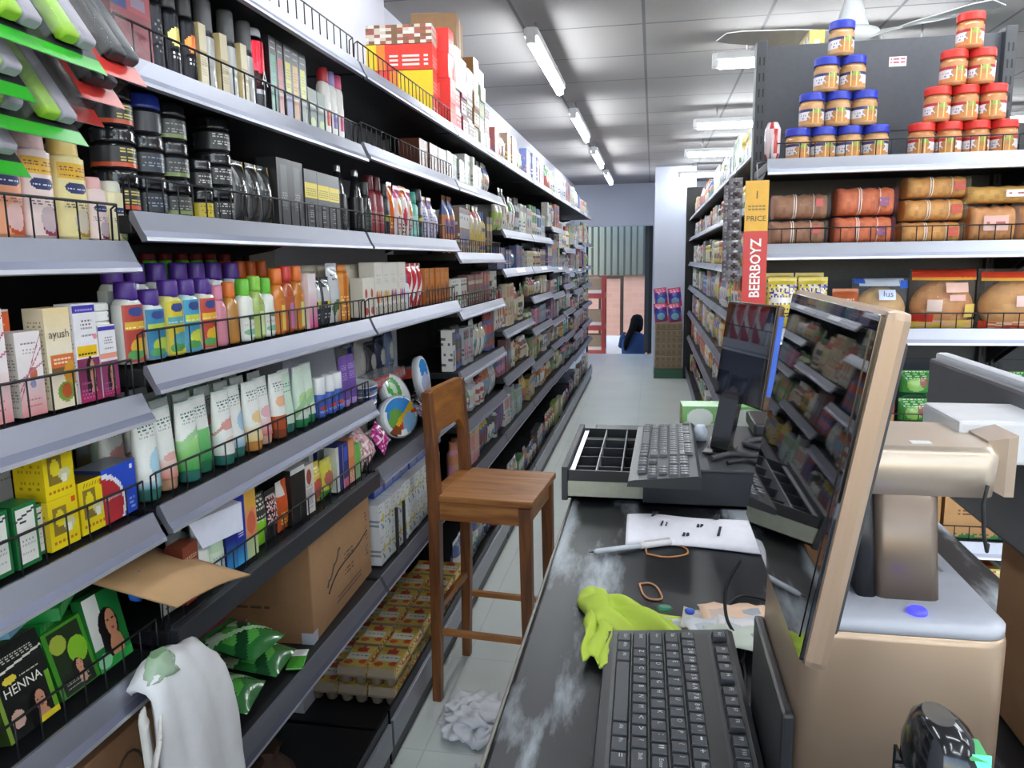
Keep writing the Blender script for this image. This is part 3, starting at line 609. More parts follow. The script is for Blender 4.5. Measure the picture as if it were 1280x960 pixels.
# ---- second bay, jars and black cartons
z = LV['B'][2]; wh = bay('second', 'hair gel')
def gel(desc, lab, lid='#1b1b1f', body='#202024', w=.07, h=.066): return jar(desc, w, h, C(body), C(lid), lab, lid_h=.36)
txt = lambda c: art('#2a2a2c', ('r', 0, .0, 1, .22, c), ('t', .3, .3, .7, .95, '#d8c860', .7))
for i, (g, yy, n) in enumerate(((gel('black tub with green stripe', txt('#4aa83a')), 1.112, 3), (gel('black tub with red stripe', txt('#c8502c')), 1.135, 3))):
    for k in range(n): put(g, -.955 + i * .085, yy + i * .013, z + k * .067, wh)
st = [(gel('dark blue gel jar', art('#2a3038', ('t', .2, .2, .8, .8, '#8a98b0', .5))), 1.225, 2, 0), (gel('glossy dark grey gel jar', art('#34373a', ('r', 0, 0, 1, .18, '#7a8a50'), ('t', .2, .3, .8, .8, '#9a9a90', .5))), 1.298, 3, 0), (gel('black hair wax jar', art('#26282c', ('t', .2, .2, .8, .9, '#c8c8c4', .6))), 1.445, 3, 0)]
for g, yy, n, _ in st:
    for k in range(n): put(g, -.872, yy, z + k * .067, wh)
put(gel('blue lidded gel jar', art('#2b2d33'), '#2f43a8'), -.872, 1.225, z + 2 * .067, wh)
sm = gel('small black wax jar', art('#2a2b2e', ('t', .2, .2, .8, .8, '#d0d0cc', .6)), w=.05, h=.055); sy = gel('small jar with yellow label', art('#c8b22c', ('t', .2, .2, .8, .8, '#2a2a2a', .4)), w=.05, h=.055)
put(sy, -.862, 1.372, z, wh); put(sm, -.862, 1.372, z + .056, wh)
bp = pouch('black pouch with gold edge', .05, .03, .125, art('#2c2d2e', ('r', .86, 0, .95, 1, '#b89a5a'), ('t', .2, .4, .7, .7, '#7a7a78', .3)))
y = row(bp, 3, 1.478, z, wh, gap=.002)
dk = carton('black shaving carton', .064, .05, .15, art('#3d3e41', ('r', .28, .25, .72, .9, '#5a5c60'), ('r', .1, .0, .2, 1, '#2c2d30'), ('t', .3, .3, .7, .5, '#b0b0b0', .4)), C('#2a2b2e'), C('#4a4b4e'))
dy = carton('black carton with yellow sticker', .07, .05, .14, art('#47494c', ('r', .02, .52, .98, .78, '#e6cf28'), ('t', .1, .56, .9, .74, '#7a6a18', .6), ('r', .3, .05, .7, .45, '#2a2b2d'), ('t', .35, .1, .65, .4, '#b8b8b8', .5)), C('#2b2c2f'), C('#4c4d50'))
y = row(dk, 2, y + .006, z, wh, gap=.004); y = row(dy, 3, y, z, wh, gap=.004)
cone = bottle('black tapered cologne bottle', .056, .04, .178, C('#1c1d20'), C('#b8babd'), art('#1c1d20', ('t', .3, .1, .7, .4, '#8a8a8a', .4)), cap_h=.1, shoulder=.55, neck=.4, mat='gloss', cap_w=.34, capmat='metal')
y = row(cone, 2, y + .004, z, wh, gap=.006)
wc = bay('third', 'shampoo'); zc = LV['C'][2]; y = 2.13
y = row(cone, 1, y, zc, wc, gap=.004)
y = row(bottle('dark bottle with grey label', .05, .036, .15, C('#2a2c2c'), C('#3a3a3a'), art('#2e3230', ('t', .2, .2, .8, .8, '#9aa89a', .4)), mat='gloss'), 1, y, zc, wc)
y = row(bottle('dark red shampoo bottle', .055, .04, .175, C('#7c1f2a'), C('#5a1a22'), art('#8c2a34', ('t', .2, .3, .8, .8, '#d8b0a0', .5))), 2, y, zc, wc)
y = row(bottle('black bottle with lime label', .05, .036, .16, C('#22242a'), C('#22242a'), art('#22242a', ('r', .2, .5, .8, .8, '#a8b43a'))), 1, y, zc, wc)
y = row(pouch('orange shampoo pouch', .05, .03, .17, art('#e46a22', ('t', .2, .1, .8, .3, '#f4d8b8', .5))), 1, y, zc, wc)
pk = pouch('pink and white shampoo pouch', .06, .035, .165, art('#ecd6d4', ('r', 0, .75, 1, 1, '#d85a8a'), ('e', .5, .55, .3, .14, '#e89a5a'), ('t', .2, .1, .8, .4, '#b83a6a', .6)))
og = pouch('orange and white shampoo pouch', .06, .035, .168, art('#e9e0d4', ('r', 0, .8, 1, 1, '#e2702a'), ('e', .5, .4, .35, .2, '#d84a5a'), ('t', .1, .05, .9, .3, '#a8304a', .6)))
y = row(pk, 1, y, zc, wc, gap=.002); y = row(og, 1, y, zc, wc, gap=.002); y = row(pk, 1, y, zc, wc, gap=.003)
y = row(bottle('teal conditioner bottle', .06, .04, .16, C('#7cc4b8'), C('#2f9a88'), art('#a8dcd0', ('t', .2, .2, .8, .8, '#3a8a9a', .4))), 1, y, zc, wc)
y = row(bottle('black bottle with yellow mark', .055, .04, .175, C('#25282f'), C('#2b2d34'), art('#25282f', ('e', .5, .75, .25, .12, '#c8b83a'), ('t', .2, .1, .8, .4, '#4a8a8a', .5)), cap_w=.7), 1, y, zc, wc)
y = row(pouch('lilac and white pouch', .065, .035, .155, art('#d2cbe0', ('r', 0, .72, .5, 1, '#8a72b8'), ('r', .5, .75, 1, 1, '#d0904a'), ('t', .1, .1, .9, .6, '#7a78b0', .5))), 2, y, zc, wc, gap=.004)
y = row(pouch('short lilac pouch', .05, .03, .115, art('#cfc8dc', ('t', .1, .1, .9, .8, '#8a86b8', .5))), 1, y, zc, wc)

# ---- second bay, clear bottles
z = LV['B'][3]; wh = bay('second', 'clear bottle')
def clean(desc, side, main, acc, cap, h=.135): return bottle(desc, .05, .034, h, C(side), C(cap), art(main, ('r', 0, 0, .12, 1, side), ('e', .5, .88, .17, .08, '#3a4a8a'), ('r', .18, .56, .9, .70, acc), ('t', .2, .58, .85, .68, '#ffffff', .4), ('e', .6, .25, .28, .16, acc), ('e', .4, .12, .2, .08, '#5aa05a')), cap_h=.2, shoulder=.1, neck=.7, cap_w=.76, p=3.2, mat='gloss', lab=(.03, .9), lv=44)
purple = '#4c2a86'
y = 1.10
y = row(clean('purple capped bottle with red label', '#dfe0d8', '#b8463a', '#e0b43a', purple), 1, y, z, wh, gap=.004)
y = row(clean('small purple capped blue bottle', '#d2dcdc', '#3a86b0', '#b8d050', purple, .12), 1, y, z, wh, gap=.004)
y = row(clean('purple capped bottle with yellow label', '#d6d27a', '#d8c43a', '#5aa8b0', purple), 1, y, z, wh, gap=.003)
y = row(clean('purple capped bottle with blue label', '#b8d8dc', '#4aa0c8', '#d0d84a', purple), 1, y, z, wh, gap=.003)
y = row(clean('purple capped bottle with orange label', '#dcd6c8', '#c84e3e', '#e8b834', purple), 1, y, z, wh, gap=.003)
def oil(desc, body, cap, w=.045, h=.135, strip=None): return bottle(desc, w, .034, h, C(body), C(cap), art(body, ('r', .42, .05, .58, .8, strip)) if strip else None, cap_h=.22, shoulder=.22, neck=.55, cap_w=.62, mat='gloss', lab=(.05, .7))
y = row(oil('pink toner bottle', '#d58a9c', '#e08aa8', .042, .12), 1, y, z, wh)
y = row(oil('amber toner bottle', '#b8813c', '#e0762c', .042, .125), 1, y, z, wh)
wg = bottle('white lotion bottle with lime cap', .046, .034, .13, C('#e6ebe2'), C('#6cc43a'), art('#e8ece4', ('e', .6, .75, .2, .08, '#6a9a5a'), ('t', .2, .4, .8, .55, '#b85a6a', .4), ('e', .5, .2, .3, .12, '#8ac0a0')), cap_h=.24, cap_w=.62)
y = row(wg, 1, y, z, wh); y = row(oil('pale green hair oil bottle', '#a9bd6c', '#8ccc4a', .046, .135, '#dce8b0'), 1, y, z, wh); y = row(wg, 1, y, z, wh)
y = row(oil('orange hair oil bottle', '#cf7a2e', '#e07022', .048, .15, '#e8d060'), 1, y, z, wh, gap=.002)
y = row(oil('red brown hair oil bottle', '#b4562e', '#c8342c', .05, .155, '#b878b8'), 1, y, z, wh, gap=.002)
y = row(oil('amber hair oil bottle with yellow stripe', '#c27a30', '#dc6c20', .05, .155, '#dce08a'), 1, y, z, wh, gap=.002)
y = row(carton('white and magenta carton', .045, .035, .135, art('#efe4e6', ('g', 0, .7, C('#d43a82'), C('#efe0e4'))), C('#e8d8dc')), 1, y, z, wh)
y = row(pouch('black and white hair dye packet', .05, .03, .125, art('#32363c', ('r', .1, .5, .9, .8, '#c0c0c0'), ('r', .3, .4, .6, .5, '#d8c030'), ('t', .1, .1, .9, .4, '#b0b4b8', .5))), 2, y, z, wh)
y = row(pouch('silver hair dye pouch', .065, .035, .16, art('#c9ccd0', ('t', .2, .6, .8, .85, '#5a6068', .5), ('e', .5, .25, .35, .14, '#5a7a52'), ('e', .65, .12, .2, .1, '#d8d0c0'))), 1, y, z, wh)
y = row(can('orange and gold talc tin', .056, .155, art('#d08a34', ('r', .3, 0, .45, 1, '#b8601c'), ('t', .2, .1, .8, .5, '#f0c878', .5)), C('#c8782a'), .12, mat='card'), 2, y, z, wh, gap=.006)
wf = carton('white carton with fruit print', .05, .04, .115, art('#ece6da', ('e', .5, .6, .2, .12, '#c2503a'), ('e', .5, .14, .25, .1, '#c8342c'), ('t', .2, .3, .8, .45, '#b8b0a0', .4)), C('#e0dacc'))
cy = bottle('beige cylinder tin', .075, .07, .155, C('#ddd3c2'), C('#d4c9b6'), None, cap_h=.1, shoulder=.04, neck=.97, cap_w=.98, cat='tin', name='tin')
y = row(wf, 2, y, z, wh, gap=.003)
yb_ = y
row(cy, 2, 1.93, z, 'second row, clear bottle shelf', xf=-.90, gap=.01)
wc3 = bay('third', 'white carton'); z3 = LV['C'][3]; y = 2.125
y = row(wf, 2, y, z3, wc3, gap=.003)
dots = lambda a, b: carton('white carton with %s drop print' % a, .07, .05, .16, art('#e8e3da', ('e', .25, .34, .1, .12, b[0]), ('e', .5, .34, .1, .12, b[1]), ('e', .75, .34, .1, .12, b[2]), ('r', 0, .0, 1, .16, '#c8c0b0'), ('z', 0, .0, 1, .16, [C('#e8e2d4'), C('#9a9484')]), ('t', .2, .6, .8, .75, '#b0a898', .4)), C('#ded8cc'))
for a, b in (('orange', ('#d85a2c', '#e0a03a', '#d8742c')), ('yellow', ('#e0b43a', '#d88a3a', '#e8c43a')), ('purple', ('#5a3a7a', '#d0502c', '#7a4a8a')), ('magenta', ('#c83a7a', '#5a4a9a', '#d83a8a'))):
    y = row(dots(a, b), 1, y, z3, wc3, gap=.003)
row(cy, 3, 2.15, z3, 'behind the white cartons on the third left bay', xf=-.90, gap=.01)
y = row(bottle('blue and white bottle', .05, .036, .12, C('#d8dce8'), C('#4a62a8'), None), 1, y + .005, z3, wc3)
y = row(pouch('red and white packet', .055, .03, .155, art('#c8323a', ('b', .2, .7, .12, '#f0e8e6'), ('r', .7, 0, 1, 1, '#e8dcd8'))), 3, y, z3, wc3, gap=.003)
oc = carton('orange brown soap carton', .065, .05, .135, art('#c4741e', ('e', .5, .35, .28, .18, '#8a4a14'), ('t', .2, .6, .8, .9, '#e8b060', .4), ('r', 0, 0, 1, .1, '#8a3a14')), C('#a85c18'))
y = row(oc, int((3.10 - y) / .068), y, z3, wc3, gap=.003, rows=1)
# ---- rows behind on the clear bottle shelf
pb = clean('purple capped bottle', '#d8dcd8', '#9aa0a8', '#c0b060', purple, .165)
row(pb, 7, 1.13, z, 'second row, clear bottle shelf', xf=-.885, gap=.012)
gb = oil('green capped bottle', '#9ab86a', '#5cb82e', .045, .17); row(gb, 7, 1.20, z, 'third row, clear bottle shelf', xf=-.935, gap=.008)
mb = oil('dark red capped bottle', '#8a4a38', '#7c1c24', .045, .185); row(mb, 6, 1.37, z, 'fourth row, clear bottle shelf', xf=-.985, gap=.012)
ob2 = oil('orange capped bottle', '#b8602c', '#d8641e', .045, .168); row(ob2, 4, 1.575, z, 'third row, clear bottle shelf', xf=-.935, gap=.008)

# ---- second bay, face wash tubes
z = LV['B'][4]; wh = bay('second', 'face wash'); teal = '#2c6a60'
PALE = lambda q: q[:-1] + (mixc(C(q[-1]), (.93, .93, .9), .3),) if isinstance(q[-1], str) else q
def fw(nm, base, *sh, h=.15): sh = [PALE(q) for q in sh]; return squeeze_tube('white tube with %s' % nm, .056, .04, h, art('#e9ebe6', ('t', .25, .78, .75, .84, '#2f6a64', .6), ('t', .25, .66, .75, .74, '#9aa0a0', .4), ('r', .0, .965, 1, 1, '#d8e2dc'), *sh), C(base))
FW = [fw('blue splash', teal, ('e', .7, .3, .3, .22, '#7cc0dc'), ('g', 0, .12, C('#5aa0b0'), C('#c8dce0'))), fw('coral base', '#b4886a', ('g', 0, .3, C('#e08a72'), C('#ecdcd4')), ('e', .5, .3, .25, .06, '#d87a6a')),
      fw('green leaf', teal, ('g', 0, .45, C('#2f9a4a'), C('#a8dc8a')), ('b', .35, .3, .05, '#58b83c')), fw('deep green base', '#1f6a4a', ('g', 0, .5, C('#1c8a44'), C('#7cc87a'))),
      fw('red flower', teal, ('e', .55, .46, .28, .08, '#d0563a'), ('b', .35, .3, .025, '#c04a38'), ('e', .55, .22, .2, .05, '#e0b8a8')), fw('sky blue drop', teal, ('e', .65, .4, .22, .16, '#6ab4dc'), ('g', 0, .2, C('#8ab4c8'), C('#d8e4e8'))),
      fw('yellow fruit', '#b87a3a', ('e', .6, .4, .3, .1, '#e8b83a'), ('g', 0, .28, C('#e8c87a'), C('#efe6d0'))), fw('pink rose', '#c8a08a', ('e', .55, .4, .3, .1, '#e08a9a'), ('g', 0, .3, C('#e0727a'), C('#eed8d6'))),
      fw('orange slice', '#7c3a1e', ('e', .55, .5, .3, .1, '#e8963a'), ('g', 0, .26, C('#a8481e'), C('#b8582a'))), fw('pale mint body', teal, ('r', 0, 0, 1, .94, '#b8dcc0'), ('t', .25, .6, .75, .75, '#5a9a7a', .5)), fw('aloe leaf', '#1f7a4a', ('r', 0, 0, 1, .94, '#c4e0cc'), ('e', .5, .36, .3, .14, '#8cc83a'), ('b', .1, .5, .08, '#4aa83a'))]
y = 1.105
for k, g in enumerate((FW[0], FW[1], FW[2], FW[3], FW[4], FW[5], FW[6], FW[7], FW[8], FW[9], FW[10], FW[10])):
    y = row(g, 1, y, z, wh, gap=.001 if k % 2 else .004, xf=-.832 - .01 * (k % 2))
y = row(bottle('white roll on with blue body', .046, .036, .105, C('#3558b0'), C('#e6e6ea'), art('#3a5cb8', ('e', .5, .6, .3, .14, '#d0402e'), ('t', .2, .2, .8, .4, '#e0e4f0', .5)), cap_h=.4, neck=.8, cap_w=.9), 3, y + .004, z, wh, gap=.004)
y = row(squeeze_tube('purple cream tube', .05, .034, .14, art('#6a4a9a', ('t', .2, .4, .8, .8, '#b8a0d8', .5)), C('#a888c8')), 3, y, z, wh)
y = row(pouch('small yellow and black packet', .045, .02, .10, art('#2f2f30', ('r', 0, .4, 1, .8, '#d8cc4a'), ('t', .1, .1, .9, .3, '#c8c8c0', .5))), 2, y, z, wh)
row(FW[4], 8, 1.10, z, 'second row, face wash shelf', xf=-.895, gap=.014)
row(FW[9], 7, 1.16, z, 'third row, face wash shelf', xf=-.955, gap=.016)
row(FW[6], 7, 1.12, z, 'fourth row, face wash shelf', xf=-1.015, gap=.02)

# ---- second bay, toothpaste and odds and ends
z = LV['B'][5]; wh = bay('second', 'toothpaste'); y = 1.13
def up(desc, w, h, *sh, base='#ffffff', side='#c8c8c8', d=.035): return carton(desc, w, d, h, art(base, *sh), C(side))
seq = [pouch('white and grey sachet', .05, .02, .09, art('#c8c8c0', ('t', .1, .1, .9, .9, '#5a5a5a', .5))), up('brown and orange carton', .05, .11, ('r', 0, 0, 1, .3, '#b8321e'), ('t', .1, .4, .9, .8, '#e8c0a0', .5), base='#7a3a26', side='#6a2e22'),
       bottle('white gel bottle with green leaf', .05, .034, .13, C('#e6e8e0'), C('#f0f0ee'), art('#e2e8dc', ('e', .5, .3, .3, .2, '#7ab85a'), ('t', .2, .6, .8, .8, '#3a6a9a', .5)), cap_h=.34, neck=.5, cap_w=.4),
       bottle('clear green bottle', .045, .034, .125, C('#c2d8b8'), C('#3a7a3a'), art('#dce8d0', ('t', .2, .2, .8, .8, '#5a8ac0', .5))), up('dark blue toothpaste carton', .038, .15, ('r', .2, .5, .8, .95, '#3a48b0'), ('t', .25, .5, .75, .9, '#e8ecf8', .7), ('g', 0, .4, C('#3a9ad8'), C('#1f2f8a')), base='#232c86', side='#1c2260'),
       up('blue toothpaste carton', .034, .145, ('t', .25, .4, .75, .9, '#e8ecf8', .7), ('g', 0, .35, C('#4ab0e0'), C('#2438a0')), base='#2836a0', side='#1c2260'), up('orange and peach carton', .045, .15, ('r', 0, .7, 1, 1, '#e8b04a'), ('e', .5, .5, .4, .16, '#d86a4a'), ('r', 0, 0, 1, .3, '#c8d8a0'), base='#e89a6a'),
       pouch('lime and black packet', .06, .03, .12, art('#3a3a34', ('r', 0, 0, .9, .55, '#8cd42c'), ('t', .1, .5, .9, .95, '#c8c8b8', .6))), pouch('black white striped packet', .05, .025, .115, art('#2c2a2c', ('z', 0, .3, 1, .9, [C('#2c2a2c'), C('#d8d0cc'), C('#8a3a3a')]))),
       pouch('orange and red packet', .05, .025, .12, art('#c8562a', ('t', .1, .1, .9, .4, '#e8d040', .6), ('r', 0, .7, .5, 1, '#d8d0c8'))), up('black upright box', .07, .135, ('r', 0, .9, 1, 1, '#d8d8d8'), base='#232323', side='#1c1c1c', d=.06),
       up('white carton with brown figure', .05, .125, ('e', .5, .75, .25, .16, '#9a4a3a'), ('t', .2, .1, .8, .6, '#5a6a9a', .5), base='#dcd4cc'), pouch('yellow and red snack packet', .075, .04, .11, art('#d8c04a', ('e', .5, .4, .35, .25, '#c85a4a'), ('t', .1, .6, .9, .9, '#f0e8a0', .5))),
       pouch('yellow and green packet', .065, .035, .105, art('#d0c850', ('e', .4, .5, .3, .2, '#b86a5a'), ('r', 0, 0, 1, .2, '#4a8a3a'))), up('white and navy carton', .04, .125, ('r', .4, 0, 1, 1, '#22307c'), base='#d8d8d0', side='#c8c8c0'), up('navy toothbrush carton', .042, .125, ('r', .2, .6, .8, .9, '#3a5ad0'), ('r', 0, 0, 1, .2, '#d86a8a'), base='#1f2c80', side='#d0d0c8'),
       up('orange toothbrush carton', .042, .125, ('r', .1, .6, .9, .95, '#e8a06a'), ('z', 0, 0, 1, .25, [C('#e86a2a'), C('#f0e0d0')]), base='#e28a4a', side='#c8c0b8'), up('lime green box', .045, .10, ('e', .5, .7, .4, .3, '#6cc84a'), base='#8ab87a', side='#a0b898'), pouch('pink floral packet', .05, .025, .09, art('#d8b8b0', ('z', 0, 0, 1, 1, [C('#d8b8b0'), C('#6a4a4a'), C('#e8d8c8')])))]
for g in seq: y = row(g, 1, y, z, wh, gap=.001)
bk = up('navy and white carton behind', .045, .13, ('r', .0, 0, .5, 1, '#d8d8d0'), base='#1f2a6a'); row(bk, 4, 1.86, z, 'on the toothpaste shelf', xf=-.90, gap=.02)
wbk = bottle('white pump bottle', .045, .04, .14, C('#d6d6d2'), C('#e0e0dc'), None, cap_h=.3, neck=.45, cap_w=.4); row(wbk, 3, 1.27, z, 'on the toothpaste shelf', xf=-.90, gap=.025)
dkb = up('dark crate of sachets', .10, .09, ('z', 0, .5, 1, 1, [C('#26242a'), C('#5a5650'), C('#38343a')]), base='#26242a', side='#201f24', d=.10); row(dkb, 4, 1.42, z, 'on the toothpaste shelf', xf=-.93, gap=.012)
# ------------------------------------------------------------------ hanging razor packs above the lotions
def blister(desc, w, h, strip, back, n, prod, where_label, lens='#9a9a9a', side=.03, foot=.08):
    t = empty('blister_pack')
    m = MB(); m.panel((0, -w / 2, -h), (0, w, 0), (0, 0, h), 20, 20, art(back, ('r', 0, 0, 1, .07, strip), ('t', .1, .84, .9, .95, '#b8b8bc', .4), ('r', .0, .0, side, 1, strip), ('r', 0, 0, 1, foot, strip)))
    m.panel((-.0012, w / 2, -h), (0, -w, 0), (0, 0, h), 1, 1, '#b0b0b0'); m.build('card', 'card_gloss', t)
    for i in range(n):
        cy = -w / 2 + w * (i + .5) / n; pw = w / n * .62
        m = MB()
        for sgn, cc in ((-.26, prod[0]), (.26, prod[1])):
            kk = 1.0 if prod[0] != '#2c2c30' else 1.12
            m.loft([sect(-h * .88, pw * .40 * kk, .012, 6, 16), sect(-h * .86, pw * .48 * kk, .020, 6, 16), sect(-h * .5, pw * .47 * kk, .019, 6, 16), sect(-h * .2, pw * .42 * kk, .016, 6, 16), sect(-h * .17, pw * .36 * kk, .008, 6, 16)], cc)
            m.v[-80:] = [Vector((p.x + .012, p.y + cy + sgn * pw, p.z)) for p in m.v[-80:]]
        m.build('razor' if prod[0] != '#2c2c30' else 'holder', 'plastic', t)
        m = MB(); m.loft([[(x_, cy + pw * a * .78, zz) for x_, a in ((.001, -1), (.026, -.95), (.034, -.8), (.034, .8), (.026, .95), (.001, 1))] for zz in (-h * .88, -h * .86, -h * .2, -h * .12)], '#e8ecec', closed=False)
        m.build('bubble', 'clear', t)
    m = MB(); m.tube([(-.10, 0, .03), (-.02, 0, .012), (.03, 0, .012)], .002, '#a8a8ac', 5); m.build('hook', 'metal', t)
    return t
def hang(t, x, y, z, tilt, rz, label, cat='razor pack', group=None):
    t.location = (x, y, z); t.rotation_euler = (0, -tilt, rz); return tag(t, label, cat, group)
gp = blister('', .19, .22, '#35b32e', '#24262a', 2, ('#9ccc3a', '#aaa6b2'), '')
TL = .56
def hang2(o, y, back, down, rz, label):
    # every pack hangs at the same slant, one behind the other
    nx, nz = math.cos(TL), math.sin(TL); x = -.825 - back * nx + down * math.sin(TL); z = 2.035 - back * nz - down * math.cos(TL)
    hang(o, x, y, z, TL, rz, label)
hang2(gp, .845, 0, 0, .05, 'front green edged twin razor pack hanging at upper left')
hang2(copy_tree(gp), .74, .045, .035, .05, 'second green edged razor pack, behind the front one at upper left')
hang2(copy_tree(gp), .862, .09, .045, .05, 'green edged razor pack behind, its right end showing under the front pack')
hang2(copy_tree(gp), .78, .135, .075, .05, 'lowest green edged razor pack, just above the lotion bottles')
rp = blister('', .085, .20, '#d84038', '#2a2a2e', 1, ('#2c2c30', '#4a4a50'), '', side=.16, foot=.17)
hang2(rp, 1.004, .012, .004, .0, 'front red edged black razor pack hanging beside the maroon gift box')
hang2(copy_tree(rp), 1.004, .06, .008, .0, 'middle red edged razor pack, behind the front one')
hang2(copy_tree(rp), 1.015, .11, .002, .0, 'rear red edged razor pack, rearmost of the three red ones')

# ------------------------------------------------------------------ lower left: board, bags, books, green packs, carton
m = MB(); bd = []
for i in range(9):
    u = i / 8; bd.append([( -.95 + .215 * v_ + .01 * math.sin(u * 3), .99 + .22 * u + .03 * v_, 1.085 + .045 * (1 - v_) - .02 * v_ - .04 * u + .012 * math.sin(u * PI)) for v_ in (0, .5, 1)])
m.loft(bd, '#a9855c', closed=False)
o = m.build('cardboard_flap', 'cardboard'); md = o.modifiers.new('thickness', 'SOLIDIFY'); md.thickness = .004
tag(o, 'flat brown cardboard flap sticking out from the shelf above the white bag', 'cardboard')
m = MB(); m.box(-.06, -.07, 0, .06, .07, .003, '#e4e4ea'); m.add([(.06, -.07, .003), (.06, .07, .003), (.075, .06, -.05), (.075, -.05, -.05)], [(0, 3, 2, 1)], '#d4d6e4')
o = m.build('paper_sheet', 'paper'); o.location = (-.885, 1.30, 1.128); o.rotation_euler = (0, .10, -.2); so = o.modifiers.new('thickness', 'SOLIDIFY'); so.thickness = .001
tag(o, 'folded white paper sheet lying over the toothpaste cartons', 'paper')

def hanging_bag():
    # a wad of new white carrier bags folded over the front lip of the shelf
    t = empty('carrier_bags', (-.770, 1.055, .925)); rnd = random.Random(5)
    m = MB(); rings = []; n = 22
    prof = [(-.026, .020), (-.018, .032), (-.006, .036), (.006, .028), (.014, .012), (.020, -.02), (.024, -.07), (.027, -.13), (.026, -.2), (.024, -.28), (.022, -.36)]
    for k, (px, pz) in enumerate(prof):
        s = max(0, k - 3) / 7; wd = .080 + .04 * s
        r = []
        for i in range(n + 1):
            u = i / n * 2 - 1
            r.append((px + .007 * math.sin(u * 6 + k * .35) * (.15 + s) + .003 * math.sin(u * 15 - k) * s - .02 * abs(u) ** 6 * (.3 + s), u * wd + .03 * s, pz - .012 * u * (1 - s) + .004 * math.sin(u * 9 + k) - .012 * s * math.cos(u * 4) - .03 * abs(u) ** 4 * (1 - s)))
        rings.append(r)
    m.loft(rings, '#eeeef0', closed=False); o = m.build('bag_stack', 'bag_film', t); so = o.modifiers.new('thickness', 'SOLIDIFY'); so.thickness = .012; so.offset = -1
    m = MB(); rings = []
    for k in range(7):
        a = k / 6; rings.append([(.0 + .015 * a + .004 * math.sin(i), -.09 - .012 * a + .004 * math.cos(i * 2), -.02 - .1 * a + .016 * (i - 3) / 3) for i in range(7)])
    m.loft(rings, '#d9d6d0', closed=False); o = m.build('handle_strip', 'bag_film', t); so = o.modifiers.new('thickness', 'SOLIDIFY'); so.thickness = .006
    for q in range(6):
        m = MB(); m.tube([(.022 + .002 * q, -.08 - .004 * q, -.02 - .006 * q), (.028, -.100 - .003 * q, -.06 - .008 * q), (.018, -.106, -.10 - .006 * q)], .0035, '#dcd8d2', 6); m.build('bag_handle', 'bag_film', t)
    m = MB(); rings = []
    for k in range(6):
        rings.append([((.026 - .003 * k) * math.cos(2 * PI * i / 14) * (1 + .25 * math.sin(i * 2.3 + k)), -.045 + (.034 - .003 * k) * math.sin(2 * PI * i / 14) * (1 + .2 * math.cos(i * 1.7 + k)), .028 + .007 * k) for i in range(14)])
    m.loft(rings, '#9fc79a'); m.build('green_bag_top', 'haze_film', t, 'pale green crumpled plastic top')
    tag(t, 'stack of white carrier bags draped over the front of the hair colour shelf', 'plastic bags'); return t
hanging_bag()
for k, (c, zz) in enumerate((('#8d4a5a', .0), ('#b8a878', .012), ('#a89a6a', .024), ('#9a5560', .036))):
    m = MB(); m.box(-.07, -.09, 0, .07, .09, .010, '#d8cfa6'); m.box(-.072, -.091, .0095, .0715, .091, .011, c); m.box(-.072, -.091, -.001, .0715, .091, .0, c)
    o = m.build('booklet', 'paper'); o.location = (-1.07, 1.58, .690 - zz); o.rotation_euler = (0, 0, .15 - .03 * k)
    tag(o, '%s booklet in the pile left of the big brown carton' % ('topmost', 'second', 'third', 'lowest')[k], 'booklet', None)
greenp = pouch('', .13, .05, .15, art('#2f7a3a', ('e', .4, .5, .3, .3, '#58b04a'), ('e', .7, .7, .15, .2, '#d8e0d0'), ('b', .2, .6, .1, '#1c4a2a'), ('b', .75, -.5, .06, '#b8dcb0'), ('e', .2, .8, .15, .12, '#c8d8c0')), mat='film', name='packet')
for k, (x, yv, rz, ty) in enumerate(((-.835, 1.40, .2, -1.35), (-.838, 1.545, .1, -1.4), (-.835, 1.47, -.1, -1.42))):
    o = greenp.get(); o.location = (x, yv, .668 + (0, .0, .078)[k]); o.rotation_euler = (0, ty, rz)
    tag(o, '%s crumpled green plastic packet lying in front of the brown carton' % ('near', 'far', 'upper')[k], 'packet')
m = MB(); m.box(-.02, -.045, 0, .02, .045, .006, '#3f9a34', b=.002); m.text('EGGS', (-.018, -.04, .0062), (0, 1, 0), (-1, 0, 0), .03, .02, '#f0f4e8') if False else None
m.box(-.019, .012, .0062, .019, .043, .0066, '#e8ece8')
o = m.build('packet', 'film'); o.location = (-.838, 1.60, .6415); o.rotation_euler = (0, 0, .25); tag(o, 'small flat green and white packet near the shelf edge', 'packet')

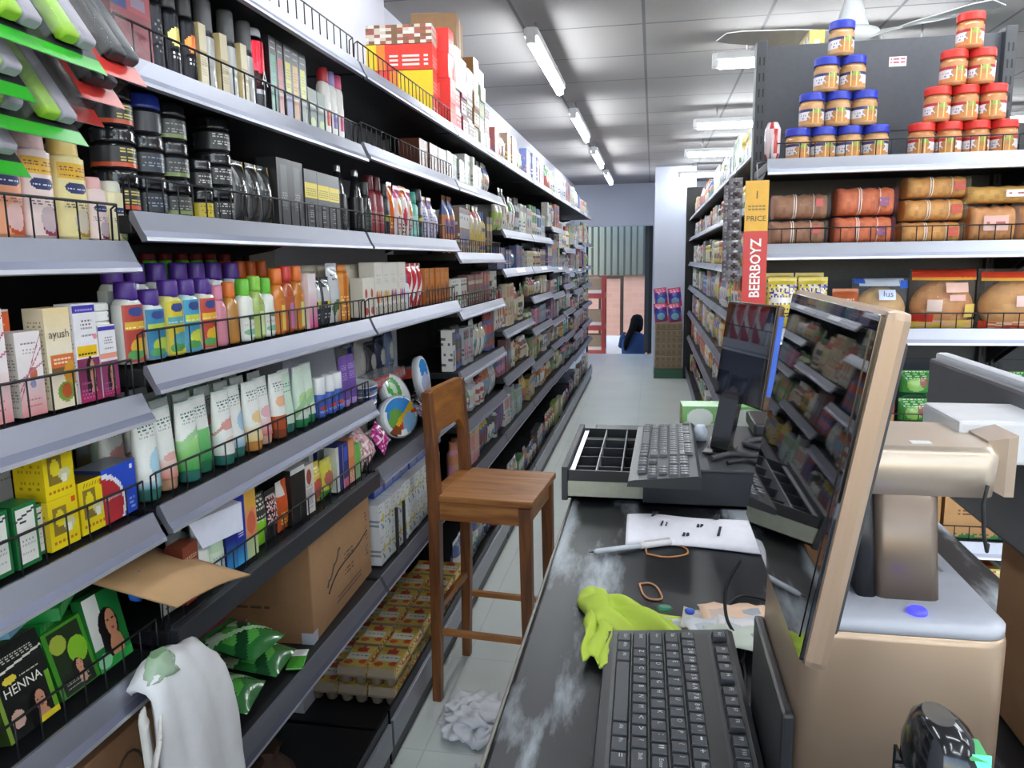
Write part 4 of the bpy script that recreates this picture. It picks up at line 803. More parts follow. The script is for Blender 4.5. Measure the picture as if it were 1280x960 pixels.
def brown_carton():
    t = empty('cardboard_carton', (-1.0, 1.92, .6345), .045); w, d, h = .47, .30, .262; c = '#b48a63'
    fr = art(c, ('r', 0, .97, 1, 1, '#a57c56'), ('r', .0, 0, .015, 1, '#a57c56'), *[('r', .35 + .02 * (k % 3), .08 + .045 * k, .80, .095 + .045 * k, '#7a6350') for k in range(3)], *[('t', .52, .30 + .06 * k, .66, .34 + .06 * k, '#6a5646', .75) for k in range(5)], ('t', .9, .25, .96, .8, '#7a6048', .5))
    sd = art('#9d7551', *[('t', .1, .18 + .09 * k, .62, .22 + .09 * k, '#5f4a38', .7) for k in range(3)], ('t', .12, .5, .4, .8, '#5f4a38', .6))
    m = MB(); m.panel((d / 2, -w / 2, 0), (0, w, 0), (0, 0, h), 60, 44, fr); m.panel((-d / 2, -w / 2, 0), (d, 0, 0), (0, 0, h), 40, 40, sd)
    m.panel((d / 2, w / 2, 0), (-d, 0, 0), (0, 0, h), 1, 1, c); m.panel((-d / 2, w / 2, 0), (0, -w, 0), (0, 0, h), 1, 1, c); m.panel((-d / 2, w / 2, 0), (d, 0, 0), (0, -w, 0), 1, 1, '#7a5a3e')
    for q in range(2): m.tube([(d / 2 + .0006, -.125 + .10 * q * .4 + .012 * k, .105 + .030 * q + .009 * k + .006 * math.sin(k * 1.9)) for k in range(6)], .0026, '#5a5048', 5)
    m.tube([(d / 2 + .001, -.12 + .03 * k + .004 * k * k, .085 + .012 * k + .006 * math.sin(k * .9) * 2) for k in range(7)], .0022, '#3e3630', 5)
    m.build('body', 'cardboard', t)
    m = MB(); m.box(-d / 2, -w / 2, h, 0 - .001, w / 2, h + .004, '#ab825c'); m.build('flap', 'cardboard', t)
    m = MB(); m.box(.001, -w / 2, h, d / 2, w / 2, h + .004, '#b0875f'); m.build('flap', 'cardboard', t)
    m = MB(); m.box(d / 2 - .03, -w / 2 - .001, .0, d / 2 + .0012, -w / 2 + .03, .03, '#c8ccd8'); m.build('tape', 'card_gloss', t, 'torn pale tape on lower corner')
    tag(t, 'big brown printed cardboard carton on the lower shelf left of the chair', 'cardboard box')
brown_carton()
wcart = carton('white and grey printed carton', .05, .20, .10, art('#e4e5e4', ('t', .15, .2, .5, .9, '#8a9096', .5), ('e', .7, .5, .18, .12, '#d8c84a'), ('e', .62, .2, .14, .06, '#6a8aa0')), art('#dfe1e2', ('t', .05, .1, .95, .9, '#8a949c', .35)), art('#e0e2e2', ('t', .0, .0, 1, 1, '#8a949c', .3)), nu=10, nv=14)
whc = bay('third', 'white tube carton')
for k in range(2): row(wcart, 13, 2.19, LV['C'][5] + k * .1008, whc if k == 0 else 'upper white carton layer', gap=.003)
bmag = carton('blue white detergent box', .085, .06, .075, art('#3a56a8', ('t', .1, .1, .9, .9, '#c8d0e8', .5), ('e', .6, .5, .2, .2, '#b84a5a')), C('#2f4a98'), art('#4a66b0', ('t', 0, 0, 1, 1, '#c0c8e0', .4)))
for k in range(1): row(bmag, 9, 2.24, LV['C'][5] + .2045 + k * .0755, 'lower layer over white cartons' if k == 0 else 'upper layer over white cartons', xf=-.87)
for k in range(2):
    m = MB().box(-.004, -.006, 0, .004, .006, .16, '#1a1a1c'); o = m.build('divider', 'satin_black'); o.location = (XF - .030, 2.30 + .075 * k, LV['C'][5]); tag(o, '%s black divider bar in front of the white tube cartons' % ('left', 'right')[k], 'divider')

# ------------------------------------------------------------------ egg packs on the base deck
def egg_pack():
    t = empty('egg_pack'); w, l = .104, .15       # w across X, l along Y
    m = MB()
    for i in range(2):
        for j in range(3):
            cx, cy = -w / 4 + i * w / 2, -l / 3 + j * l / 3
            m.lathe([(.013, 0), (.018, .004), (.024, .03), (.0255, .036)], 10, (cx, cy, 0), col='#8f7d6c')
    m.box(-w / 2, -l / 2, .030, w / 2, l / 2, .038, '#93816f', b=.003); m.build('tray', 'cardboard', t)
    lid = art('#d9bd5c', ('r', .08, .35, .92, .65, '#e2ded0'), ('r', .0, .8, .4, 1, '#c8a83a'), ('e', .25, .2, .15, .12, '#d0562c'), ('e', .8, .25, .15, .1, '#d84a2c'), ('r', .3, .72, .7, .9, '#b83a2c'), ('t', .12, .38, .88, .62, '#7a8a9a', .5), ('r', .45, .9, .6, 1, '#c83a2a'))
    m = MB(); a, b, h = w / 2 - .001, l / 2 - .001, .066
    m.panel((-a * .86, -b * .93, h), (2 * a * .86, 0, 0), (0, 2 * b * .93, 0), 14, 20, lid)
    m.panel((-a, -b, .038), (2 * a, 0, 0), (0, .01, h - .038), 8, 3, C('#a8957e')); m.panel((a, b, .038), (-2 * a, 0, 0), (0, -.01, h - .038), 8, 3, C('#a8957e'))
    sd = art('#d8b840', ('z', 0, .2, 1, .8, [C('#e0c860'), C('#e8e0d0'), C('#c85a3a')]))
    m.panel((a, -b, .038), (0, 2 * b, 0), (-a * .14, 0, h - .038), 14, 5, sd); m.panel((-a, b, .038), (0, -2 * b, 0), (a * .14, 0, h - .038), 14, 5, sd)
    m.build('lid', 'card_gloss', t)
    return Good(t, w, l, .068, 'yellow printed egg pack', 'egg pack')
eg = egg_pack(); ny = 6
for j in range(ny):
    for i in range(3):
        for k in range(2 if i < 2 else 1):
            put(eg, -.868 - i * .108, 2.30 + j * .156, .1255 + k * .068, 'on the base deck, %s %s' % (('aisle', 'middle', 'rear')[i] + ' row,', ('lower layer', 'upper layer')[k]), RN.uniform(-.02, .02))
m = MB(); m.lathe([(.09, 0), (.10, .03), (.085, .1), (.05, .15), (.02, .17), (.035, .20)], 18, col='#4a3428', sx=.8); 
for q in range(len(m.v)): m.v[q] += Vector((.006 * math.sin(q * 1.7), .006 * math.cos(q * 2.3), 0))
o = m.build('sack', 'cloth'); o.location = (-.99, 1.70, .1255); tag(o, 'small brown tied sack on the base deck at bottom of the left bay', 'sack')
m = MB(); m.box(-.10, -.13, 0, .10, .13, .21, '#8a6444', b=.003); m.lathe([(.035, 0), (.045, 0), (.045, .002), (.035, .002), (.035, 0)], 20, col='#2c201a', caps=False) if False else None
m.tube([(.1008, -.02 + .035 * math.cos(a * .4), .12 + .05 * math.sin(a * .4)) for a in range(16)], .0025, '#3a2a20', 4, True)
o = m.build('cardboard_carton', 'cardboard'); o.location = (-.935, 1.02, .6415); tag(o, 'brown carton with dark ring mark beneath the hanging white bags', 'cardboard box')

# ------------------------------------------------------------------ messy shelf of plates and toys behind the chair
z = LV['C'][4]; wm = bay('third', 'messy')
def disc_pack(desc, w, h, pic, d=.03):
    m = MB(); n = 28; rings = []
    def oval(s, x): return [(x, w / 2 * s * math.cos(2 * PI * i / n), h / 2 + h / 2 * s * math.sin(2 * PI * i / n)) for i in range(n)]
    a = pic
    for k in range(9):
        s = 1 - k / 8 * .96; rings.append(oval(s, d * .5 + .006 * math.sin(k / 8 * PI / 2)))
    m.loft(rings, art=lambda u, v, i, j: a(.5 + .5 * (1 - v) * math.cos(2 * PI * u), .5 + .5 * (1 - v) * math.sin(2 * PI * u), i, j))
    m.loft([oval(.9, -d * .5), oval(1, -d * .4), oval(1.02, d * .4), oval(1, d * .5)], '#dfe4e8')
    return Good(m.build('plate_pack', 'film'), w, d, h, desc, 'plate')
pic1 = art('#e8ecf0', ('e', .55, .6, .42, .34, '#3a8ad0'), ('e', .35, .45, .2, .25, '#6aa04a'), ('b', .05, .75, .09, '#e8b828'), ('b', .02, .55, .06, '#d04a2a'), ('e', .75, .3, .25, .25, '#8ab8e0'), ('e', .3, .2, .14, .12, '#8a4a2a'))
pic2 = art('#e4e8ea', ('e', .4, .6, .25, .3, '#3a9a3a'), ('e', .4, .6, .1, .16, '#c8e0c0'))
pic3 = art('#dfe6f0', ('e', .5, .7, .34, .24, '#2f8ad8'), ('e', .5, .35, .34, .25, '#a8b8d8'), ('e', .55, .3, .16, .12, '#c8a8b0'))
PL = lambda g, x, y, zz, tl, rz, lab: tag(place_(g, x, y, zz, tl, rz), lab, g.cat)
def place_(g, x, y, zz, tl, rz): o = g.get(); o.location = (x, y, zz); o.rotation_euler = (0, tl, rz); return o
PL(disc_pack('', .19, .15, pic1), -.86, 2.50, z + .004, -.25, -.35, 'colourful picture plate in clear wrap, leaning on the messy shelf')
PL(disc_pack('', .16, .15, pic2), -.90, 2.64, z + .07, -.5, -.2, 'white plate with green centre, behind the picture plate')
PL(disc_pack('', .09, .17, pic3), -.865, 2.80, z + .085, -.15, -.2, 'narrow white pack with blue picture, standing above the chair back')
for k in range(7):
    m = MB(); m.lathe([(.05, 0), (.085, .012), (.095, .016), (.096, .018), (.085, .016), (.05, .005)], 26, col=('#dfe3ea', '#4a78c0')[k % 2], caps=False); m.lathe([(.0, .0045), (.051, .005)], 26, col='#dfe3ea', caps=False)
    o = m.build('plate', 'gloss'); o.location = (-1.0, 2.36 + .004 * k, z + .115 + .014 * k); o.rotation_euler = (.02, .1, 0); tag(o, '%s plate from the bottom in the blue white pile on the messy shelf' % ORD[k], 'plate')
m = MB(); m.lathe([(.07, 0), (.08, .05), (.075, .095), (.02, .10)], 18, col='#8a8680'); o = m.build('bowl_stack', 'haze_film'); o.location = (-1.02, 2.37, z + .002); tag(o, 'grey wrapped stack of bowls under the blue white plates', 'bowls')
m = MB(); m.box(-.006, -.04, 0, .006, .04, .16, '#6a6864', b=.003); m.panel((.0062, -.034, .01), (0, .068, 0), (0, 0, .14), 10, 14, art('#7a7874', ('t', .1, .1, .9, .9, '#a8a4a0', .5))); o = m.build('blister_pack', 'haze_film'); o.location = (-.95, 2.25, z + .19); o.rotation_euler = (-.12, -.15, 0); tag(o, 'tall grey blister pack leaning at the left of the messy shelf', 'pack')
for k, (yy, zz, c, l) in enumerate(((2.50, .30, '#a83a40', 'red and silver flat pack at the back of the messy shelf'), (2.72, .30, '#b04038', 'red flat pack right of the silver one on the messy shelf'), (2.98, .28, '#b8443c', 'small red pack at right end of the messy shelf'))):
    g = carton('', .16 if k < 2 else .07, .12, .04, art(c, ('z', 0, .2, 1, .8, [C(c), C('#c8c8cc'), C(c)])), C(c), C('#9a9aa0'), mat='film', name='flat_pack'); o = g.get(); o.location = (-1.015, (2.57, 2.77, 2.98)[k], z + zz - .14); o.rotation_euler = (.05, -.1, .15 * (k - 1)); tag(o, l, 'pack')
for k in range(2):
    g = carton('', .10, .10, .05, art('#2c3c78' if k < 2 else '#8a8890', ('t', .1, .1, .9, .9, '#b8b8c0', .4)), C('#3a3c50'), name='box'); o = g.get(); o.location = (-1.165, 2.3 + .14 * k, z); tag(o, '%s dark stock box at the back of the messy shelf' % ORD[k], 'box')
back = [('#34427e', .17), ('#b8b4b0', .19), ('#3a3c44', .16), ('#2c3550', .17), ('#6a7a9a', .2)]
for k, (c, hh) in enumerate(back):
    g = pouch('', .09, .05, hh, art(c, ('e', .5, .5, .3, .2, '#c8c4c0'), ('t', .1, .1, .9, .3, '#a8a8b0', .5)), name='packet'); o = g.get(); o.location = (-1.10, 2.62 + .11 * k, z + .147); tag(o, '%s upright packet from the left, back of the messy shelf' % ORD[k], 'packet')
    g = carton('', .10, .10, .145, art('#3a3a40'), None, name='box'); o = g.get(); o.location = (-1.10, 2.62 + .11 * k, z); tag(o, 'dark box under the %s upright packet, messy shelf' % ORD[k], 'box')
toy = [('pink', '#e0b0b4', .06), ('lime green', '#6cc83c', .05), ('magenta', '#c42c8a', .05), ('cream', '#d8ccb8', .045), ('lilac', '#b8a0c8', .05), ('black', '#2a2a2c', .06), ('white', '#e0dce0', .05), ('rose', '#d8a8a8', .05)]
for k, (nm, c, r) in enumerate(toy):
    m = MB(); rnd = random.Random(k); f = lambda u, v: r * .35 * max(0, math.sin(PI * u)) ** .6 * max(0, math.sin(PI * v)) ** .6 * (1 + .3 * math.sin(u * 9 + k) * math.sin(v * 7))
    pa = art(c, ('z', 0, 0, 1, 1, [C(c), mixc(C(c), (1, 1, 1), .5), C(c), mixc(C(c), (0, 0, 0), .5), C(c)]))
    m.panel((0, -r * .9, 0), (0, r * 1.8, 0), (0, 0, r * 1.7), 14, 14, pa, f, True); m.panel((-.0005, r * .9, 0), (0, -r * 1.8, 0), (0, 0, r * 1.7), 14, 14, pa, f, True); m.xf(Matrix.Rotation(rnd.uniform(-1.2, -.4), 4, 'Y') @ Matrix.Rotation(rnd.uniform(-.4, .4), 4, 'X'))
    o = m.build('soft_packet', 'film'); o.location = (-.838 - .02 * (k % 2), (2.15 + .066 * k if k < 4 else 2.76 + .085 * (k - 4)), z + .022); tag(o, 'crumpled %s packet on the messy shelf edge behind the chair' % nm, 'packet')
for k, c in enumerate(('#caa49c',)):
    g = pouch('', .15, .05, .11, art(c, ('z', 0, 0, 1, 1, [C(c), C('#e0d8d4'), C('#8a6a6a'), C(c)])), name='packet'); o = g.get(); o.location = (-.96 + .0 * k, 2.19 + .16 * k, z + .03); o.rotation_euler = (0, -.6, 0); tag(o, 'pale pink wrapped packet lying at the left of the messy shelf', 'packet')

# ------------------------------------------------------------------ top of the left run: stacked cartons
zt = 2.145
redyel = carton('', .10, .34, .095, art('#d8382e', ('t', .1, .2, .9, .8, '#f0d0c8', .5)), art('#d43c30', ('g', 0, 0.001, C('#d43c30'), C('#d43c30')), ('r', 0, 0, .34, 1, '#e4c42c'), ('r', .34, 0, .46, 1, '#dc8030'), ('t', .5, .15, .95, .85, '#f4dcd4', .75)), nu=40, nv=12, name='carton')
yelred = carton('', .10, .34, .095, art('#d8382e', ('t', .1, .2, .9, .8, '#f0d0c8', .5)), art('#d43c30', ('r', .62, 0, 1, 1, '#e4c42c'), ('r', .5, 0, .62, 1, '#dc8030'), ('t', .05, .15, .48, .85, '#f4dcd4', .75)), nu=40, nv=12, name='carton')
brw = carton('', .10, .34, .07, art('#b8b0a8', ('t', .1, .2, .9, .8, '#5a4a40', .5)), art('#8a7460', ('z', 0, 0, 1, 1, [C('#7a5c44'), C('#d8d4cc'), C('#9a5a4a'), C('#c8bcae')])), nu=30, nv=6, name='carton')
zz = zt
for k, (g, nm) in enumerate(((yelred, 'lowest red and yellow'), (yelred, 'middle yellow ended red'), (redyel, 'upper red and yellow'), (brw, 'brown and white striped top'))):
    o = g.get(); o.location = (-1.03, 3.05, zz + .0015 * (k + 1)); o.rotation_euler = (0, 0, .10 if k else .04); zz += g.h + .001; tag(o, '%s carton of the stack atop the left shelving' % nm, 'carton')
STK = [('red', '#d83a36', '#e86a5a', 3.19, .085, .095, 4), ('white and red', '#e8e0de', '#c8343a', 3.295, .09, .085, 4), ('burgundy and white', '#7a2438', '#e4e0e0', 3.405, .09, .078, 4), ('white and brown', '#e6e2de', '#6a4a3a', 3.52, .10, .075, 4), ('brown and white', '#8a6238', '#e8e4de', 3.64, .10, .075, 5), ('pale green glass', '#a8b498', '#c8c8a0', 3.765, .10, .07, 5), ('grey and white', '#c4c4c8', '#8a6a5a', 3.89, .10, .07, 3)]
for nm, a, b, y, w, h, n in STK:
    g = carton('', w, .22, h, art(a, ('r', .0, .25, 1, .75, b), ('t', .1, .3, .9, .7, a, .5)), art(a, ('r', .2, .2, .8, .8, b)), nu=10, nv=10, name='carton')
    for k in range(n):
        o = g.get(); o.location = (-.935 + RN.uniform(-.006, .006), y, zt + k * (h + .0008) + .001); tag(o, '%s carton, %s up in its stack on top of the left shelving' % (nm, ORD[k]), 'carton')
m = MB(); m.box(-.10, -.10, 0, .10, .10, .17, '#a88462'); m.box(-.10, -.10, .17, .02, .10, .173, '#b89470'); m.box(.1, -.02, .02, .1003, .02, .17, '#c8b090')
o = m.build('cardboard_carton', 'cardboard'); o.location = (-.97, 3.52, 2.5); o.rotation_euler = (0, 0, .1); tag(o, 'plain brown cardboard box on top of the stacked cartons near the ceiling', 'cardboard box')
# ------------------------------------------------------------------ farther bays: single-mesh packets of many kinds
PAL = [('red', '#b83a34'), ('white', '#dcdcd8'), ('blue', '#3a56a0'), ('green', '#4a8a4a'), ('yellow', '#d0b440'), ('orange', '#cc7434'), ('purple', '#6a4a8a'), ('pink', '#cc7a96'), ('teal', '#4a9a9c'), ('brown', '#7a523a'), ('cream', '#d4c8ac'), ('black', '#2c2c32'), ('sky blue', '#7aacd0'), ('lime', '#9ab84a'), ('silver', '#a8acb4'), ('maroon', '#7a2a34')]
PD = dict(PAL)
FARG = {}
def far_good(kind, c1, c2, w, d, h, seed, nmx='carton'):
    k = (kind, c1, c2, w, d, h, nmx)
    if k in FARG: return FARG[k]
    r = random.Random(str(k)); a, b = [mixc(C(PD[q]), (.8, .78, .76), .12) for q in (c1, c2)]; e = mixc(C(r.choice(PAL)[1]), (.7, .68, .66), .12)
    sh = [('r', 0, r.uniform(.55, .75), 1, r.uniform(.78, .97), b), ('e', r.uniform(.35, .65), r.uniform(.3, .5), r.uniform(.2, .34), r.uniform(.12, .22), e), ('t', .12, .08, .88, .3, b, .6), ('t', .15, .78, .85, .95, e, .4)]
    f = art(a, *sh); nm = '%s and %s %s' % (c1, c2, kind)
    if kind == 'carton': g = carton(nm, w, d, h, f, art(a, ('t', .1, .1, .9, .9, b, .3)), C(a), nu=10, nv=16, name=nmx)
    elif kind == 'pouch': g = pouch(nm, w, d, h, f, nu=9, nv=12)
    elif kind == 'bottle':
        m = MB(); hb = h * .8
        m.loft([sect(0, w * .9, d * .9, 2.4, 14)] + [sect(.004 + hb * .85 * i / 8, w, d, 2.4, 14) for i in range(9)] + [sect(hb, w * .5, d * .6, 2.2, 14), sect(hb + .004, w * .55, d * .65, 2, 14), sect(h, w * .5, d * .6, 2, 14)], art=lambda u, v, i, j: C(b) if j >= 10 else f(min(1, max(0, (u - .25) * 2)), min(.99, v * 1.25), i, j))
        g = Good(m.build('bottle', 'plastic'), w, d, h, nm, 'bottle')
    elif kind == 'jar':
        m = MB(); r0 = w / 2
        m.lathe([(r0 * .9, 0)] + [(r0, .004 + h * .7 * i / 6) for i in range(7)] + [(r0 * .95, h * .74), (r0 * 1.02, h * .76), (r0 * 1.02, h * .98), (r0 * .9, h)], 16, art=lambda u, v, i, j: C(b) if j >= 8 else f((u * 2 + .5) % 1, v * 1.3, i, j))
        g = Good(m.build('jar', 'gloss'), w, w, h, nm, 'jar')
    FARG[k] = g; return g
RF = random.Random(21)
SHN = ['top', 'second', 'third', 'fourth', 'fifth', 'sixth', 'seventh', 'eighth', 'base']
def fill(y0, y1, z, hmax, where, pal, kinds, place, wr=(.06, .10), dens=1.0, hmin=.6, nmx='carton'):
    y = y0
    while y < y1 - .05:
        kind = RF.choice(kinds); c1 = RF.choice(('white', 'cream', 'silver', 'white')) if RF.random() < .4 else RF.choice(pal); c2 = RF.choice([p for p in ('white', 'red', 'blue', 'yellow', 'green', 'cream', 'black', 'orange') if p != c1])
        w = round(RF.uniform(*wr), 2); d = .05 if kind != 'jar' else w; h = round(min(hmax, .26) * RF.uniform(hmin, .96), 2)
        if kind == 'jar': h = min(h, round(w * 1.5, 2))
        g = far_good(kind, c1, c2, w, d, h, 0, nmx)
        for i in range(RF.choice((1, 2, 2, 3, 3, 4))):
            if y + w > y1: break
            if RF.random() < dens: place(g, y + w / 2, z, where)
            y += w + .004
        y += RF.choice((.004, .004, .02))
BAYN = dict(D='fourth', E='fifth', F='sixth', G='seventh', H='eighth', I='ninth', J='tenth')
def put_left(g, y, z, where): put(g, -.842 - g.d / 2 + RF.uniform(-.008, .004), y, z, where, RF.uniform(-.05, .05))
ALLC = [p[0] for p in PAL]
PALS = {('D', 1): ['white', 'cream', 'white', 'silver'], ('D', 2): ['maroon', 'brown', 'orange', 'yellow', 'black', 'cream'], ('D', 3): ['orange', 'brown', 'sky blue', 'white', 'cream', 'maroon'], ('D', 4): ['silver', 'blue', 'white', 'red', 'sky blue'], ('D', 5): ['purple', 'blue', 'white', 'silver'], ('D', 6): ['blue', 'purple', 'white', 'pink'],
        ('E', 1): ['white', 'white', 'silver', 'lime'], ('F', 1): ['white', 'silver', 'green', 'black'], ('E', 2): ['blue', 'sky blue', 'silver'], ('F', 2): ['maroon', 'cream', 'white'], ('E', 3): ['cream', 'white', 'pink', 'red'], ('F', 3): ['cream', 'white', 'red', 'maroon'], ('E', 4): ['orange', 'yellow', 'red', 'maroon'], ('F', 4): ['teal', 'sky blue', 'pink', 'cream'], ('E', 5): ['purple', 'yellow', 'green', 'maroon'], ('F', 5): ['blue', 'teal', 'lime', 'green'], ('F', 6): ['yellow', 'purple', 'yellow', 'orange'], ('G', 1): ['green', 'white', 'orange'], ('G', 2): ['blue', 'pink', 'sky blue'], ('G', 3): ['red', 'white', 'pink', 'teal'], ('H', 2): ['sky blue', 'pink', 'purple'], ('H', 1): ['green', 'lime', 'teal'], ('J', 1): ['red', 'white', 'teal']}
for b in 'DEFGHIJ':
    y0, y1 = YR[b]; lv = LV[b]
    for i in range(1, len(lv)):
        top = lv[i - 1] - .036 if i else 9
        pal = PALS.get((b, i), ALLC); kinds = ['carton', 'carton', 'pouch', 'bottle'] if i < 5 else ['pouch', 'pouch', 'carton', 'bottle']
        fill(y0 + .02, y1 - .02, lv[i] - .004, top - lv[i] - .01, "on the %s left bay's %s shelf" % (BAYN[b], SHN[i]), pal, kinds, put_left, (.045, .075) if b in 'DE' else (.06, .11), hmin=.62, nmx='carton' if b in 'DE' else 'product_box')
    fill(y0 + .02, y1 - .02, .127, .30, "on the %s left bay's base shelf" % BAYN[b], ['purple', 'red', 'white', 'pink', 'black', 'blue', 'green'] if b in 'DEF' else ALLC, ['pouch', 'pouch', 'carton'], put_left, (.09, .14), hmin=.5)
    if b != 'D':
        fill(y0 + .02, y1 - .02, 2.146, .24 if b in 'GHI' else .2, "on the %s left bay's top shelf" % BAYN[b], {'E': ['yellow', 'brown', 'red', 'white', 'lime'], 'F': ['red', 'orange', 'blue', 'white', 'lime'], 'G': ['white', 'purple', 'red', 'white'], 'H': ['red', 'white', 'pink']}.get(b, ['blue', 'sky blue', 'white', 'lime', 'silver']), ['carton', 'pouch', 'carton'], put_left, (.08, .13), hmin=.75)
# white bottles and brown cartons on the third bay's perfume level
bb = carton('brown wooden look carton', .115, .08, .105, art('#6a3a24', ('t', .1, .1, .9, .9, '#8a5a3a', .4), ('r', .6, .7, 1, .95, '#9a8a80')), C('#5a2f1e'), nu=10, nv=10)
row(bb, 3, 2.74, LV['C'][1], bay('third', 'perfume'), gap=.006)

# ------------------------------------------------------------------ right-hand run behind the end display
XR = .46
def unit_right(label, y0, y1, levels):
    t = empty('shelving_unit', (.68, (y0 + y1) / 2, 0)); oy = (y0 + y1) / 2
    def L(m): return m.xf(Matrix.Translation((-.68, -oy, 0)))
    L(MB().box(.90, y0, .02, .93, y1, 2.2, '#15171d')).build('back_panel', 'satin_black', t)
    for y in (y0, y1 - .03): L(MB().box(.875, y, 0, .90, y + .028, 2.2, '#1c1d22')).build('upright', 'satin_black', t)
    for z in levels:
        s = L(MB().box(XR + .022, y0 + .004, z - .034, .90, y1 - .004, z - .006, BLK, b=.003)).build('shelf', 'satin_black', t)
        pr = [(XR + .024, z), (XR + .018, z + .001), (XR + .004, z - .030), (XR - .003, z - .040), (XR - .004, z - .046), (XR + .006, z - .048), (XR + .012, z - .036), (XR + .026, z - .012)]
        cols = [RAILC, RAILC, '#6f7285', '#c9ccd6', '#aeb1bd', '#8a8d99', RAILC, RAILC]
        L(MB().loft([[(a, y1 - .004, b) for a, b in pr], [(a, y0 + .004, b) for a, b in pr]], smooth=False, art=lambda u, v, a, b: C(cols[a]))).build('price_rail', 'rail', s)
    s = L(MB().box(XR, y0 + .004, .02, .90, y1 - .004, .124, '#15161a', b=.003)).build('base_deck', 'satin_black', t)
    L(MB().box(XR - .012, y0 + .004, .06, XR - .001, y1 - .004, .17, '#7a7d86', b=.002)).build('base_rail', 'rail', s)
    tag(t, label, 'shelving')
RL = [2.12, 1.86, 1.55, 1.25, .92, .60]
YRR = [(2.86, 3.9), (3.91, 4.95), (4.96, 6.0), (6.01, 7.2), (7.21, 8.6), (8.61, 10.3)]
def put_right(g, y, z, where): put(g, .512 + g.d / 2 + RF.uniform(-.004, .008), y, z, where, PI + RF.uniform(-.05, .05))
for q, (y0, y1) in enumerate(YRR):
    unit_right('%s black shelving bay from the camera, right side of the aisle' % ORD[q], y0, y1, RL)
    for i, z in enumerate(RL):
        top = .28 if i == 0 else RL[i - 1] - .036 - z
        pal = (['silver', 'white', 'orange', 'yellow', 'lime', 'cream'], ['cream', 'brown', 'white', 'pink', 'red'], ['cream', 'silver', 'brown', 'yellow'], ['yellow', 'white', 'green', 'sky blue'], ['yellow', 'blue', 'white', 'red', 'orange'], ['yellow', 'orange', 'red', 'white'])[i]
        fill(y0 + .02, y1 - .02, z - .004, top - .01, "on the %s right bay's %s shelf" % (ORD[q], SHN[i]), pal, ['carton', 'pouch', 'bottle', 'jar'], put_right, (.08, .13) if q < 3 else (.11, .16), hmin=.65, nmx='grocery_box')
    fill(y0 + .02, y1 - .02, .126, .3, "on the %s right bay's base shelf" % ORD[q], ['orange', 'green', 'white', 'yellow', 'red'], ['pouch', 'carton', 'pouch'], put_right, (.11, .16), hmin=.6, nmx='grocery_box')
for k, (y, x) in enumerate(((4.50, .42), (4.12, .41))):
    t = empty('sachet_strip', (x, y, 2.0), PI / 2 - .35); cols = ['#8d8a90', '#a7a5aa', '#77747c']
    for s in range(10):
        m = MB(); m.panel((-.004, .035, -.052 * s - .052), (0, -.07, 0), (0, 0, .05), 6, 5, art(cols[(s + k) % 3], ('t', .1, .1, .9, .9, '#d0ced4', .5), ('e', .6, .5, .2, .25, '#5a4650')), lambda u, v: .006 * math.sin(PI * u) * math.sin(PI * v), True)
        m.panel((.001, -.035, -.052 * s - .052), (0, .07, 0), (0, 0, .05), 1, 1, '#8a888e'); m.build('sachet', 'film', t)
    m = MB(); m.tube([(-.001, 0, 0), (-.001, 0, .04), (.06, 0, .06)], .002, '#888888', 5); m.build('hook', 'metal', t)
    tag(t, '%s grey sachet strip hanging left of the red and yellow sign' % ('left', 'right')[k], 'sachet strip')
m = MB(); m.box(.42, 10.32, 0, .90, 10.40, 2.5, '#101116', b=.004); o = m.build('partition_board', 'satin_black'); tag(o, 'tall black end panel at the far end of the right shelving', 'panel')
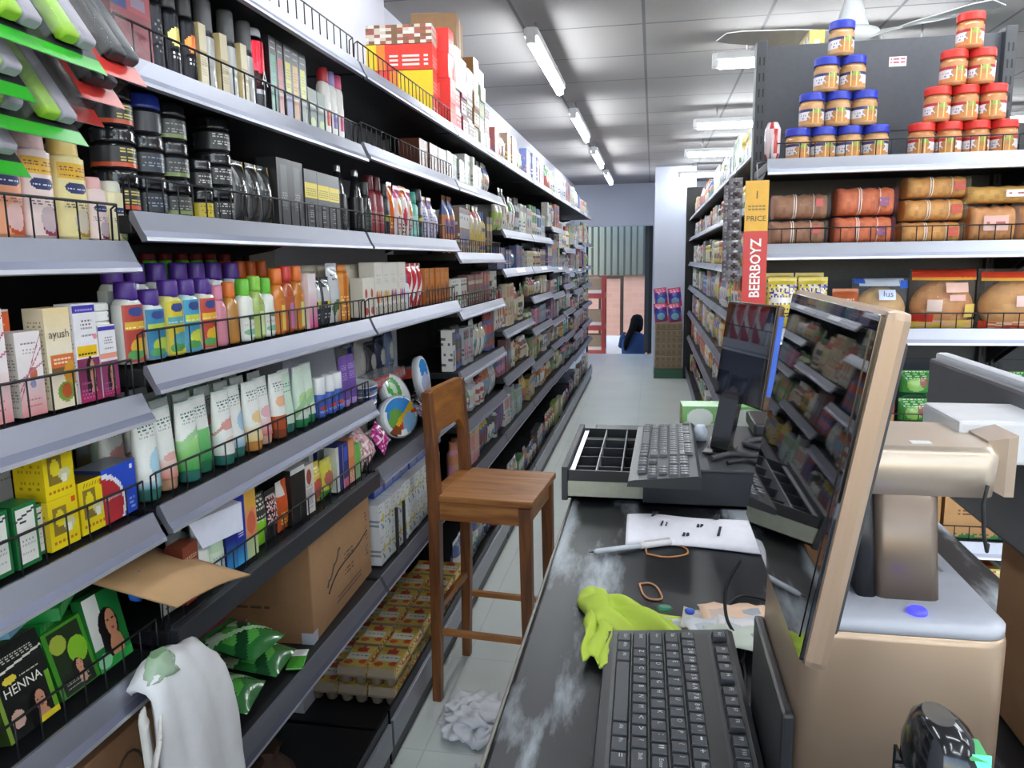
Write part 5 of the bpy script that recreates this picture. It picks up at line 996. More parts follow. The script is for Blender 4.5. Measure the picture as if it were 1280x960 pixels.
# ------------------------------------------------------------------ end display facing the counter
YE = 2.40; EL = [1.884, 1.637, 1.384, 1.08, .735]; WE = 'on the end display'
def end_unit(x0, x1, top, label, levels):
    t = empty('end_display', ((x0 + x1) / 2, 2.62, 0)); ox = (x0 + x1) / 2
    def L(m): return m.xf(Matrix.Translation((-ox, -2.62, 0)))
    m = MB().box(x0 + .006, 2.765, .02, x1 - .006, 2.79, top, '#43454d')
    for z in (.45, .85, 1.25, 1.65, 2.0):
        if z < top: m.box(x0 + .03, 2.7635, z, x1 - .03, 2.765, z + .004, '#2e3036')
    L(m).build('back_panel', 'satin_black', t)
    for x in (x0, x1 - .034):
        m = MB().box(x, 2.735, 0, x + .034, 2.795, top + .012, '#3a3c43', b=.003)
        for k in range(int(top / .05) - 2):
            for dx in (.008, .021): m.box(x + dx, 2.7342, .12 + k * .05, x + dx + .005, 2.7352, .146 + k * .05, '#08080a')
        L(m).build('upright', 'satin_black', t)
    for z in levels:
        s = L(MB().box(x0 + .004, YE + .022, z - .034, x1 - .004, 2.76, z - .006, '#1d1e23', b=.003)).build('shelf', 'satin_black', t)
        pr = [(YE + .024, z), (YE + .018, z + .001), (YE + .004, z - .030), (YE - .003, z - .040), (YE - .004, z - .046), (YE + .006, z - .048), (YE + .012, z - .036), (YE + .026, z - .012)]
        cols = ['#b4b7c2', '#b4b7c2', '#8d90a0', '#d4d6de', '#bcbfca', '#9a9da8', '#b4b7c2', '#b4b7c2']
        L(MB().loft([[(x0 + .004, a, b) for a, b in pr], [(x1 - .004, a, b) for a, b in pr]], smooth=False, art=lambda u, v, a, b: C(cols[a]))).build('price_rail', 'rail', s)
        for x in (x0 + .006, x1 - .012):
            m = MB(); v = [(2.73, z - .034), (2.73, z - .14), (YE + .16, z - .06), (YE + .06, z - .034)]
            m.add([(x, a, b) for a, b in v] + [(x + .005, a, b) for a, b in v], [(3, 2, 1, 0), (4, 5, 6, 7), (1, 5, 4, 0), (2, 6, 5, 1), (3, 7, 6, 2), (0, 4, 7, 3)], '#1a1b20')
            L(m).build('bracket', 'satin_black', s)
        m = MB(); n = round((x1 - x0) / .042)
        for k in range(n + 1): xx = x0 + .012 + (x1 - x0 - .024) * k / n; m.rod((xx, YE + .03, z - .006), (xx, YE + .03, z + .045), .0016, '#1a1b1e')
        for zz in (z + .045, z): m.tube([(x0 + .012, YE + .03, zz), (x1 - .012, YE + .03, zz)], .002, '#1a1b1e', 5)
        L(m).build('wire_guard', 'satin_black', s)
    s = L(MB().box(x0 + .004, YE + .01, .0, x1 - .004, 2.76, .16, '#222329', b=.004)).build('base_deck', 'satin_black', t)
    tag(t, label, 'shelving'); return t
e1 = end_unit(.325, 1.10, 2.285, 'black end display with tall back panel holding jar pyramids and bread', EL)
m = MB().panel((.74 - .7125, 2.7645 - 2.62, 2.20), (.052, 0, 0), (0, 0, .03), 12, 6, art('#e4dfe6', ('t', .05, .1, .95, .9, '#b03a5a', .8))); m.build('price_card', 'paper', e1, 'small white and pink price card')
end_unit(1.105, 2.0, 1.93, 'lower shelving bay right of the jar pyramid display', EL)
def pnut(desc, lidc, band, body='#c99a68'):
    lab = art(body, ('r', 0, .22, 1, .72, '#e6e2e4'), ('r', 0, .62, 1, .78, band), ('e', .5, .5, .2, .2, '#b07a44'), ('e', .5, .2, .22, .16, '#c8803a'), ('e', .55, .66, .12, .12, '#8aa03a'), ('t', .05, .25, .35, .55, '#8a80a0', .4), ('r', .42, .1, .45, .8, '#e0c880'), ('r', .56, .1, .59, .8, '#e0c880'))
    return jar(desc, .072, .098, C(body), C(lidc), lab, lid_h=.24, mat='gloss', lidmat='plastic', n=24)
jb = pnut('blue lidded peanut butter jar', '#2b3bb4', '#39376e'); jr = pnut('red lidded peanut butter jar', '#d8342c', '#b8283a', '#cc8a5a')
ROWN = ['bottom', 'second', 'third', 'top']
for g, x0, nm in ((jb, .424, 'blue'), (jr, .77, 'red')):
    for r in range(4):
        for i in range(4 - r):
            o = g.get(); o.location = (x0 + .0735 * (i + r * .5), 2.50, 1.88 + r * .0985); o.rotation_euler = (0, 0, -PI / 2 + RN.uniform(-.3, .3))
            pos = {4: ['leftmost', 'second', 'third', 'rightmost'], 3: ['left', 'middle', 'right'], 2: ['left', 'right'], 1: ['single']}[4 - r][i]
            tag(o, '%s lidded peanut butter jar, %s in the %s row of the %s pyramid' % (nm, pos, ROWN[r], nm), 'jar', 'jars of the %s lidded pyramid' % nm)
# wrapped loaves and buns
def loaf(w, d, h, c, stripes, wrap, slices=0, lab=None):
    t = empty('bread_pack'); m = MB(); n = 16
    def sec(x, s=1.0, hh=1.0): return [(x, d / 2 * s * math.copysign(abs(math.cos(2 * PI * i / n)) ** .6, math.cos(2 * PI * i / n)), h * .48 * hh + h * .48 * hh * math.copysign(abs(math.sin(2 * PI * i / n)) ** .6, math.sin(2 * PI * i / n))) for i in range(n)]
    K = 14; xs = [-w * .46 + w * .92 * k / K for k in range(K + 1)]
    rings = [sec(x, (.7 if k in (0, K) else .95) - (.04 if slices and k % 2 else 0), 1 - (.03 if slices and k % 2 else 0) + .03 * math.sin(k * 1.7)) for k, x in enumerate(xs)]
    dk = mixc(C(c), (0, 0, 0), .25)
    m.loft(rings, art=lambda u, v, i, j: mixc(C(c), dk, .5 + .5 * math.sin(i * 1.3 + j * 2.1)) if (i + j) % 3 else C(c)); m.build('bread', 'bread', t)
    m = MB(); rings = [[(x, y * 1.06, z * 1.03 + .0) for x, y, z in sec(-w * .5 + w * k / 12, 1.0 + .03 * math.sin(k * 2.3), 1.0 + .03 * math.sin(k * 1.1))] for k in range(13)]
    m.loft(rings, C(wrap)); m.build('wrapper', 'clear', t)
    m = MB()
    for a, b, cc in stripes:
        x0, x1 = -w / 2 + a * w, -w / 2 + b * w
        m.loft([[(x, y * 1.075, z * 1.035) for x, y, z in sec(x_, 1.02)] for x_ in (x0, x1) for x in (x_,)], cc, caps=False)
    if lab:
        (u0, v0, u1, v1, cc, txt_) = lab
        m.panel((-w / 2 + u0 * w, -d / 2 * 1.09, v0 * h), ((u1 - u0) * w, 0, 0), (0, 0, (v1 - v0) * h), 8, 5, art(cc, ('t', .1, .15, .9, .85, '#b05a5a', .5)) if not txt_ else C(cc))
        if txt_: m.text(txt_[0], (-w / 2 + (u0 + .03) * w, -d / 2 * 1.09 - .0005, v0 * h + .004), (1, 0, 0), (0, 0, 1), (u1 - u0 - .06) * w, (v1 - v0) * h - .008, txt_[1])
    m.build('label', 'card_gloss', t)
    return t
def pl(o, x, z, label, group=None, y=2.50, rz=0.0, tl=0.0, cat='bread'):
    o.location = (x, y, z); o.rotation_euler = (tl, 0, rz); return tag(o, label, cat, group)
wst = [(.36, .375, '#e8e2de'), (.395, .41, '#e8e2de'), (.7, .712, '#e0d8d0')]
br = loaf(.165, .11, .075, '#a06a48', wst, '#d8d0cc', 1, (.74, .45, .86, .75, '#c84a4a', None))
z2 = 1.634
pl(br, .43, z2, 'lower brown sliced loaf at left end of the bread shelf'); pl(copy_tree(br), .435, z2 + .078, 'upper brown sliced loaf at left end of the bread shelf')
pk = loaf(.17, .11, .082, '#dc7a48', wst, '#e08aa0', 0, (.7, .3, .85, .6, '#8a4a80', None))
pl(pk, .615, z2, 'lower pink wrapped roll loaf, second from left on the bread shelf'); pl(copy_tree(pk), .618, z2 + .085, 'upper pink wrapped roll loaf, second from left on the bread shelf')
og = loaf(.17, .11, .062, '#dc9a4c', wst, '#e8d8b8', 0, (.74, .3, .9, .7, '#c8442c', None))
for k in range(3): pl(copy_tree(og) if k else og, .802 + .004 * k, z2 + k * .065, '%s golden bun pack in the third column of the bread shelf' % ('lowest', 'middle', 'topmost')[k])
bun = loaf(.13, .12, .105, '#d08a46', [], '#f0e0d0', 0, (.25, .3, .75, .7, '#dcb0a8', None))
pl(bun, .965, z2, 'round bun bag with pink label at right of the bread shelf'); pl(copy_tree(bun), 1.099, z2, 'round bun bag beside the pink labelled one on the bread shelf', y=2.51)
tp = loaf(.2, .12, .05, '#dca64a', [], '#e8d8b8', 0, (.5, .3, .8, .7, '#f0e8e0', None)); pl(tp, .985, z2 + .11, 'flat golden loaf lying on the round bun bags')
pl(copy_tree(tp), 1.275, z2 + .0, 'flat golden loaf at far right of the bread shelf', y=2.51); pl(copy_tree(bun), 1.28, z2 + .055, 'bun bag on top of the far right flat loaf', y=2.51)
# lower bread shelf
z3 = 1.381
snk = pouch('', .085, .05, .155, art('#d8c04a', ('z', 0, .45, 1, .85, [C('#e0cc4a'), C('#4a3a8a'), C('#ece8e0')]), ('r', .1, .5, .9, .62, '#ece6e0'), ('t', .2, .2, .8, .4, '#5a3a7a', .5)), name='snack_pack')
for k in range(2):
    for r in range(2):
        o = snk.get(); o.location = (.395 + .09 * k, 2.48 + .06 * r, z3 + .001 + r * .012); o.rotation_euler = (0, 0, -PI / 2); tag(o, '%s yellow and purple snack pack, %s row beneath the sliced loaves' % (('left', 'right')[k], ('front', 'back')[r]), 'snack pack')
rb = pouch('', .075, .06, .12, art('#b5603a', ('e', .5, .3, .4, .3, '#d8522c'), ('b', .2, .4, .06, '#e89a3a'), ('t', .2, .5, .8, .8, '#e8d0b8', .5)), name='snack_pack'); o = rb.get(); o.location = (.58, 2.48, z3); o.rotation_euler = (0, 0, -PI / 2); tag(o, 'orange brown snack bag between purple packs and the blue cornered bread bag', 'snack pack')
def bag(w, d, h, bread_c, film, bands, labs):
    t = empty('bread_bag'); m = MB(); n = 18; rings = []
    for k in range(9):
        s = k / 8; r = math.sin(PI * min(1, .12 + s * .86)) ** .5; rings.append([(w * .47 * r * math.cos(2 * PI * i / n), d * .45 * r * math.sin(2 * PI * i / n), .004 + h * .80 * s) for i in range(n)])
    m.loft(rings, art=lambda u, v, i, j: mixc(C(bread_c), C('#e0b070'), .5 * ((i * 3 + j * 5) % 4) / 3)); m.build('bread', 'bread', t)
    m = MB(); f = lambda u, v: d / 2 * 1.1 * math.sin(PI * u) ** .5 * max(0, math.sin(PI * min(1, .1 + v * .9))) ** .5
    bands_ = art(film, *bands)
    m.panel((-w / 2, 0, 0), (w, 0, 0), (0, 0, h), 14, 14, C(film), f, True); m.panel((w / 2, 0, 0), (-w, 0, 0), (0, 0, h), 14, 14, C(film), f, True); m.build('film', 'clear', t)
    m = MB()
    for (u0, v0, u1, v1, cc, tx) in labs:
        o_ = (-w / 2 + u0 * w, 0, v0 * h); g = lambda u, v, u0=u0, v0=v0, u1=u1, v1=v1: f(min(.999, max(.001, u0 + u * (u1 - u0))), v0 + v * (v1 - v0)) + .0015
        m.panel(o_, ((u1 - u0) * w, 0, 0), (0, 0, (v1 - v0) * h), 10, 6, cc if callable(cc) else C(cc), g, True)
        if tx: yv = -f((u0 + u1) / 2, (v0 + v1) / 2) - .003; m.text(tx[0], (-w / 2 + (u0 + .02) * w, yv, v0 * h + .003), (1, 0, 0), (0, 0, 1), (u1 - u0 - .04) * w, (v1 - v0) * h - .006, tx[1])
    m.build('label', 'card_gloss', t); return t
b1 = bag(.16, .12, .15, '#c49a5c', '#dfe4ec', (), ((.1, .85, .9, 1.0, '#c8d0e0', None), (.02, .9, .2, 1.0, '#3a66c8', None), (.8, .8, .98, .96, '#3a66c8', None), (.4, .58, .7, .78, '#d4dcf0', ('Jus', '#3a5aa8')), (.12, .0, .9, .3, '#dcc088', ('EASIE', '#3a2a20'))))
pl(b1, .682, z3, 'clear bread bag with blue corners and dark lettering', cat='bread bag')
b2 = bag(.185, .13, .175, '#c47c42', '#ecdccc', (), ((.02, .86, .98, 1.0, '#c8402c', None), (.02, .82, .98, .87, '#e0a040', None), (.45, .62, .8, .78, '#e4b8a8', None), (.5, .48, .75, .58, '#e0b0a8', None), (.02, .0, .98, .15, art('#e0c060', ('z', 0, 0, 1, 1, [C('#e4c45a'), C('#e8a8a8'), C('#e4c45a')])), None), (.02, .12, .3, .25, '#c83a30', None), (.75, .2, .95, .42, '#e0c068', None), (.2, .3, .4, .5, '#e8d0c8', None)))
pl(b2, .857, z3, 'bread bag with red top band and yellow base, middle of lower bread shelf', cat='bread bag')
b3 = bag(.20, .13, .175, '#d0924e', '#f0e4d8', (), ((.02, .84, .98, .95, '#d0442c', None), (.02, .80, .98, .85, '#e8b048', None), (.4, .38, .7, .56, '#ecc8c4', None), (.02, .0, .98, .13, art('#d04a30', ('z', 0, 0, 1, 1, [C('#d04a30'), C('#e8a060'), C('#ecd8d0')])), None), (.72, .18, .95, .32, '#e8d890', None)))
pl(b3, 1.055, z3, 'large bun bag with red and orange top band, right on lower bread shelf', cat='bread bag')
pl(copy_tree(b3), 1.26, z3, 'red banded bun bag at far right of the lower bread shelf', cat='bread bag')
pl(copy_tree(b1), .49, z3, 'bread bag in the back row, left of the blue cornered bag', y=2.68, cat='bread bag')
# green packets, boxes and eggs below
gpk = pouch('', .085, .05, .085, art('#3f8a3c', ('e', .5, .5, .3, .25, '#8ab85a'), ('r', 0, 0, 1, .2, '#1c4a34'), ('e', .75, .6, .15, .2, '#8a5a4a'), ('t', .1, .7, .9, .95, '#b8d8b0', .5)), name='packet')
for r in range(2):
    for k in range(4):
        o = gpk.get(); o.location = (.80 + .09 * k, 2.50, 1.077 + .087 * r); o.rotation_euler = (0, 0, -PI / 2); tag(o, '%s green food packet from left, %s layer under the bread bags' % (ORD[k], ('lower', 'upper')[r]), 'packet', 'green packets under the bread bags')
rdp = pouch('', .05, .03, .16, art('#c04a4a', ('t', .1, .1, .9, .9, '#e8c8b8', .6), ('r', 0, 0, 1, .25, '#c89a6a')), name='packet')
for k in range(5): o = rdp.get(); o.location = (.50 + .055 * k, 2.49, 1.077); o.rotation_euler = (0, 0, -PI / 2); tag(o, '%s red and cream packet from left, beside the green food packets' % ORD[k], 'packet', 'red packets beside the green ones')
wp = pouch('', .1, .06, .10, art('#dcd4dc', ('e', .5, .5, .3, .3, '#9a5a9a'), ('t', .1, .1, .9, .9, '#c87a9a', .4)), name='packet')
for k in range(3): o = wp.get(); o.location = (1.21 + .105 * k, 2.50, 1.077); o.rotation_euler = (0, 0, -PI / 2); tag(o, '%s white and purple packet from left, right of the upright by the green packets' % ORD[k], 'packet')
m = MB(); gr = art('#c0915f', ('t', .12, .7, .5, .86, '#6a4a34', .8), ('t', .14, .45, .45, .62, '#6a4a34', .8), ('t', .6, .4, .9, .75, '#94704c', .6), ('r', 0, 0, 1, .05, '#3a7a44'), ('z', 0, .05, 1, .1, [C('#3a7a44'), C('#c0915f')]))
m.panel((-.13, -.10, 0), (.26, 0, 0), (0, 0, .16), 40, 30, gr); m.panel((.13, -.1, 0), (0, .2, 0), (0, 0, .16), 4, 4, '#a87c50'); m.panel((-.13, .1, 0), (0, -.2, 0), (0, 0, .16), 4, 4, '#a87c50'); m.panel((-.13, -.1, .16), (.26, 0, 0), (0, .2, 0), 3, 3, '#b8885a'); m.panel((.13, .1, 0), (-.26, 0, 0), (0, 0, .16), 2, 2, '#a87c50')
o = m.build('cardboard_carton', 'cardboard'); o.location = (1.03, 2.56, .7315); tag(o, 'brown carton with green grass print on the lower end display shelf', 'cardboard box')
m = MB().box(-.05, -.1, 0, .05, .1, .17, '#b98a58', b=.003); o = m.build('cardboard_carton', 'cardboard'); o.location = (.84, 2.56, .7315); tag(o, 'narrow plain carton left of the grass printed carton', 'cardboard box')
for r in range(7):
    for k in range(3):
        o = eg.get(); o.location = (.93 + k * .16, 2.50, .1605 + r * .0685); o.rotation_euler = (0, 0, PI / 2); tag(o, 'yellow egg pack, %s layer up, %s column below the grass carton' % (ORD[r], ('left', 'middle', 'right')[k]), 'egg pack', 'egg packs stacked on the end display')
# white packets above, on the top shelf of the neighbouring bay
wpk = pouch('', .03, .03, .13, art('#e2e0e2', ('t', .2, .1, .8, .9, '#9a9098', .4), ('r', 0, .8, 1, 1, '#c8b0b0')), name='packet')
for k in range(8): o = wpk.get(); o.location = (1.125 + .034 * k, 2.50, 1.88); o.rotation_euler = (0, .04, -PI / 2); tag(o, '%s slim white packet from left, standing right of the red jar pyramid' % ORD[k], 'packet', 'slim white packets right of the jars')

# hanging sign
t = empty('hanging_sign', (.297, 2.375, 1.82))
m = MB(); m.box(-.033, -.003, -.145, .033, .003, 0, '#e2a92a'); 
m.text('1', (-.006, -.0032, -.052), (1, 0, 0), (0, 0, 1), .012, .022, '#5a4a1c'); [m.box(-.024 + .010 * q, -.0036, -.076 - .009 * r, -.016 + .010 * q, -.0031, -.071 - .009 * r, '#8a6c20') for q in range(5) for r in range(2)]; m.text('PRICE', (-.027, -.0032, -.122), (1, 0, 0), (0, 0, 1), .054, .027, '#2a2214'); m.build('price_panel', 'card_gloss', t, 'yellow price panel')
m = MB(); m.box(-.034, -.0032, -.365, .034, .0032, -.1455, '#c9262a')
m.text('BEERBOYZ', (-.011, -.0038, -.334), (0, 0, 1), (-1, 0, 0), .166, .024, '#c9262a', fit=True) if False else m.text('BEERBOYZ', (.0165, -.0034, -.338), (0, 0, 1), (-1, 0, 0), .172, .031, '#f2eeee', fit=True, bold=.02)
m.build('brand_panel', 'card_gloss', t, 'red panel with vertical lettering')
m = MB(); m.tube([(.0, 0, -.01), (.0, .02, .05), (.03, .06, .06)], .002, '#888888', 5); m.build('hook', 'metal', t)
tag(t, 'narrow yellow and red vertical sign on the left edge of the end display', 'sign')
m = MB(); m.loft([sect(0, .03, .03, 2, 12), sect(.02, .046, .044, 2, 12), sect(.09, .05, .046, 2.4, 12), sect(.11, .03, .03, 2, 12)], art=lambda u, v, i, j: C('#d8c8cc') if (i + j) % 4 else C('#b83a3a'))
o = m.build('packet', 'film'); o.location = (.345, 2.45, 1.8815); tag(o, 'small red and white packet just above the yellow sign', 'packet')

# ------------------------------------------------------------------ far end of the aisle
def sack_stack():
    for k in range(7):
        m = MB(); m.box(-.18, -.15, 0, .18, .15, .088, ('#8d7c66', '#948269')[k % 2], b=.012)
        for q in range(5): m.box(-.16 + .07 * q, -.1512, .02, -.115 + .07 * q, -.1502, .068, '#7c6c58')
        o = m.build('carton', 'cardboard'); o.location = (.225, 10.48, .13 + k * .0882 + .001); tag(o, '%s brown carton from the bottom, stacked against the white pier' % ORD[k], 'cardboard box')
    m = MB(); m.box(-.19, -.16, 0, .19, .16, .128, '#2c5a44', b=.006); o = m.build('crate', 'plastic'); o.location = (.225, 10.48, .001); tag(o, 'dark green crate under the brown cartons by the white pier', 'crate')
    dp = pouch('', .17, .10, .25, art('#c84a78', ('r', 0, .45, 1, .75, '#5a3a8a'), ('e', .5, .35, .42, .3, '#3a5ac0'), ('e', .5, .3, .3, .2, '#8ac0d8'), ('t', .1, .8, .9, .95, '#e8b0c0', .5)), name='detergent_pack')
    for r in range(2):
        for k in range(2):
            o = dp.get(); o.location = (.13 + .185 * k, 10.42 + .0 * r, .757 + r * .2); o.rotation_euler = (.12, 0, -PI / 2); o.location.y += .09 * r; tag(o, '%s pink and blue detergent pack, %s on the brown carton stack' % (('left', 'right')[k], ('front', 'back')[r]), 'detergent')
sack_stack()
def rack():
    t = empty('red_rack', (-1.10, 14.6, -.85))
    for x in (-.24, .20):
        for y in (-.2, .2): m = MB().box(x - .035, y - .02, 0, x + .035, y + .02, 2.14, '#8e2f2c', b=.004); m.build('post', 'plastic', t)
    for z in (.1, .65, 1.12, 1.72):
        m = MB().box(-.27, -.21, z, .23, .21, z + .10, '#8a3632'); m.box(-.25, -.212, z + .1, .2, .2, z + .16, '#b8a8a0'); m.build('shelf', 'plastic', t)
    tag(t, 'red metal rack seen through the doorway at left', 'rack')
rack()
for k, z in enumerate((.81, 1.28, 1.88)):
    m = MB().box(-.18, -.16, 0, .18, .16, .22, '#7c6a55', b=.01); o = m.build('box', 'cardboard'); o.location = (-1.12, 14.6, -.85 + z + .002); tag(o, '%s brown box from the bottom on the red rack' % ORD[k], 'box')
m = MB(); m.box(-.35, 0, 0, .35, .05, 1.95, '#8c8378'); o = m.build('grey_post', 'paint') if False else None
t = empty('door_frame', (-.66, 16.2, -.85)); m = MB(); m.box(.0, -.03, 0, .07, .03, 2.1, '#55514c'); m.build('post', 'metal', t); m = MB(); m.box(-.45, -.03, 2.04, .0, .03, 2.1, '#55514c'); m.build('rail', 'metal', t); m = MB(); m.box(-.45, -.03, 0, -.40, .03, 2.04, '#55514c'); m.build('post', 'metal', t); tag(t, 'dark metal frame standing in the yard behind the red rack', 'frame')
def white_chair():
    t = empty('plastic_chair', (-.80, 15.4, -.85)); c = '#dedad6'
    m = MB(); m.box(-.2, -.2, .42, .2, .2, .45, c, b=.012); m.build('seat', 'plastic', t)
    m = MB(); rings = [[(-.2 + .4 * i / 8, .19 + .05 * s + .02 * math.sin(PI * i / 8), .45 + .45 * s) for i in range(9)] for s in (0, .5, 1)]; m.loft(rings, c, closed=False); b = m.build('backrest', 'plastic', t); so = b.modifiers.new('thickness', 'SOLIDIFY'); so.thickness = .015
    for x in (-.18, .18):
        for y in (-.18, .18): m = MB().tube([(x, y, .43), (x * 1.1, y * 1.1, 0)], [.022, .016], c, 8); m.build('leg', 'plastic', t)
        m = MB().tube([(x * 1.1, -.15, .44), (x * 1.15, -.15, .65), (x * 1.1, .2, .66)], .016, c, 8); m.build('armrest', 'plastic', t)
    tag(t, 'white plastic chair in the yard beyond the doorway', 'chair')
white_chair()
def person():
    t = empty('person', (-.34, 14.0, -.85), -.35)
    # seated on a low stool, back to the camera, leaning a little to the right
    V = [(0, 0, .47), (0, .02, .62), (.02, .03, .82), (.03, .04, .98), (.045, .05, 1.10), (.05, .055, 1.19), (.055, .07, 1.30), (.057, .075, 1.38),
         (-.17, .04, 1.06), (-.24, .10, .83), (-.16, .30, .70), (-.13, .37, .68), (.22, .05, 1.04), (.29, .11, .82), (.20, .30, .70), (.17, .37, .68),
         (-.10, .05, .46), (-.13, .42, .48), (-.13, .44, .10), (-.13, .56, .04), (.10, .05, .46), (.14, .42, .48), (.14, .44, .10), (.14, .56, .04)]
    Eg = [(0, 1), (1, 2), (2, 3), (3, 4), (4, 5), (5, 6), (6, 7), (3, 8), (8, 9), (9, 10), (10, 11), (3, 12), (12, 13), (13, 14), (14, 15), (0, 16), (16, 17), (17, 18), (18, 19), (0, 20), (20, 21), (21, 22), (22, 23)]
    Rr = [.15, .135, .145, .12, .055, .052, .09, .075, .06, .045, .032, .03, .06, .045, .032, .03, .10, .075, .05, .035, .10, .075, .05, .035]
    base = len(V)
    for s, wv in ((-1, 11), (1, 15)):
        w = Vector(V[wv])
        for f in range(4):
            a = w + Vector((-.03 + .02 * f, .05, .0)); b = a + Vector((0, .035 + .006 * (f in (1, 2)), -.012)); V += [tuple(a), tuple(b)]; Rr += [.010, .008]; Eg += [(wv, len(V) - 2), (len(V) - 2, len(V) - 1)]
        a = w + Vector((-s * .035, .02, 0)); b = a + Vector((-s * .015, .035, -.01)); V += [tuple(a), tuple(b)]; Rr += [.010, .008]; Eg += [(wv, len(V) - 2), (len(V) - 2, len(V) - 1)]
    me = bpy.data.meshes.new('body'); me.from_pydata(V, Eg, []); o = bpy.data.objects.new('body', me); COL.objects.link(o); o.parent = t
    sk = o.modifiers.new('skin', 'SKIN'); sk.use_smooth_shade = True
    for i, r in enumerate(Rr): me.skin_vertices[0].data[i].radius = (r, r)
    me.skin_vertices[0].data[0].use_root = True
    o.modifiers.new('smooth', 'SUBSURF').render_levels = 2
    ca = me.color_attributes.new('Col', 'FLOAT_COLOR', 'POINT')
    for d_ in ca.data: d_.color = (*C('#8a5a42'), 1)
    ms = MATS['skin_plain']; me.materials.append(ms)
    n = 20
    def ring(cx, cy, z, rx, ry): return [(cx + rx * math.cos(2 * PI * i / n) * (1 + .03 * math.sin(i * 3)), cy + ry * math.sin(2 * PI * i / n), z) for i in range(n)]
    m = MB(); m.loft([ring(0, .02, .40, .27, .24), ring(0, .02, .52, .235, .20), ring(.0, .02, .64, .19, .165), ring(.02, .03, .82, .235, .17), ring(.03, .04, .98, .235, .15), ring(.04, .045, 1.07, .185, .11), ring(.045, .05, 1.12, .075, .07)], '#1d3a66'); m.build('dress', 'cloth', t)
    for A, B, D in (((-.13, .04, 1.06), (-.19, .05, 1.0), (-.25, .10, .84)), ((.18, .05, 1.04), (.24, .06, .98), (.30, .11, .83))):
        m = MB().tube([A, B, D], [.085, .082, .07], '#1d3a66', 12); m.build('sleeve', 'cloth', t)
    m = MB(); m.loft([ring(.055, .11, 1.10, .03, .02), ring(.055, .06, 1.17, .105, .105), ring(.056, .06, 1.27, .118, .12), ring(.056, .065, 1.36, .112, .115), ring(.056, .07, 1.43, .075, .08), ring(.056, .07, 1.45, .02, .02)], '#050506'); m.build('hair', 'hair', t)
    m = MB(); m.loft([ring(.05, -.045, 1.34, .07, .035), ring(.03, -.075, 1.2, .075, .04), ring(-.02, -.135, 1.07, .06, .04), ring(-.06, -.155, .95, .05, .035), ring(-.08, -.15, .86, .035, .025), ring(-.085, -.145, .80, .012, .010)], '#050506'); m.build('hair_tail', 'hair', t)
    m = MB(); rings = []
    m.loft([ring(0, .24, .56, .25, .24), ring(0, .32, .40, .27, .20), ring(0, .42, .12, .24, .14)], '#1b3560'); m.build('skirt', 'cloth', t)
    tag(t, 'person with long black hair in a dark blue dress, seated with back turned', 'person')
def skin_plain():
    m, nt, b = nodes_of('skin_plain'); no = nt.nodes.new('ShaderNodeTexNoise'); no.inputs['Scale'].default_value = 30
    cr = nt.nodes.new('ShaderNodeValToRGB'); cr.color_ramp.elements[0].color = (*C('#7a4c36'), 1); cr.color_ramp.elements[1].color = (*C('#96644a'), 1)
    nt.links.new(no.outputs['Fac'], cr.inputs['Fac']); nt.links.new(cr.outputs['Color'], b.inputs['Base Color']); b.inputs['Roughness'].default_value = .5; MATS['skin_plain'] = m
skin_plain(); person()
# ------------------------------------------------------------------ counter
ZT = 1.12
m = MB(); m.box(-.152, -.35, ZT - .035, .52, 2.20, ZT, '#2b2d31', b=.004); ct = empty('checkout_counter', (.18, .9, 0))
m.xf(Matrix.Translation((-.18, -.9, 0))).build('worktop', 'counter_laminate', ct)
m = MB(); m.box(-.157, -.35, ZT - .038, -.1525, 2.20, ZT - .0005, '#6b675f', b=.0015); m.xf(Matrix.Translation((-.18, -.9, 0))).build('edge_band', 'plastic', ct)
m = MB(); m.box(-.12, -.30, .06, -.10, 2.15, ZT - .036, '#3a3b3f'); m.box(.46, -.30, .06, .48, 2.15, ZT - .036, '#3a3b3f'); m.box(-.12, 2.13, .06, .48, 2.15, ZT - .036, '#3a3b3f'); m.box(-.12, -.3, .06, .48, -.28, ZT - .036, '#3a3b3f'); m.box(-.10, -.28, 0, .46, 2.13, .06, '#1f2023')
m.xf(Matrix.Translation((-.18, -.9, 0))).build('cabinet', 'satin_black', ct)
tag(ct, 'long black scratched checkout counter carrying the keyboards and terminals', 'counter')

# ------------------------------------------------------------------ keyboards
KW = .0188
MAIN = [  # rows from the space bar side upwards: (legend, width in keys) starting at the far (left-hand) end
    [('Ctrl', 1.25), ('Win', 1.25), ('Alt', 1.25), ('', 6.25), ('Alt', 1.25), ('Fn', 1.25), ('=', 1.25), ('Ctrl', 1.25)],
    [('Shift', 2.25)] + [(c, 1) for c in 'ZXCVBNM'] + [('<', 1), ('>', 1), ('?', 1), ('Shift', 2.75)],
    [('Caps', 1.75)] + [(c, 1) for c in 'ASDFGHJKL'] + [(':', 1), ('"', 1), ('Enter', 2.25)],
    [('Tab', 1.5)] + [(c, 1) for c in 'QWERTYUIOP'] + [('{', 1), ('}', 1), ('|', 1.5)],
    [('~', 1)] + [(c, 1) for c in '1234567890'] + [('-', 1), ('+', 1), ('Back', 2)]]
FN = [('Esc', 0), ('F1', 2), ('F2', 3), ('F3', 4), ('F4', 5), ('F5', 6.5), ('F6', 7.5), ('F7', 8.5), ('F8', 9.5), ('F9', 11), ('F10', 12), ('F11', 13), ('F12', 14)]
NAV = [('Ins', 0, 4), ('Hm', 1, 4), ('PU', 2, 4), ('Del', 0, 3), ('End', 1, 3), ('PD', 2, 3), ('^', 1, 1), ('<', 0, 0), ('v', 1, 0), ('>', 2, 0)]
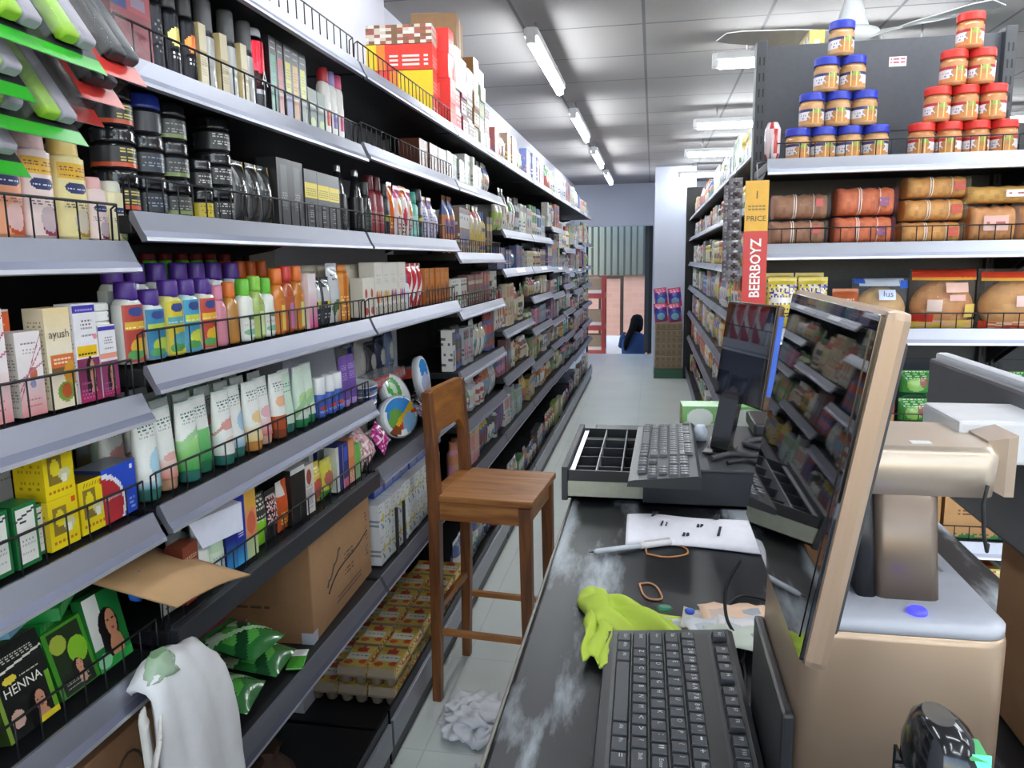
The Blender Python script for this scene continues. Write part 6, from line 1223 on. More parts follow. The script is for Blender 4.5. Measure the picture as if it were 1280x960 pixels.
PAD = [('Num', 0, 4), ('/', 1, 4), ('*', 2, 4), ('7', 0, 3), ('8', 1, 3), ('9', 2, 3), ('4', 0, 2), ('5', 1, 2), ('6', 2, 2), ('1', 0, 1), ('2', 1, 1), ('3', 2, 1), ('0', 0, 0), ('.', 1, 0), ('-', 3, 4), ('+', 3, 3), ('Ent', 3, 1)]
def key(x, y, w, d, z, legend, parent, big=False, kc='#3c3e43'):
    m = MB(); h = .0075; a, b = .0006, .0022
    lo = [(x + a, y + a), (x + d - a, y + a), (x + d - a, y + w - a), (x + a, y + w - a)]; hi = [(x + b, y + b), (x + d - b * .8, y + b), (x + d - b * .8, y + w - b), (x + b, y + w - b)]
    hh = [(x + b + .0006, y + b + .0006), (x + d - b - .0002, y + b + .0006), (x + d - b - .0002, y + w - b - .0006), (x + b + .0006, y + w - b - .0006)]
    m.loft([[(p[0], p[1], z) for p in lo], [(p[0], p[1], z + h * .85) for p in hi], [(p[0], p[1], z + h) for p in hh]], kc, smooth=False)
    if legend:
        s = .0052 if len(legend) == 1 else .0042; tw = min(w * .62, .0052 if len(legend) == 1 else .0034 * len(legend))
        # legends read from the cashier's side: letters upright towards +X, reading towards -Y
        m.text(legend, (x + d * .48, y + w - .0042, z + h), (0, -1, 0), (1, 0, 0), tw, s, '#cfd2d8', lift=.0003)
        if legend in '1234567890' : m.text('!@#$%^&*()'['1234567890'.index(legend)], (x + d * .48, y + w * .42, z + h), (0, -1, 0), (1, 0, 0), tw, s, '#cfd2d8', lift=.0003)
    m.build('key', 'plastic', parent)
def keyboard(name, loc, rz, label, L_=.445, D_=.155, pad=True, kc='#34363b', body='#2a2c30', tilt=.06):
    t = empty(name, loc, rz)
    m = MB(); z0 = .004
    pr = [(0, 0), (D_, 0), (D_, .021), (D_ - .006, .024), (D_ - .03, .0215), (.012, .0125), (.002, .010)]
    yb, ya = 0.0, -L_
    m.loft([[(x, yb, z) for x, z in pr], [(x, ya, z) for x, z in pr]], body, smooth=False)
    for ya_, yb_ in ((-.012, -.299), (-.3045, -.364), (-.3695, -.4375)):
        if not pad and ya_ < -.30: continue
        m.add([(.0125, ya_, .0127), (D_ - .0305, ya_, .0216), (D_ - .0305, yb_, .0216), (.0125, yb_, .0127)], [(0, 3, 2, 1)], '#121316')
    m.add([(D_ - .0285, -.012, .0222), (D_ - .007, -.012, .0241), (D_ - .007, -.30, .0241), (D_ - .0285, -.30, .0222)], [(0, 3, 2, 1)], '#17181b')
    m.build('body', 'plastic', t)
    zx = lambda x: .0118 + (x - .0125) * .072
    for r, rw in enumerate(MAIN):
        x = .015 + r * KW; y = -.014
        for lg, w in rw:
            w_ = w * KW; key(x, y - w_, w_, KW, zx(x), lg, t, kc=kc); y -= w_
    xf_ = D_ - .0275
    for lg, p in FN: key(xf_, -.014 - (p + 1) * KW, KW, KW * .95, .0212, lg, t, kc=kc)
    if pad:
        for lg, c, r in NAV: key(.015 + r * KW, -.3055 - (c + 1) * KW, KW, KW, zx(.015 + r * KW), lg, t, kc=kc)
        for lg, c, r in PAD: key(.015 + r * KW, -.371 - (c + 1) * KW * .88, KW * .88, KW * (1 if lg not in '+Ent' or len(lg) == 0 else 1), zx(.015 + r * KW), lg, t, kc=kc)
    for x in (.02, D_ - .02):
        for y in (-.03, -L_ + .03): m = MB().box(x - .006, y - .012, -.003, x + .006, y + .012, .0, '#151515'); m.build('foot', 'rubber', t)
    return tag(t, label, 'keyboard')
keyboard('keyboard', (-.052, .905, ZT + .0045), .012, 'large black keyboard in the foreground beside the green cloth')
def drawer():
    t = empty('cash_drawer', (.18, 1.66, ZT)); o = (-.18, -1.66, -ZT); T = Matrix.Translation(o)
    m = MB(); x0, x1, y0, y1, z0, z1 = -.012, .38, 1.455, 1.86, ZT + .004, ZT + .078
    m.box(x0, y0, z1 - .006, x1, y1, z1, '#2a2c31', b=.002); m.box(x0, y0, z0, x1, y0 + .006, z1 - .006, '#26282e'); m.box(x0, y1 - .006, z0, x1, y1, z1 - .006, '#26282e'); m.box(x1 - .006, y0, z0, x1, y1, z1, '#26282e'); m.box(x0, y0, z0, x1, y1, z0 + .004, '#26282e')
    m.xf(T).build('case', 'satin_black', t)
    m = MB(); a0, a1 = -.160, .06; b0, b1 = 1.462, 1.853
    m.box(a0, b0, z0 + .005, a1, b1, z0 + .009, '#1a1b1e'); m.box(a0, b0, z0 + .005, a1, b0 + .004, z0 + .040, '#a3a593'); m.box(a0, b1 - .004, z0 + .005, a1, b1, z0 + .040, '#a3a593')
    m.box(a0 - .012, b0 - .006, z0 + .001, a0, b1 + .006, z1 - .004, '#2c2e33', b=.002); d = m.xf(T).build('tray', 'satin_black', t)
    m = MB(); m.box(a0 + .002, b0 + .005, z0 + .055, a0 + .012, b1 - .005, z0 + .058, '#b8bac0'); m.xf(T).build('coin_rail', 'metal', d)
    m = MB(); m.box(a0 + .001, b0 + .002, z0 + .040, a1, b0 + .006, z0 + .062, '#1b1c20'); m.box(a0 + .001, b1 - .006, z0 + .04, a1, b1 - .002, z0 + .062, '#1b1c20')
    for x in (-.105, -.055, -.005): m.box(x - .0012, b0 + .006, z0 + .009, x + .0012, b1 - .006, z0 + .06, '#85878c')
    for y in (1.54, 1.62, 1.70, 1.78): m.box(a0 + .001, y - .0012, z0 + .009, a1, y + .0012, z0 + .05, '#2c2d31')
    m.xf(T).build('insert', 'plastic', d)
    m = MB(); m.lathe([(.006, 0), (.006, .003)], 12, (a0 - .0135, 1.66, z0 + .03), col='#b0b2b6'); m.xf(T).build('lock', 'metal', d)
    tag(t, 'black cash drawer pulled open on the counter below the second keyboard', 'cash drawer')
drawer()
for k, (x, y) in enumerate(((-.075, 1.50), (-.06, 1.53), (-.045, 1.505))):
    m = MB(); m.lathe([(.012, 0), (.020, .006), (.016, .014), (.004, .018)], 9, col='#d8d9d4'); m.v = [p + Vector((.003 * math.sin(i * 2.1), .004 * math.cos(i * 1.3), 0)) for i, p in enumerate(m.v)]
    o = m.build('paper_scrap', 'paper'); o.location = (x, y, ZT + .0145); tag(o, '%s crumpled white paper scrap in the open cash drawer' % ('left', 'middle', 'right')[k], 'paper')
keyboard('keyboard', (-.03, 1.755, ZT + .0825), -.02, 'black keyboard lying on top of the open cash drawer', D_=.128, kc='#3f4146', body='#2f3135')
# mend depth of the smaller board
# ------------------------------------------------------------------ main sales terminal
def display_panel(parent, C0, w, h, th, rz, ry, frame_c, back_c, names=('screen', 'bezel'), scr='#050608', bez='#0b0c0e'):
    """flat display facing -X before turning; centre C0"""
    M = Matrix.Translation(C0) @ Matrix.Rotation(rz, 4, 'Z') @ Matrix.Rotation(ry, 4, 'Y')
    m = MB(); m.box(0, -w / 2, -h / 2, th, w / 2, h / 2, frame_c, b=.006); m.xf(M).build('frame', 'champagne', parent)
    m = MB(); m.box(-.0022, -w / 2 + .004, -h / 2 + .004, .002, w / 2 - .004, h / 2 - .004, bez, b=.0008); b = m.xf(M).build('glass', 'screen', parent)
    m = MB(); m.box(-.0028, -w / 2 + .016, -h / 2 + .016, -.0021, w / 2 - .016, h / 2 - .016, scr); m.xf(M).build('screen', 'screen', b)
    m = MB(); m.box(th - .001, -w / 2 + .02, -h / 2 + .02, th + .008, w / 2 - .02, h / 2 - .02, back_c, b=.005); m.xf(M).build('back_cover', 'plastic', parent)
def terminal():
    t = empty('sales_terminal', (.215, .68, ZT)); T = Matrix.Translation((-.215, -.68, -ZT)); tan, tn2 = '#b59d86', '#a58e78'
    # base: rounded column
    def rr(x0, x1, y0, y1, z, r, n=6):
        out = []
        for cx, cy, a0 in ((x1 - r, y1 - r, 0), (x0 + r, y1 - r, PI / 2), (x0 + r, y0 + r, PI), (x1 - r, y0 + r, 1.5 * PI)):
            for k in range(n + 1): a = a0 + PI / 2 * k / n; out.append((cx + r * math.cos(a), cy + r * math.sin(a), z))
        return out
    m = MB(); X0, X1, Y0, Y1 = .122, .276, .595, .795
    m.loft([rr(X0 - .006, X1, Y0, Y1, ZT + .003, .022), rr(X0, X1, Y0, Y1, ZT + .182, .022), rr(X0 + .001, X1 - .001, Y0 + .001, Y1 - .001, ZT + .188, .022)], tan); m.xf(T).build('base', 'champagne', t)
    m = MB(); m.loft([rr(X0 + .001, X1 - .001, Y0 + .001, Y1 - .001, ZT + .1885, .022), rr(X0 + .001, X1 - .001, Y0 + .001, Y1 - .001, ZT + .196, .022), rr(X0 + .006, X1 - .006, Y0 + .006, Y1 - .006, ZT + .2, .02), rr(X0 + .03, X1 - .03, Y0 + .03, Y1 - .03, ZT + .2005, .02)], '#b9bcc6'); c = m.xf(T).build('top_cover', 'plastic', t)
    m = MB()
    for k in range(9): m.box(.205 + .0065 * k, .70, ZT + .2003, .2075 + .0065 * k, .77, ZT + .2012, '#8c8f9a')
    m.xf(T).build('vent', 'plastic', c)
    m = MB(); m.lathe([(.0075, 0), (.0075, .0025), (.006, .004)], 14, (.210, .612, ZT + .2005), col='#2020d8'); m.xf(T).build('power_light', 'led_blue', c)
    m = MB(); m.box(X0 - .012, .60, ZT + .003, X0 - .002, .78, ZT + .11, '#2a2b2f', b=.003); m.xf(T).build('side_cover', 'plastic', t)
    # neck
    m = MB(); m.loft([rr(.186, .236, .635, .705, ZT + .198, .008, 3), rr(.184, .234, .640, .700, ZT + .24, .008, 3), rr(.180, .230, .64, .70, ZT + .30, .008, 3)], '#7f7064'); n = m.xf(T).build('neck', 'champagne', t)
    m = MB(); m.loft([rr(.172, .187, .636, .704, ZT + .198, .005, 3), rr(.164, .1795, .64, .70, ZT + .3, .005, 3)], '#1f2024'); m.xf(T).build('neck_spine', 'plastic', n)
    # hub joining both displays
    m = MB(); m.loft([rr(.155, .272, .640, .745, ZT + .288, .012), rr(.155, .274, .638, .748, ZT + .322, .012), rr(.16, .27, .645, .742, ZT + .328, .012)], '#c2b3a2'); hb = m.xf(T).build('hub', 'champagne', t)
    m = MB(); m.loft([[(.270, y, z) for y, z in ((.66, ZT + .292), (.73, ZT + .292), (.73, ZT + .330), (.66, ZT + .330))], [(.283, y, z) for y, z in ((.655, ZT + .285), (.75, ZT + .285), (.75, ZT + .334), (.655, ZT + .334))], [(.290, y, z) for y, z in ((.655, ZT + .285), (.75, ZT + .285), (.75, ZT + .336), (.655, ZT + .336))]], '#b09e8e', smooth=False); m.xf(T).build('display_arm', 'champagne', hb)
    m = MB(); m.box(.262, .70, ZT + .300, .342, .79, ZT + .338, '#d3d4d8', b=.003); m.xf(T).build('display_bracket', 'plastic', hb, 'white bracket')
    m = MB(); m.box(.21, .652, ZT + .3281, .226, .662, ZT + .3286, '#f0f0f0'); m.xf(T).build('sticker', 'paper', hb)
    # cashier display: tilted back and turned slightly to the camera
    t2 = t
    display_panel(t, Vector((-.215 + .1315, -.68 + .705, .3155)), .335, .262, .018, .0, .160, '#b39a84', '#3a3b3f')
    # customer display: faces +X, its back to us
    M = Matrix.Translation((.352 - .215, .855 - .68, 1.400 - ZT)) @ Matrix.Rotation(PI, 4, 'Z')
    m = MB(); m.box(-.012, -.165, -.080, .004, .165, .080, '#c9ccd4', b=.004); m.xf(M).build('customer_frame', 'plastic', t)
    m = MB(); m.box(.0035, -.155, -.076, .014, .155, .074, '#5b5c60', b=.004); m.xf(M).build('customer_back', 'plastic', t)
    m = MB(); m.box(-.0135, -.158, -.073, -.0115, .158, .073, '#060708', b=.0006); m.xf(M).build('customer_screen', 'screen', t)
    m = MB(); m.tube([(.262 - .215, -.045, .30), (.258 - .215, -.050, .285), (.262 - .215, -.046, .26), (.272 - .215, -.03, .24), (.285 - .215, .0, .235)], .0015, '#2a2a2c', 6); m.build('wire', 'rubber', t)
    tag(t, 'champagne coloured sales terminal with two screens and blue light, nearest the camera', 'sales terminal'); return t
terminal()
def far_terminal():
    t = empty('sales_terminal', (.25, 1.80, ZT + .0795)); 
    m = MB(); m.box(-.02, -.06, .0015, .13, .10, .03, '#26272b', b=.006); m.build('base', 'plastic', t)
    m = MB(); m.tube([(.06, .03, .03), (.055, .03, .10), (.0, -.02, .17)], [.022, .018, .016], '#2b2c30', 10); m.build('neck', 'plastic', t)
    display_panel(t, Vector((-.045, -.045, .1885)), .225, .225, .016, .37, .13, '#5a4636', '#2b2c30', scr='#2a3040', bez='#17181c')
    m = MB(); M = Matrix.Translation((-.045, -.045, .1885)) @ Matrix.Rotation(.37, 4, 'Z') @ Matrix.Rotation(.13, 4, 'Y'); m.box(.003, -.1145, -.08, .015, -.1125, .09, '#3a62c0'); m.xf(M).build('side_film', 'plastic', t, 'blue protective film on the edge')
    tag(t, 'smaller black sales terminal behind the open cash drawer', 'sales terminal')
far_terminal()
def pinpad():
    t = empty('card_terminal', (.145, 1.60, ZT + .0795), -.25)
    Mt = Matrix.Rotation(.16, 4, 'Y') @ Matrix.Rotation(-.1, 4, 'X')
    m = MB(); m.loft([[(x * s, y * s, z) for x, y in ((-.018, -.036), (.018, -.036), (.018, .036), (-.018, .036))] for z, s in ((.006, .9), (.012, 1), (.115, 1.02), (.125, .9))], '#141518', smooth=False); m.xf(Mt).build('body', 'gloss', t)
    m = MB(); m.box(-.0195, -.031, .03, -.0185, .031, .112, '#0a0b0d'); m.xf(Mt).build('face', 'screen', t)
    m = MB(); m.tube([(-.019, .03 * math.cos(a), .006 + .02 * abs(math.sin(a))) for a in [PI * k / 10 for k in range(11)]], .005, '#8a8c90', 8); m.xf(Mt).build('ring_stand', 'plastic', t)
    m = MB(); m.box(-.03, -.04, .0012, .03, .04, .006, '#1c1d20', b=.002); m.build('foot', 'plastic', t)
    tag(t, 'small black card terminal standing upright on the cash drawer', 'card terminal')
pinpad()
m = MB(); m.lathe([(.014, 0), (.016, .02), (.012, .03), (.009, .034)], 14, col='#dfe8f4'); o = m.build('bottle', 'plastic'); o.location = (.11, 1.70, ZT + .0795); tag(o, 'tiny white bottle beside the black card terminal', 'bottle')
# green juice boxes at the far end of the counter
jbx = carton('', .11, .08, .10, art('#cfd8a8', ('r', 0, .55, 1, 1, '#8ac07a'), ('e', .4, .7, .3, .25, '#e8ece4'), ('t', .1, .1, .9, .4, '#b8a85a', .6), ('r', 0, 0, 1, .08, '#d8a04a')), art('#b8c878', ('t', .1, .1, .9, .9, '#8aa84a', .5)), C('#6aa85a'), name='juice_carton')
for k in range(3):
    o = jbx.get(); o.location = (.135 + .115 * k, 2.02, ZT + .0015); o.rotation_euler = (0, 0, -PI / 2 + .05); tag(o, '%s green and cream carton at the far end of the counter' % ('left', 'middle', 'right')[k], 'carton')
# cables
def cable(pts, r, col, label): m = MB(); m.tube(pts, r, col, 8); o = m.build('cable', 'rubber'); return tag(o, label, 'cable')
def smooth(pts, n=8):
    out = []; P_ = [Vector(p) for p in pts]; P_ = [P_[0]] + P_ + [P_[-1]]
    for i in range(1, len(P_) - 2):
        for k in range(n):
            t = k / n; a, b, c, d = P_[i - 1], P_[i], P_[i + 1], P_[i + 2]
            out.append(.5 * ((2 * b) + (-a + c) * t + (2 * a - 5 * b + 4 * c - d) * t * t + (-a + 3 * b - 3 * c + d) * t ** 3))
    return out + [P_[-2]]
z = ZT + .004
cable(smooth([(.118, .97, z + .09), (.10, .955, z + .06), (.098, .93, z + .03), (.11, .90, z + .012), (.112, .85, z), (.106, .80, z), (.1035, .70, z), (.1035, .60, z)]), .0022, '#101113', 'thin black cable running down beside the main terminal past the banknotes')
cable(smooth([(.108, .86, z + .006), (.116, .90, z + .004), (.105, 1.0, z), (.13, 1.06, z), (.17, 1.05, z)]), .002, '#15161a', 'black keyboard lead curling under the main display')
cable(smooth([(.12, 1.52, ZT + .084), (.16, 1.56, ZT + .084), (.21, 1.55, ZT + .086), (.24, 1.60, ZT + .084), (.20, 1.66, ZT + .084), (.26, 1.72, ZT + .084)]), .006, '#3a3b3f', 'thick grey cable coiled on the cash drawer behind the card terminal')
cable(smooth([(.15, 1.50, ZT + .082), (.19, 1.52, ZT + .083), (.22, 1.48, ZT + .083), (.27, 1.53, ZT + .083), (.30, 1.65, ZT + .083)]), .004, '#18191c', 'thin black cable along the front edge of the cash drawer top')
# black printer block between drawer and main display
t = empty('receipt_printer', (.255, 1.22, ZT), .0)
m = MB(); m.box(-.03, -.16, .0015, .09, .12, .075, '#16171a', b=.012); m.build('body', 'gloss', t); m = MB(); m.box(-.032, -.14, .045, -.0295, .08, .052, '#c9ccd2'); m.build('trim', 'metal', t); m = MB(); m.box(.0, -.12, .0755, .06, .08, .08, '#202226', b=.002); m.build('cover', 'plastic', t)
tag(t, 'glossy black receipt printer behind the main display', 'printer')

# ------------------------------------------------------------------ things lying on the counter
m = MB(); rings = []; nx, ny = 40, 14     # curled stack of printed sheets
def pz(u, v): return .004 + .020 * math.sin(PI * min(1, v * 1.02)) ** .8 + .0035 * math.sin(u * 7 + 1) * v
for j in range(ny + 1):
    v = j / ny; rings.append([(-.038 + .225 * i / nx, 1.235 + .145 * v + .012 * math.sin(i / nx * 4), ZT + pz(i / nx, v)) for i in range(nx + 1)])
marks = {}
rm = random.Random(4)
for q in range(7):
    u0 = (.2, .26, .43, .53, .66, .80, .9)[q]
    for s in range(9):
        if rm.random() < .55: marks[(int(u0 * nx) + rm.randint(0, 0), rm.randint(1, 8))] = 1
m.loft(rings, closed=False, art=lambda u, v, i, j: C('#eceaf2'))
for q, (u0, tx) in enumerate(((.19, '7'), (.26, '1:'), (.42, '30'), (.53, '27'), (.67, '8'), (.67, '1'), (.82, '50'))):
    j0 = (.55, .3, .12, .3, .62, .2, .05)[q]; x = -.038 + .225 * u0; y = 1.235 + .145 * j0
    m.text(tx, (x, y, ZT + pz(u0, j0) + .0022), (1, 0, 0), (0, 1, .12), .012, .03, '#2e3038', .2)
o = m.build('paper_sheets', 'paper'); so = o.modifiers.new('thickness', 'SOLIDIFY'); so.thickness = .003; so.offset = -1
tag(o, 'curled white paper sheets with handwritten figures lying before the cash drawer', 'paper')
t = empty('pen', (-.024, 1.222, ZT + .0065), math.radians(26.5))
m = MB(); m.tube([(-.072, 0, 0), (-.066, 0, 0), (.04, 0, 0)], [.002, .0046, .005], '#b9bdc4', 10); m.build('barrel', 'gloss', t)
m = MB(); m.tube([(.012, 0, 0), (.068, 0, 0)], .0058, '#e6e2e4', 12); m.build('cap', 'plastic', t); m = MB(); m.box(.02, -.0014, .0055, .066, .0014, .0085, '#dcd8da'); m.build('clip', 'plastic', t)
m = MB(); m.tube([(-.072, 0, 0), (-.080, 0, 0)], [.002, .0006], '#4a4c50', 8); m.build('tip', 'metal', t)
tag(t, 'white capped ballpoint pen on the counter below the paper sheets', 'pen')
def band(pts, z, label, c): m = MB(); p = smooth(pts + [pts[0]], 6)[:-1]; m.tube([Vector((x, y, z)) for x, y, _ in p], .0016, c, 6, True); o = m.build('rubber_band', 'rubber'); o.scale = (1, 1, 1); tag(o, label, 'rubber band')
band([(-.002, 1.205, 0), (.03, 1.195, 0), (.062, 1.215, 0), (.058, 1.245, 0), (.025, 1.255, 0), (-.002, 1.235, 0)], ZT + .0018, 'orange brown rubber band lying under the white pen', '#b27a4a')
band([(-.012, 1.085, 0), (-.006, 1.050, 0), (.004, 1.036, 0), (.020, 1.040, 0), (.014, 1.075, 0), (.003, 1.090, 0)], ZT + .0018, 'tan rubber band lying alone between pen and green cloth', '#c08a68')
# green cloth
def cloth():
    m = MB(); nu, nv = 44, 30; rings = []
    for j in range(nv + 1):
        v = j / nv; r = []
        for i in range(nu + 1):
            u = i / nu
            x = -.086 + .135 * u + .012 * math.sin(v * 5 + 1); y = .925 + .115 * v - .035 * u * v - .02 * u + .01 * math.sin(u * 6)
            ed = math.sin(PI * min(1, max(0, u))) ** .35 * math.sin(PI * min(1, max(0, v))) ** .35
            z = .004 + .026 * ed * (.45 + .35 * math.sin(u * 9 + 2.5 * v + .6) + .25 * math.sin(v * 8 - 3 * u) + .15 * math.sin(15 * (u + v)))
            if u < .25 and v > .35: z += .022 * ed * math.sin(PI * u / .5 + .5)
            r.append((x, y, ZT + max(.0045, z)))
        rings.append(r)
    m.loft(rings, '#bdd352', closed=False)
    o = m.build('cloth', 'cloth'); so = o.modifiers.new('thickness', 'SOLIDIFY'); so.thickness = .003
    # hanging tail towards the keyboard
    m2 = MB(); rings = []
    for j in range(13):
        v = j / 12; rings.append([(-.082 + .030 * v * .3 + .034 * i / 8 + .004 * math.sin(v * 6), .935 - .10 * v + .012 * math.sin(i * .8), ZT + .006 + .014 * abs(math.sin(i * .8 + v * 2.5)) * (1 - .5 * v)) for i in range(9)])
    m2.loft(rings, '#b9cf4c', closed=False); o2 = m2.build('cloth_tail', 'cloth', o); so = o2.modifiers.new('thickness', 'SOLIDIFY'); so.thickness = .003
    tag(o, 'crumpled lime green cloth on the counter above the front keyboard', 'cloth')
cloth()
# banknotes and slips
notes = [('#c8ccc8', .066, .955, .10, .3, 0), ('#d8cfc4', .10, .965, .11, -.12, 1), ('#e2c0a4', .115, .985, .09, .1, 2), ('#d6d8dc', .10, .935, .10, .22, 3), ('#e6e4e6', .125, .925, .08, -.2, 4), ('#c9d2c4', .115, .90, .09, .05, 5)]
for k, (c, x, y, w, rz, q) in enumerate(notes):
    m = MB(); rings = [[(-w / 2 + w * i / 8, -.03 + .06 * j / 4, .002 + .0045 * math.sin(i * .9 + j + k) ** 2) for i in range(9)] for j in range(5)]
    a = art(c, ('r', .1, .2, .35, .8, mixc(C(c), C('#8a98a8'), .4)), ('t', .4, .2, .9, .8, '#9aa0a8', .4)); m.loft(rings, closed=False, art=a)
    o = m.build('banknote', 'paper'); so = o.modifiers.new('thickness', 'SOLIDIFY'); so.thickness = .0006; o.location = (x, y, ZT + .001 + .0035 * k); o.rotation_euler = (0, 0, rz); tag(o, '%s crumpled pale banknote from the bottom, in the heap right of the green cloth' % ORD[k], 'banknote')
m = MB(); m.lathe([(.006, 0), (.007, .004), (.003, .006)], 10, col='#2f5ac8'); o = m.build('blue_bead', 'plastic'); o.location = (.055, .965, ZT + .0185); tag(o, 'tiny blue cap among the banknotes beside the green cloth', 'cap')
m = MB(); m.lathe([(.005, 0), (.007, .003), (.005, .006)], 12, col='#2f7a5a', sx=1.5); o = m.build('green_clip', 'plastic'); o.location = (.022, .935, ZT + .034); tag(o, 'dark green clip lying on the lime green cloth', 'clip')
# barcode scanner at lower right
def scanner():
    t = empty('barcode_scanner', (.180, .455, ZT), .0)
    m = MB(); m.loft([sect(.0015, .07, .08, 2.4, 20), sect(.012, .07, .08, 2.4, 20), sect(.02, .03, .035, 2, 20)], '#17181b'); m.build('stand_foot', 'plastic', t)
    m = MB(); m.loft([sect(.018, .026, .028, 2.2, 18), sect(.08, .03, .03, 2.2, 18), sect(.14, .032, .036, 2.2, 18)], '#1b1c1f'); m.build('handle', 'plastic', t)
    pts = []
    prof = [(-.020, .135, .026), (-.023, .17, .03), (-.020, .195, .031), (.0, .207, .03), (.016, .19, .028), (.026, .165, .026), (.030, .13, .022)]
    m = MB(); rings = []
    for x, z_, hw in prof: rings.append([(x + .010 * 0, -hw, z_ - .012), (x, -hw * .75, z_), (x, hw * .75, z_), (x, hw, z_ - .012)])
    m.loft(rings + [[(p[0], p[1], .10) for p in rings[-1]]] if False else rings, '#1a1b1e', closed=False)
    rings = [sect(.125, .05, .048, 2.6, 20), sect(.155, .056, .05, 2.6, 20, 0), sect(.185, .054, .044, 2.6, 20, -.003), sect(.202, .044, .030, 2.4, 20, -.006), sect(.209, .026, .016, 2.2, 20, -.008)]
    m = MB(); m.loft(rings, '#16171a'); hd = m.build('head', 'gloss', t)
    m = MB(); m.panel((-.006, -.0265, .178), (.018, 0, 0), (.002, .006, .020), 1, 1, '#22c060'); m.build('green_light', 'led_green', hd)
    m = MB(); m.panel((.002, -.0235, .196), (.012, .002, -.002), (-.004, .010, .008), 1, 1, '#3a9a5a'); m.panel((.014, -.020, .186), (.008, .004, -.008), (-.002, .012, .006), 1, 1, '#2a6ad0'); m.build('indicator', 'plastic', hd)
    m = MB(); m.box(-.0255, -.018, .135, -.0235, .018, .175, '#050506'); m.build('window', 'screen', hd)
    tag(t, 'black barcode scanner with green light standing at the lower right corner', 'scanner')
scanner()
m = MB(); m.box(0, 0, 0, .12, .20, .19, '#9a7350', b=.003); m.box(-.0004, .08, .0, 0.0, .11, .19, '#b08c66'); o = m.build('cardboard_carton', 'cardboard'); o.location = (.365, .64, ZT + .0015); tag(o, 'brown cardboard carton on the counter at the right edge behind the terminal', 'cardboard box')
m = MB(); m.box(0, 0, 0, .12, .10, .06, '#222327', b=.008); o = m.build('black_box', 'plastic'); o.location = (.30, .50, ZT + .0015); tag(o, 'black plastic power box at the lower right edge of the counter', 'box')

# ------------------------------------------------------------------ wooden bar chair
def chair():
    t = empty('bar_chair', (-.565, 2.645, 0), -.085); W2 = .168; D2 = .165
    up = 'wood_up'
    def leg(pts, rad, name='leg'):
        m = MB(); rings = [[(x - a, y - a, z), (x + a, y - a, z), (x + a, y + a, z), (x - a, y + a, z)] for (x, y, z), a in zip(pts, rad)]
        m.loft(rings, '#7a4a2a', smooth=False); o = m.build(name, up, t); bv = o.modifiers.new('bevel', 'BEVEL'); bv.width = .004; bv.segments = 2; return o
    for s in (-1, 1):
        leg([(D2 + .008, s * W2, 0), (D2 + .004, s * W2, .40), (D2, s * W2, .765)], (.0165, .02, .0215))
        leg([(-D2 - .012, s * W2, 0), (-D2 - .004, s * W2, .40), (-D2, s * W2, .77), (-D2 - .006, s * W2, .95), (-D2 - .018, s * W2, 1.155)], (.0165, .02, .0215, .020, .017), 'back_post')
    m = MB(); m.box(-D2 + .022, -W2 - .024, .768, D2 + .03, W2 + .024, .792, '#9a6238', b=.004); m.box(-D2 - .028, -W2 + .0225, .768, -D2 + .023, W2 - .0225, .792, '#9a6238', b=.003); o = m.build('seat', 'wood_along', t)
    for nm, b_ in (('apron', (-D2 + .02, -W2 - .013, .70, D2 - .02, -W2 + .010, .7675)), ('apron', (-D2 + .02, W2 - .010, .70, D2 - .02, W2 + .013, .7675))): MB().box(*b_, '#7a4a2a', b=.002).build(nm, 'wood_along', t)
    for b_ in ((D2 - .011, -W2 + .02, .70, D2 + .012, W2 - .02, .7675), (-D2 - .012, -W2 + .02, .70, -D2 + .010, W2 - .02, .7675)): MB().box(*b_, '#7a4a2a', b=.002).build('apron', 'wood_across', t)
    for s in (-1, 1): MB().box(-D2 + .015, s * W2 - .010, .262, D2 - .013, s * W2 + .010, .284, '#6a3c20', b=.003).build('stretcher', 'wood_along', t)
    MB().box(-D2 - .014, -W2 + .018, .345, -D2 + .006, W2 - .018, .370, '#6a3c20', b=.003).build('stretcher', 'wood_across', t)
    # back rest: board between the posts, its lower edge cut up in the middle
    m = MB(); prof = [(-1, 1.158), (1, 1.158), (1, .955), (.82, .985), (.66, 1.005), (-.66, 1.005), (-.82, .985), (-1, .955)]; hw = W2 - .016
    def xx(z): return -D2 - .006 - .012 * (z - .95) / .2
    fr = [(xx(z) + .012, hw * a, z) for a, z in prof]; bk = [(xx(z) - .012, hw * a, z) for a, z in prof]; n = len(prof)
    m.add(fr + bk, [tuple(range(n - 1, -1, -1)), tuple(range(n, 2 * n))] + [(i, (i + 1) % n, n + (i + 1) % n, n + i) for i in range(n)], '#9a6238'); m.build('backrest', 'wood_across', t)
    tag(t, 'tall wooden bar chair with square seat standing in the aisle', 'chair')
chair()

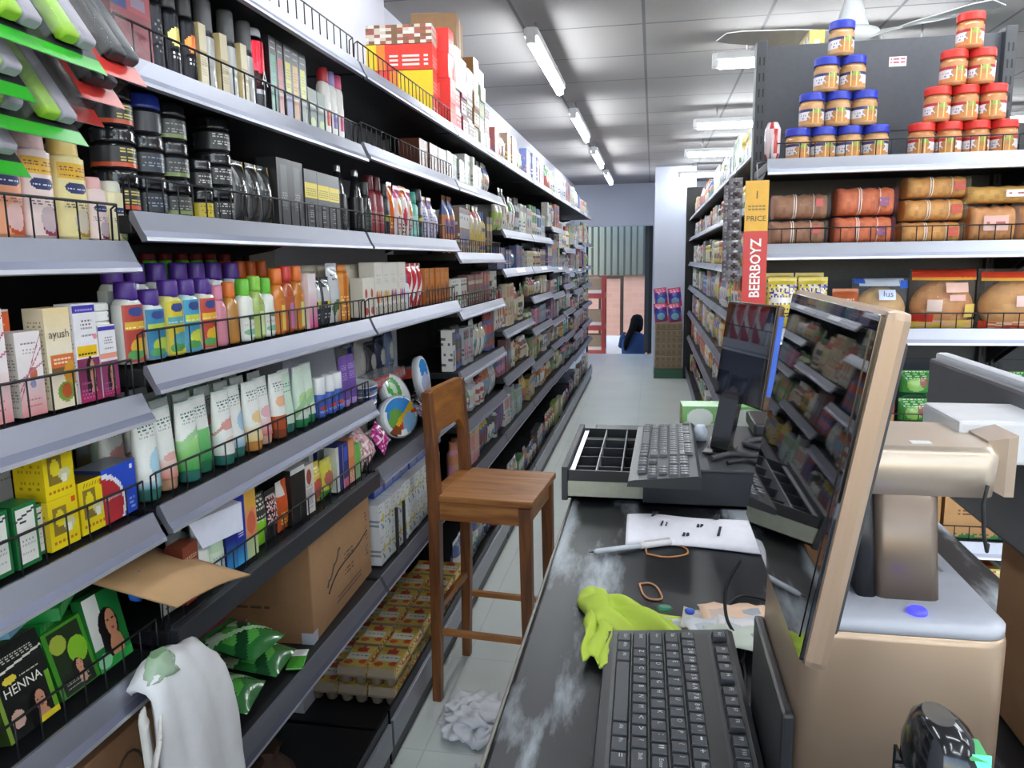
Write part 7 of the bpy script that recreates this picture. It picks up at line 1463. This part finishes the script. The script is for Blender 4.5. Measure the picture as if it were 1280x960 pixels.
# ------------------------------------------------------------------ white plastic bag on the floor
def floor_bag(loc, s, seed, label):
    rnd = random.Random(seed); bm = bmesh.new(); bmesh.ops.create_icosphere(bm, subdivisions=5, radius=1)
    ph = [(rnd.uniform(-4, 4), rnd.uniform(-4, 4), rnd.uniform(-4, 4), rnd.uniform(0, 6)) for _ in range(10)] + [(rnd.uniform(-16, 16), rnd.uniform(-16, 16), rnd.uniform(-9, 9), rnd.uniform(0, 6)) for _ in range(10)]
    m = MB(); vs = []
    for v in bm.verts:
        p = v.co.copy(); k = 1 + sum(.06 * math.sin(a * p.x + b * p.y + c * p.z + d) for a, b, c, d in ph); k2 = 1 - .06 * abs(math.sin(5 * p.x + 7 * p.y))
        q = p * k * k2; vs.append((q.x * s[0], q.y * s[1], max(0, (q.z * .9 + .55)) * s[2] + .001))
    bm.verts.index_update(); m.add(vs, [[v.index for v in f.verts] for f in bm.faces], '#e8e9ee', True); bm.free()
    m.box(-.02, -.02, .0, .0, .0, .001, '#e8e9ee') if False else None
    for q in range(2): m.tube([(s[0] * .6, -s[1] * (.4 - .5 * q), .02), (s[0] * .95, -s[1] * (.9 - .4 * q), .05), (s[0] * .5, -s[1] * (1.15 - .3 * q), .02), (s[0] * .2, -s[1] * (.8 - .2 * q), .03)], .012, '#e4e5ea', 7)
    o = m.build('plastic_bag', 'bag_film'); o.location = loc; tag(o, label, 'plastic bag')
floor_bag((-.60, 2.36, .0), (.115, .125, .045), 3, 'crumpled white plastic bag lying on the floor by the chair')
floor_bag((-.50, 2.05, .0), (.06, .07, .04), 9, 'smaller crumpled white plastic bag nearer the camera on the floor')
finish_labels()
for g in GOODS:
    if not g.used:
        for ch in list(g.root.children): bpy.data.objects.remove(ch)
        bpy.data.objects.remove(g.root)
# daylight from the open shop front and over the yard
wd = bpy.data.worlds.new('daylight'); SC.world = wd; wd.use_nodes = True
bg = wd.node_tree.nodes['Background']; sk = wd.node_tree.nodes.new('ShaderNodeTexSky'); sk.sky_type = 'NISHITA'; sk.sun_elevation = math.radians(50); sk.sun_rotation = math.radians(200); sk.sun_disc = False
wd.node_tree.links.new(sk.outputs['Color'], bg.inputs['Color']); bg.inputs['Strength'].default_value = 0.35
SC.view_settings.exposure = EXPO
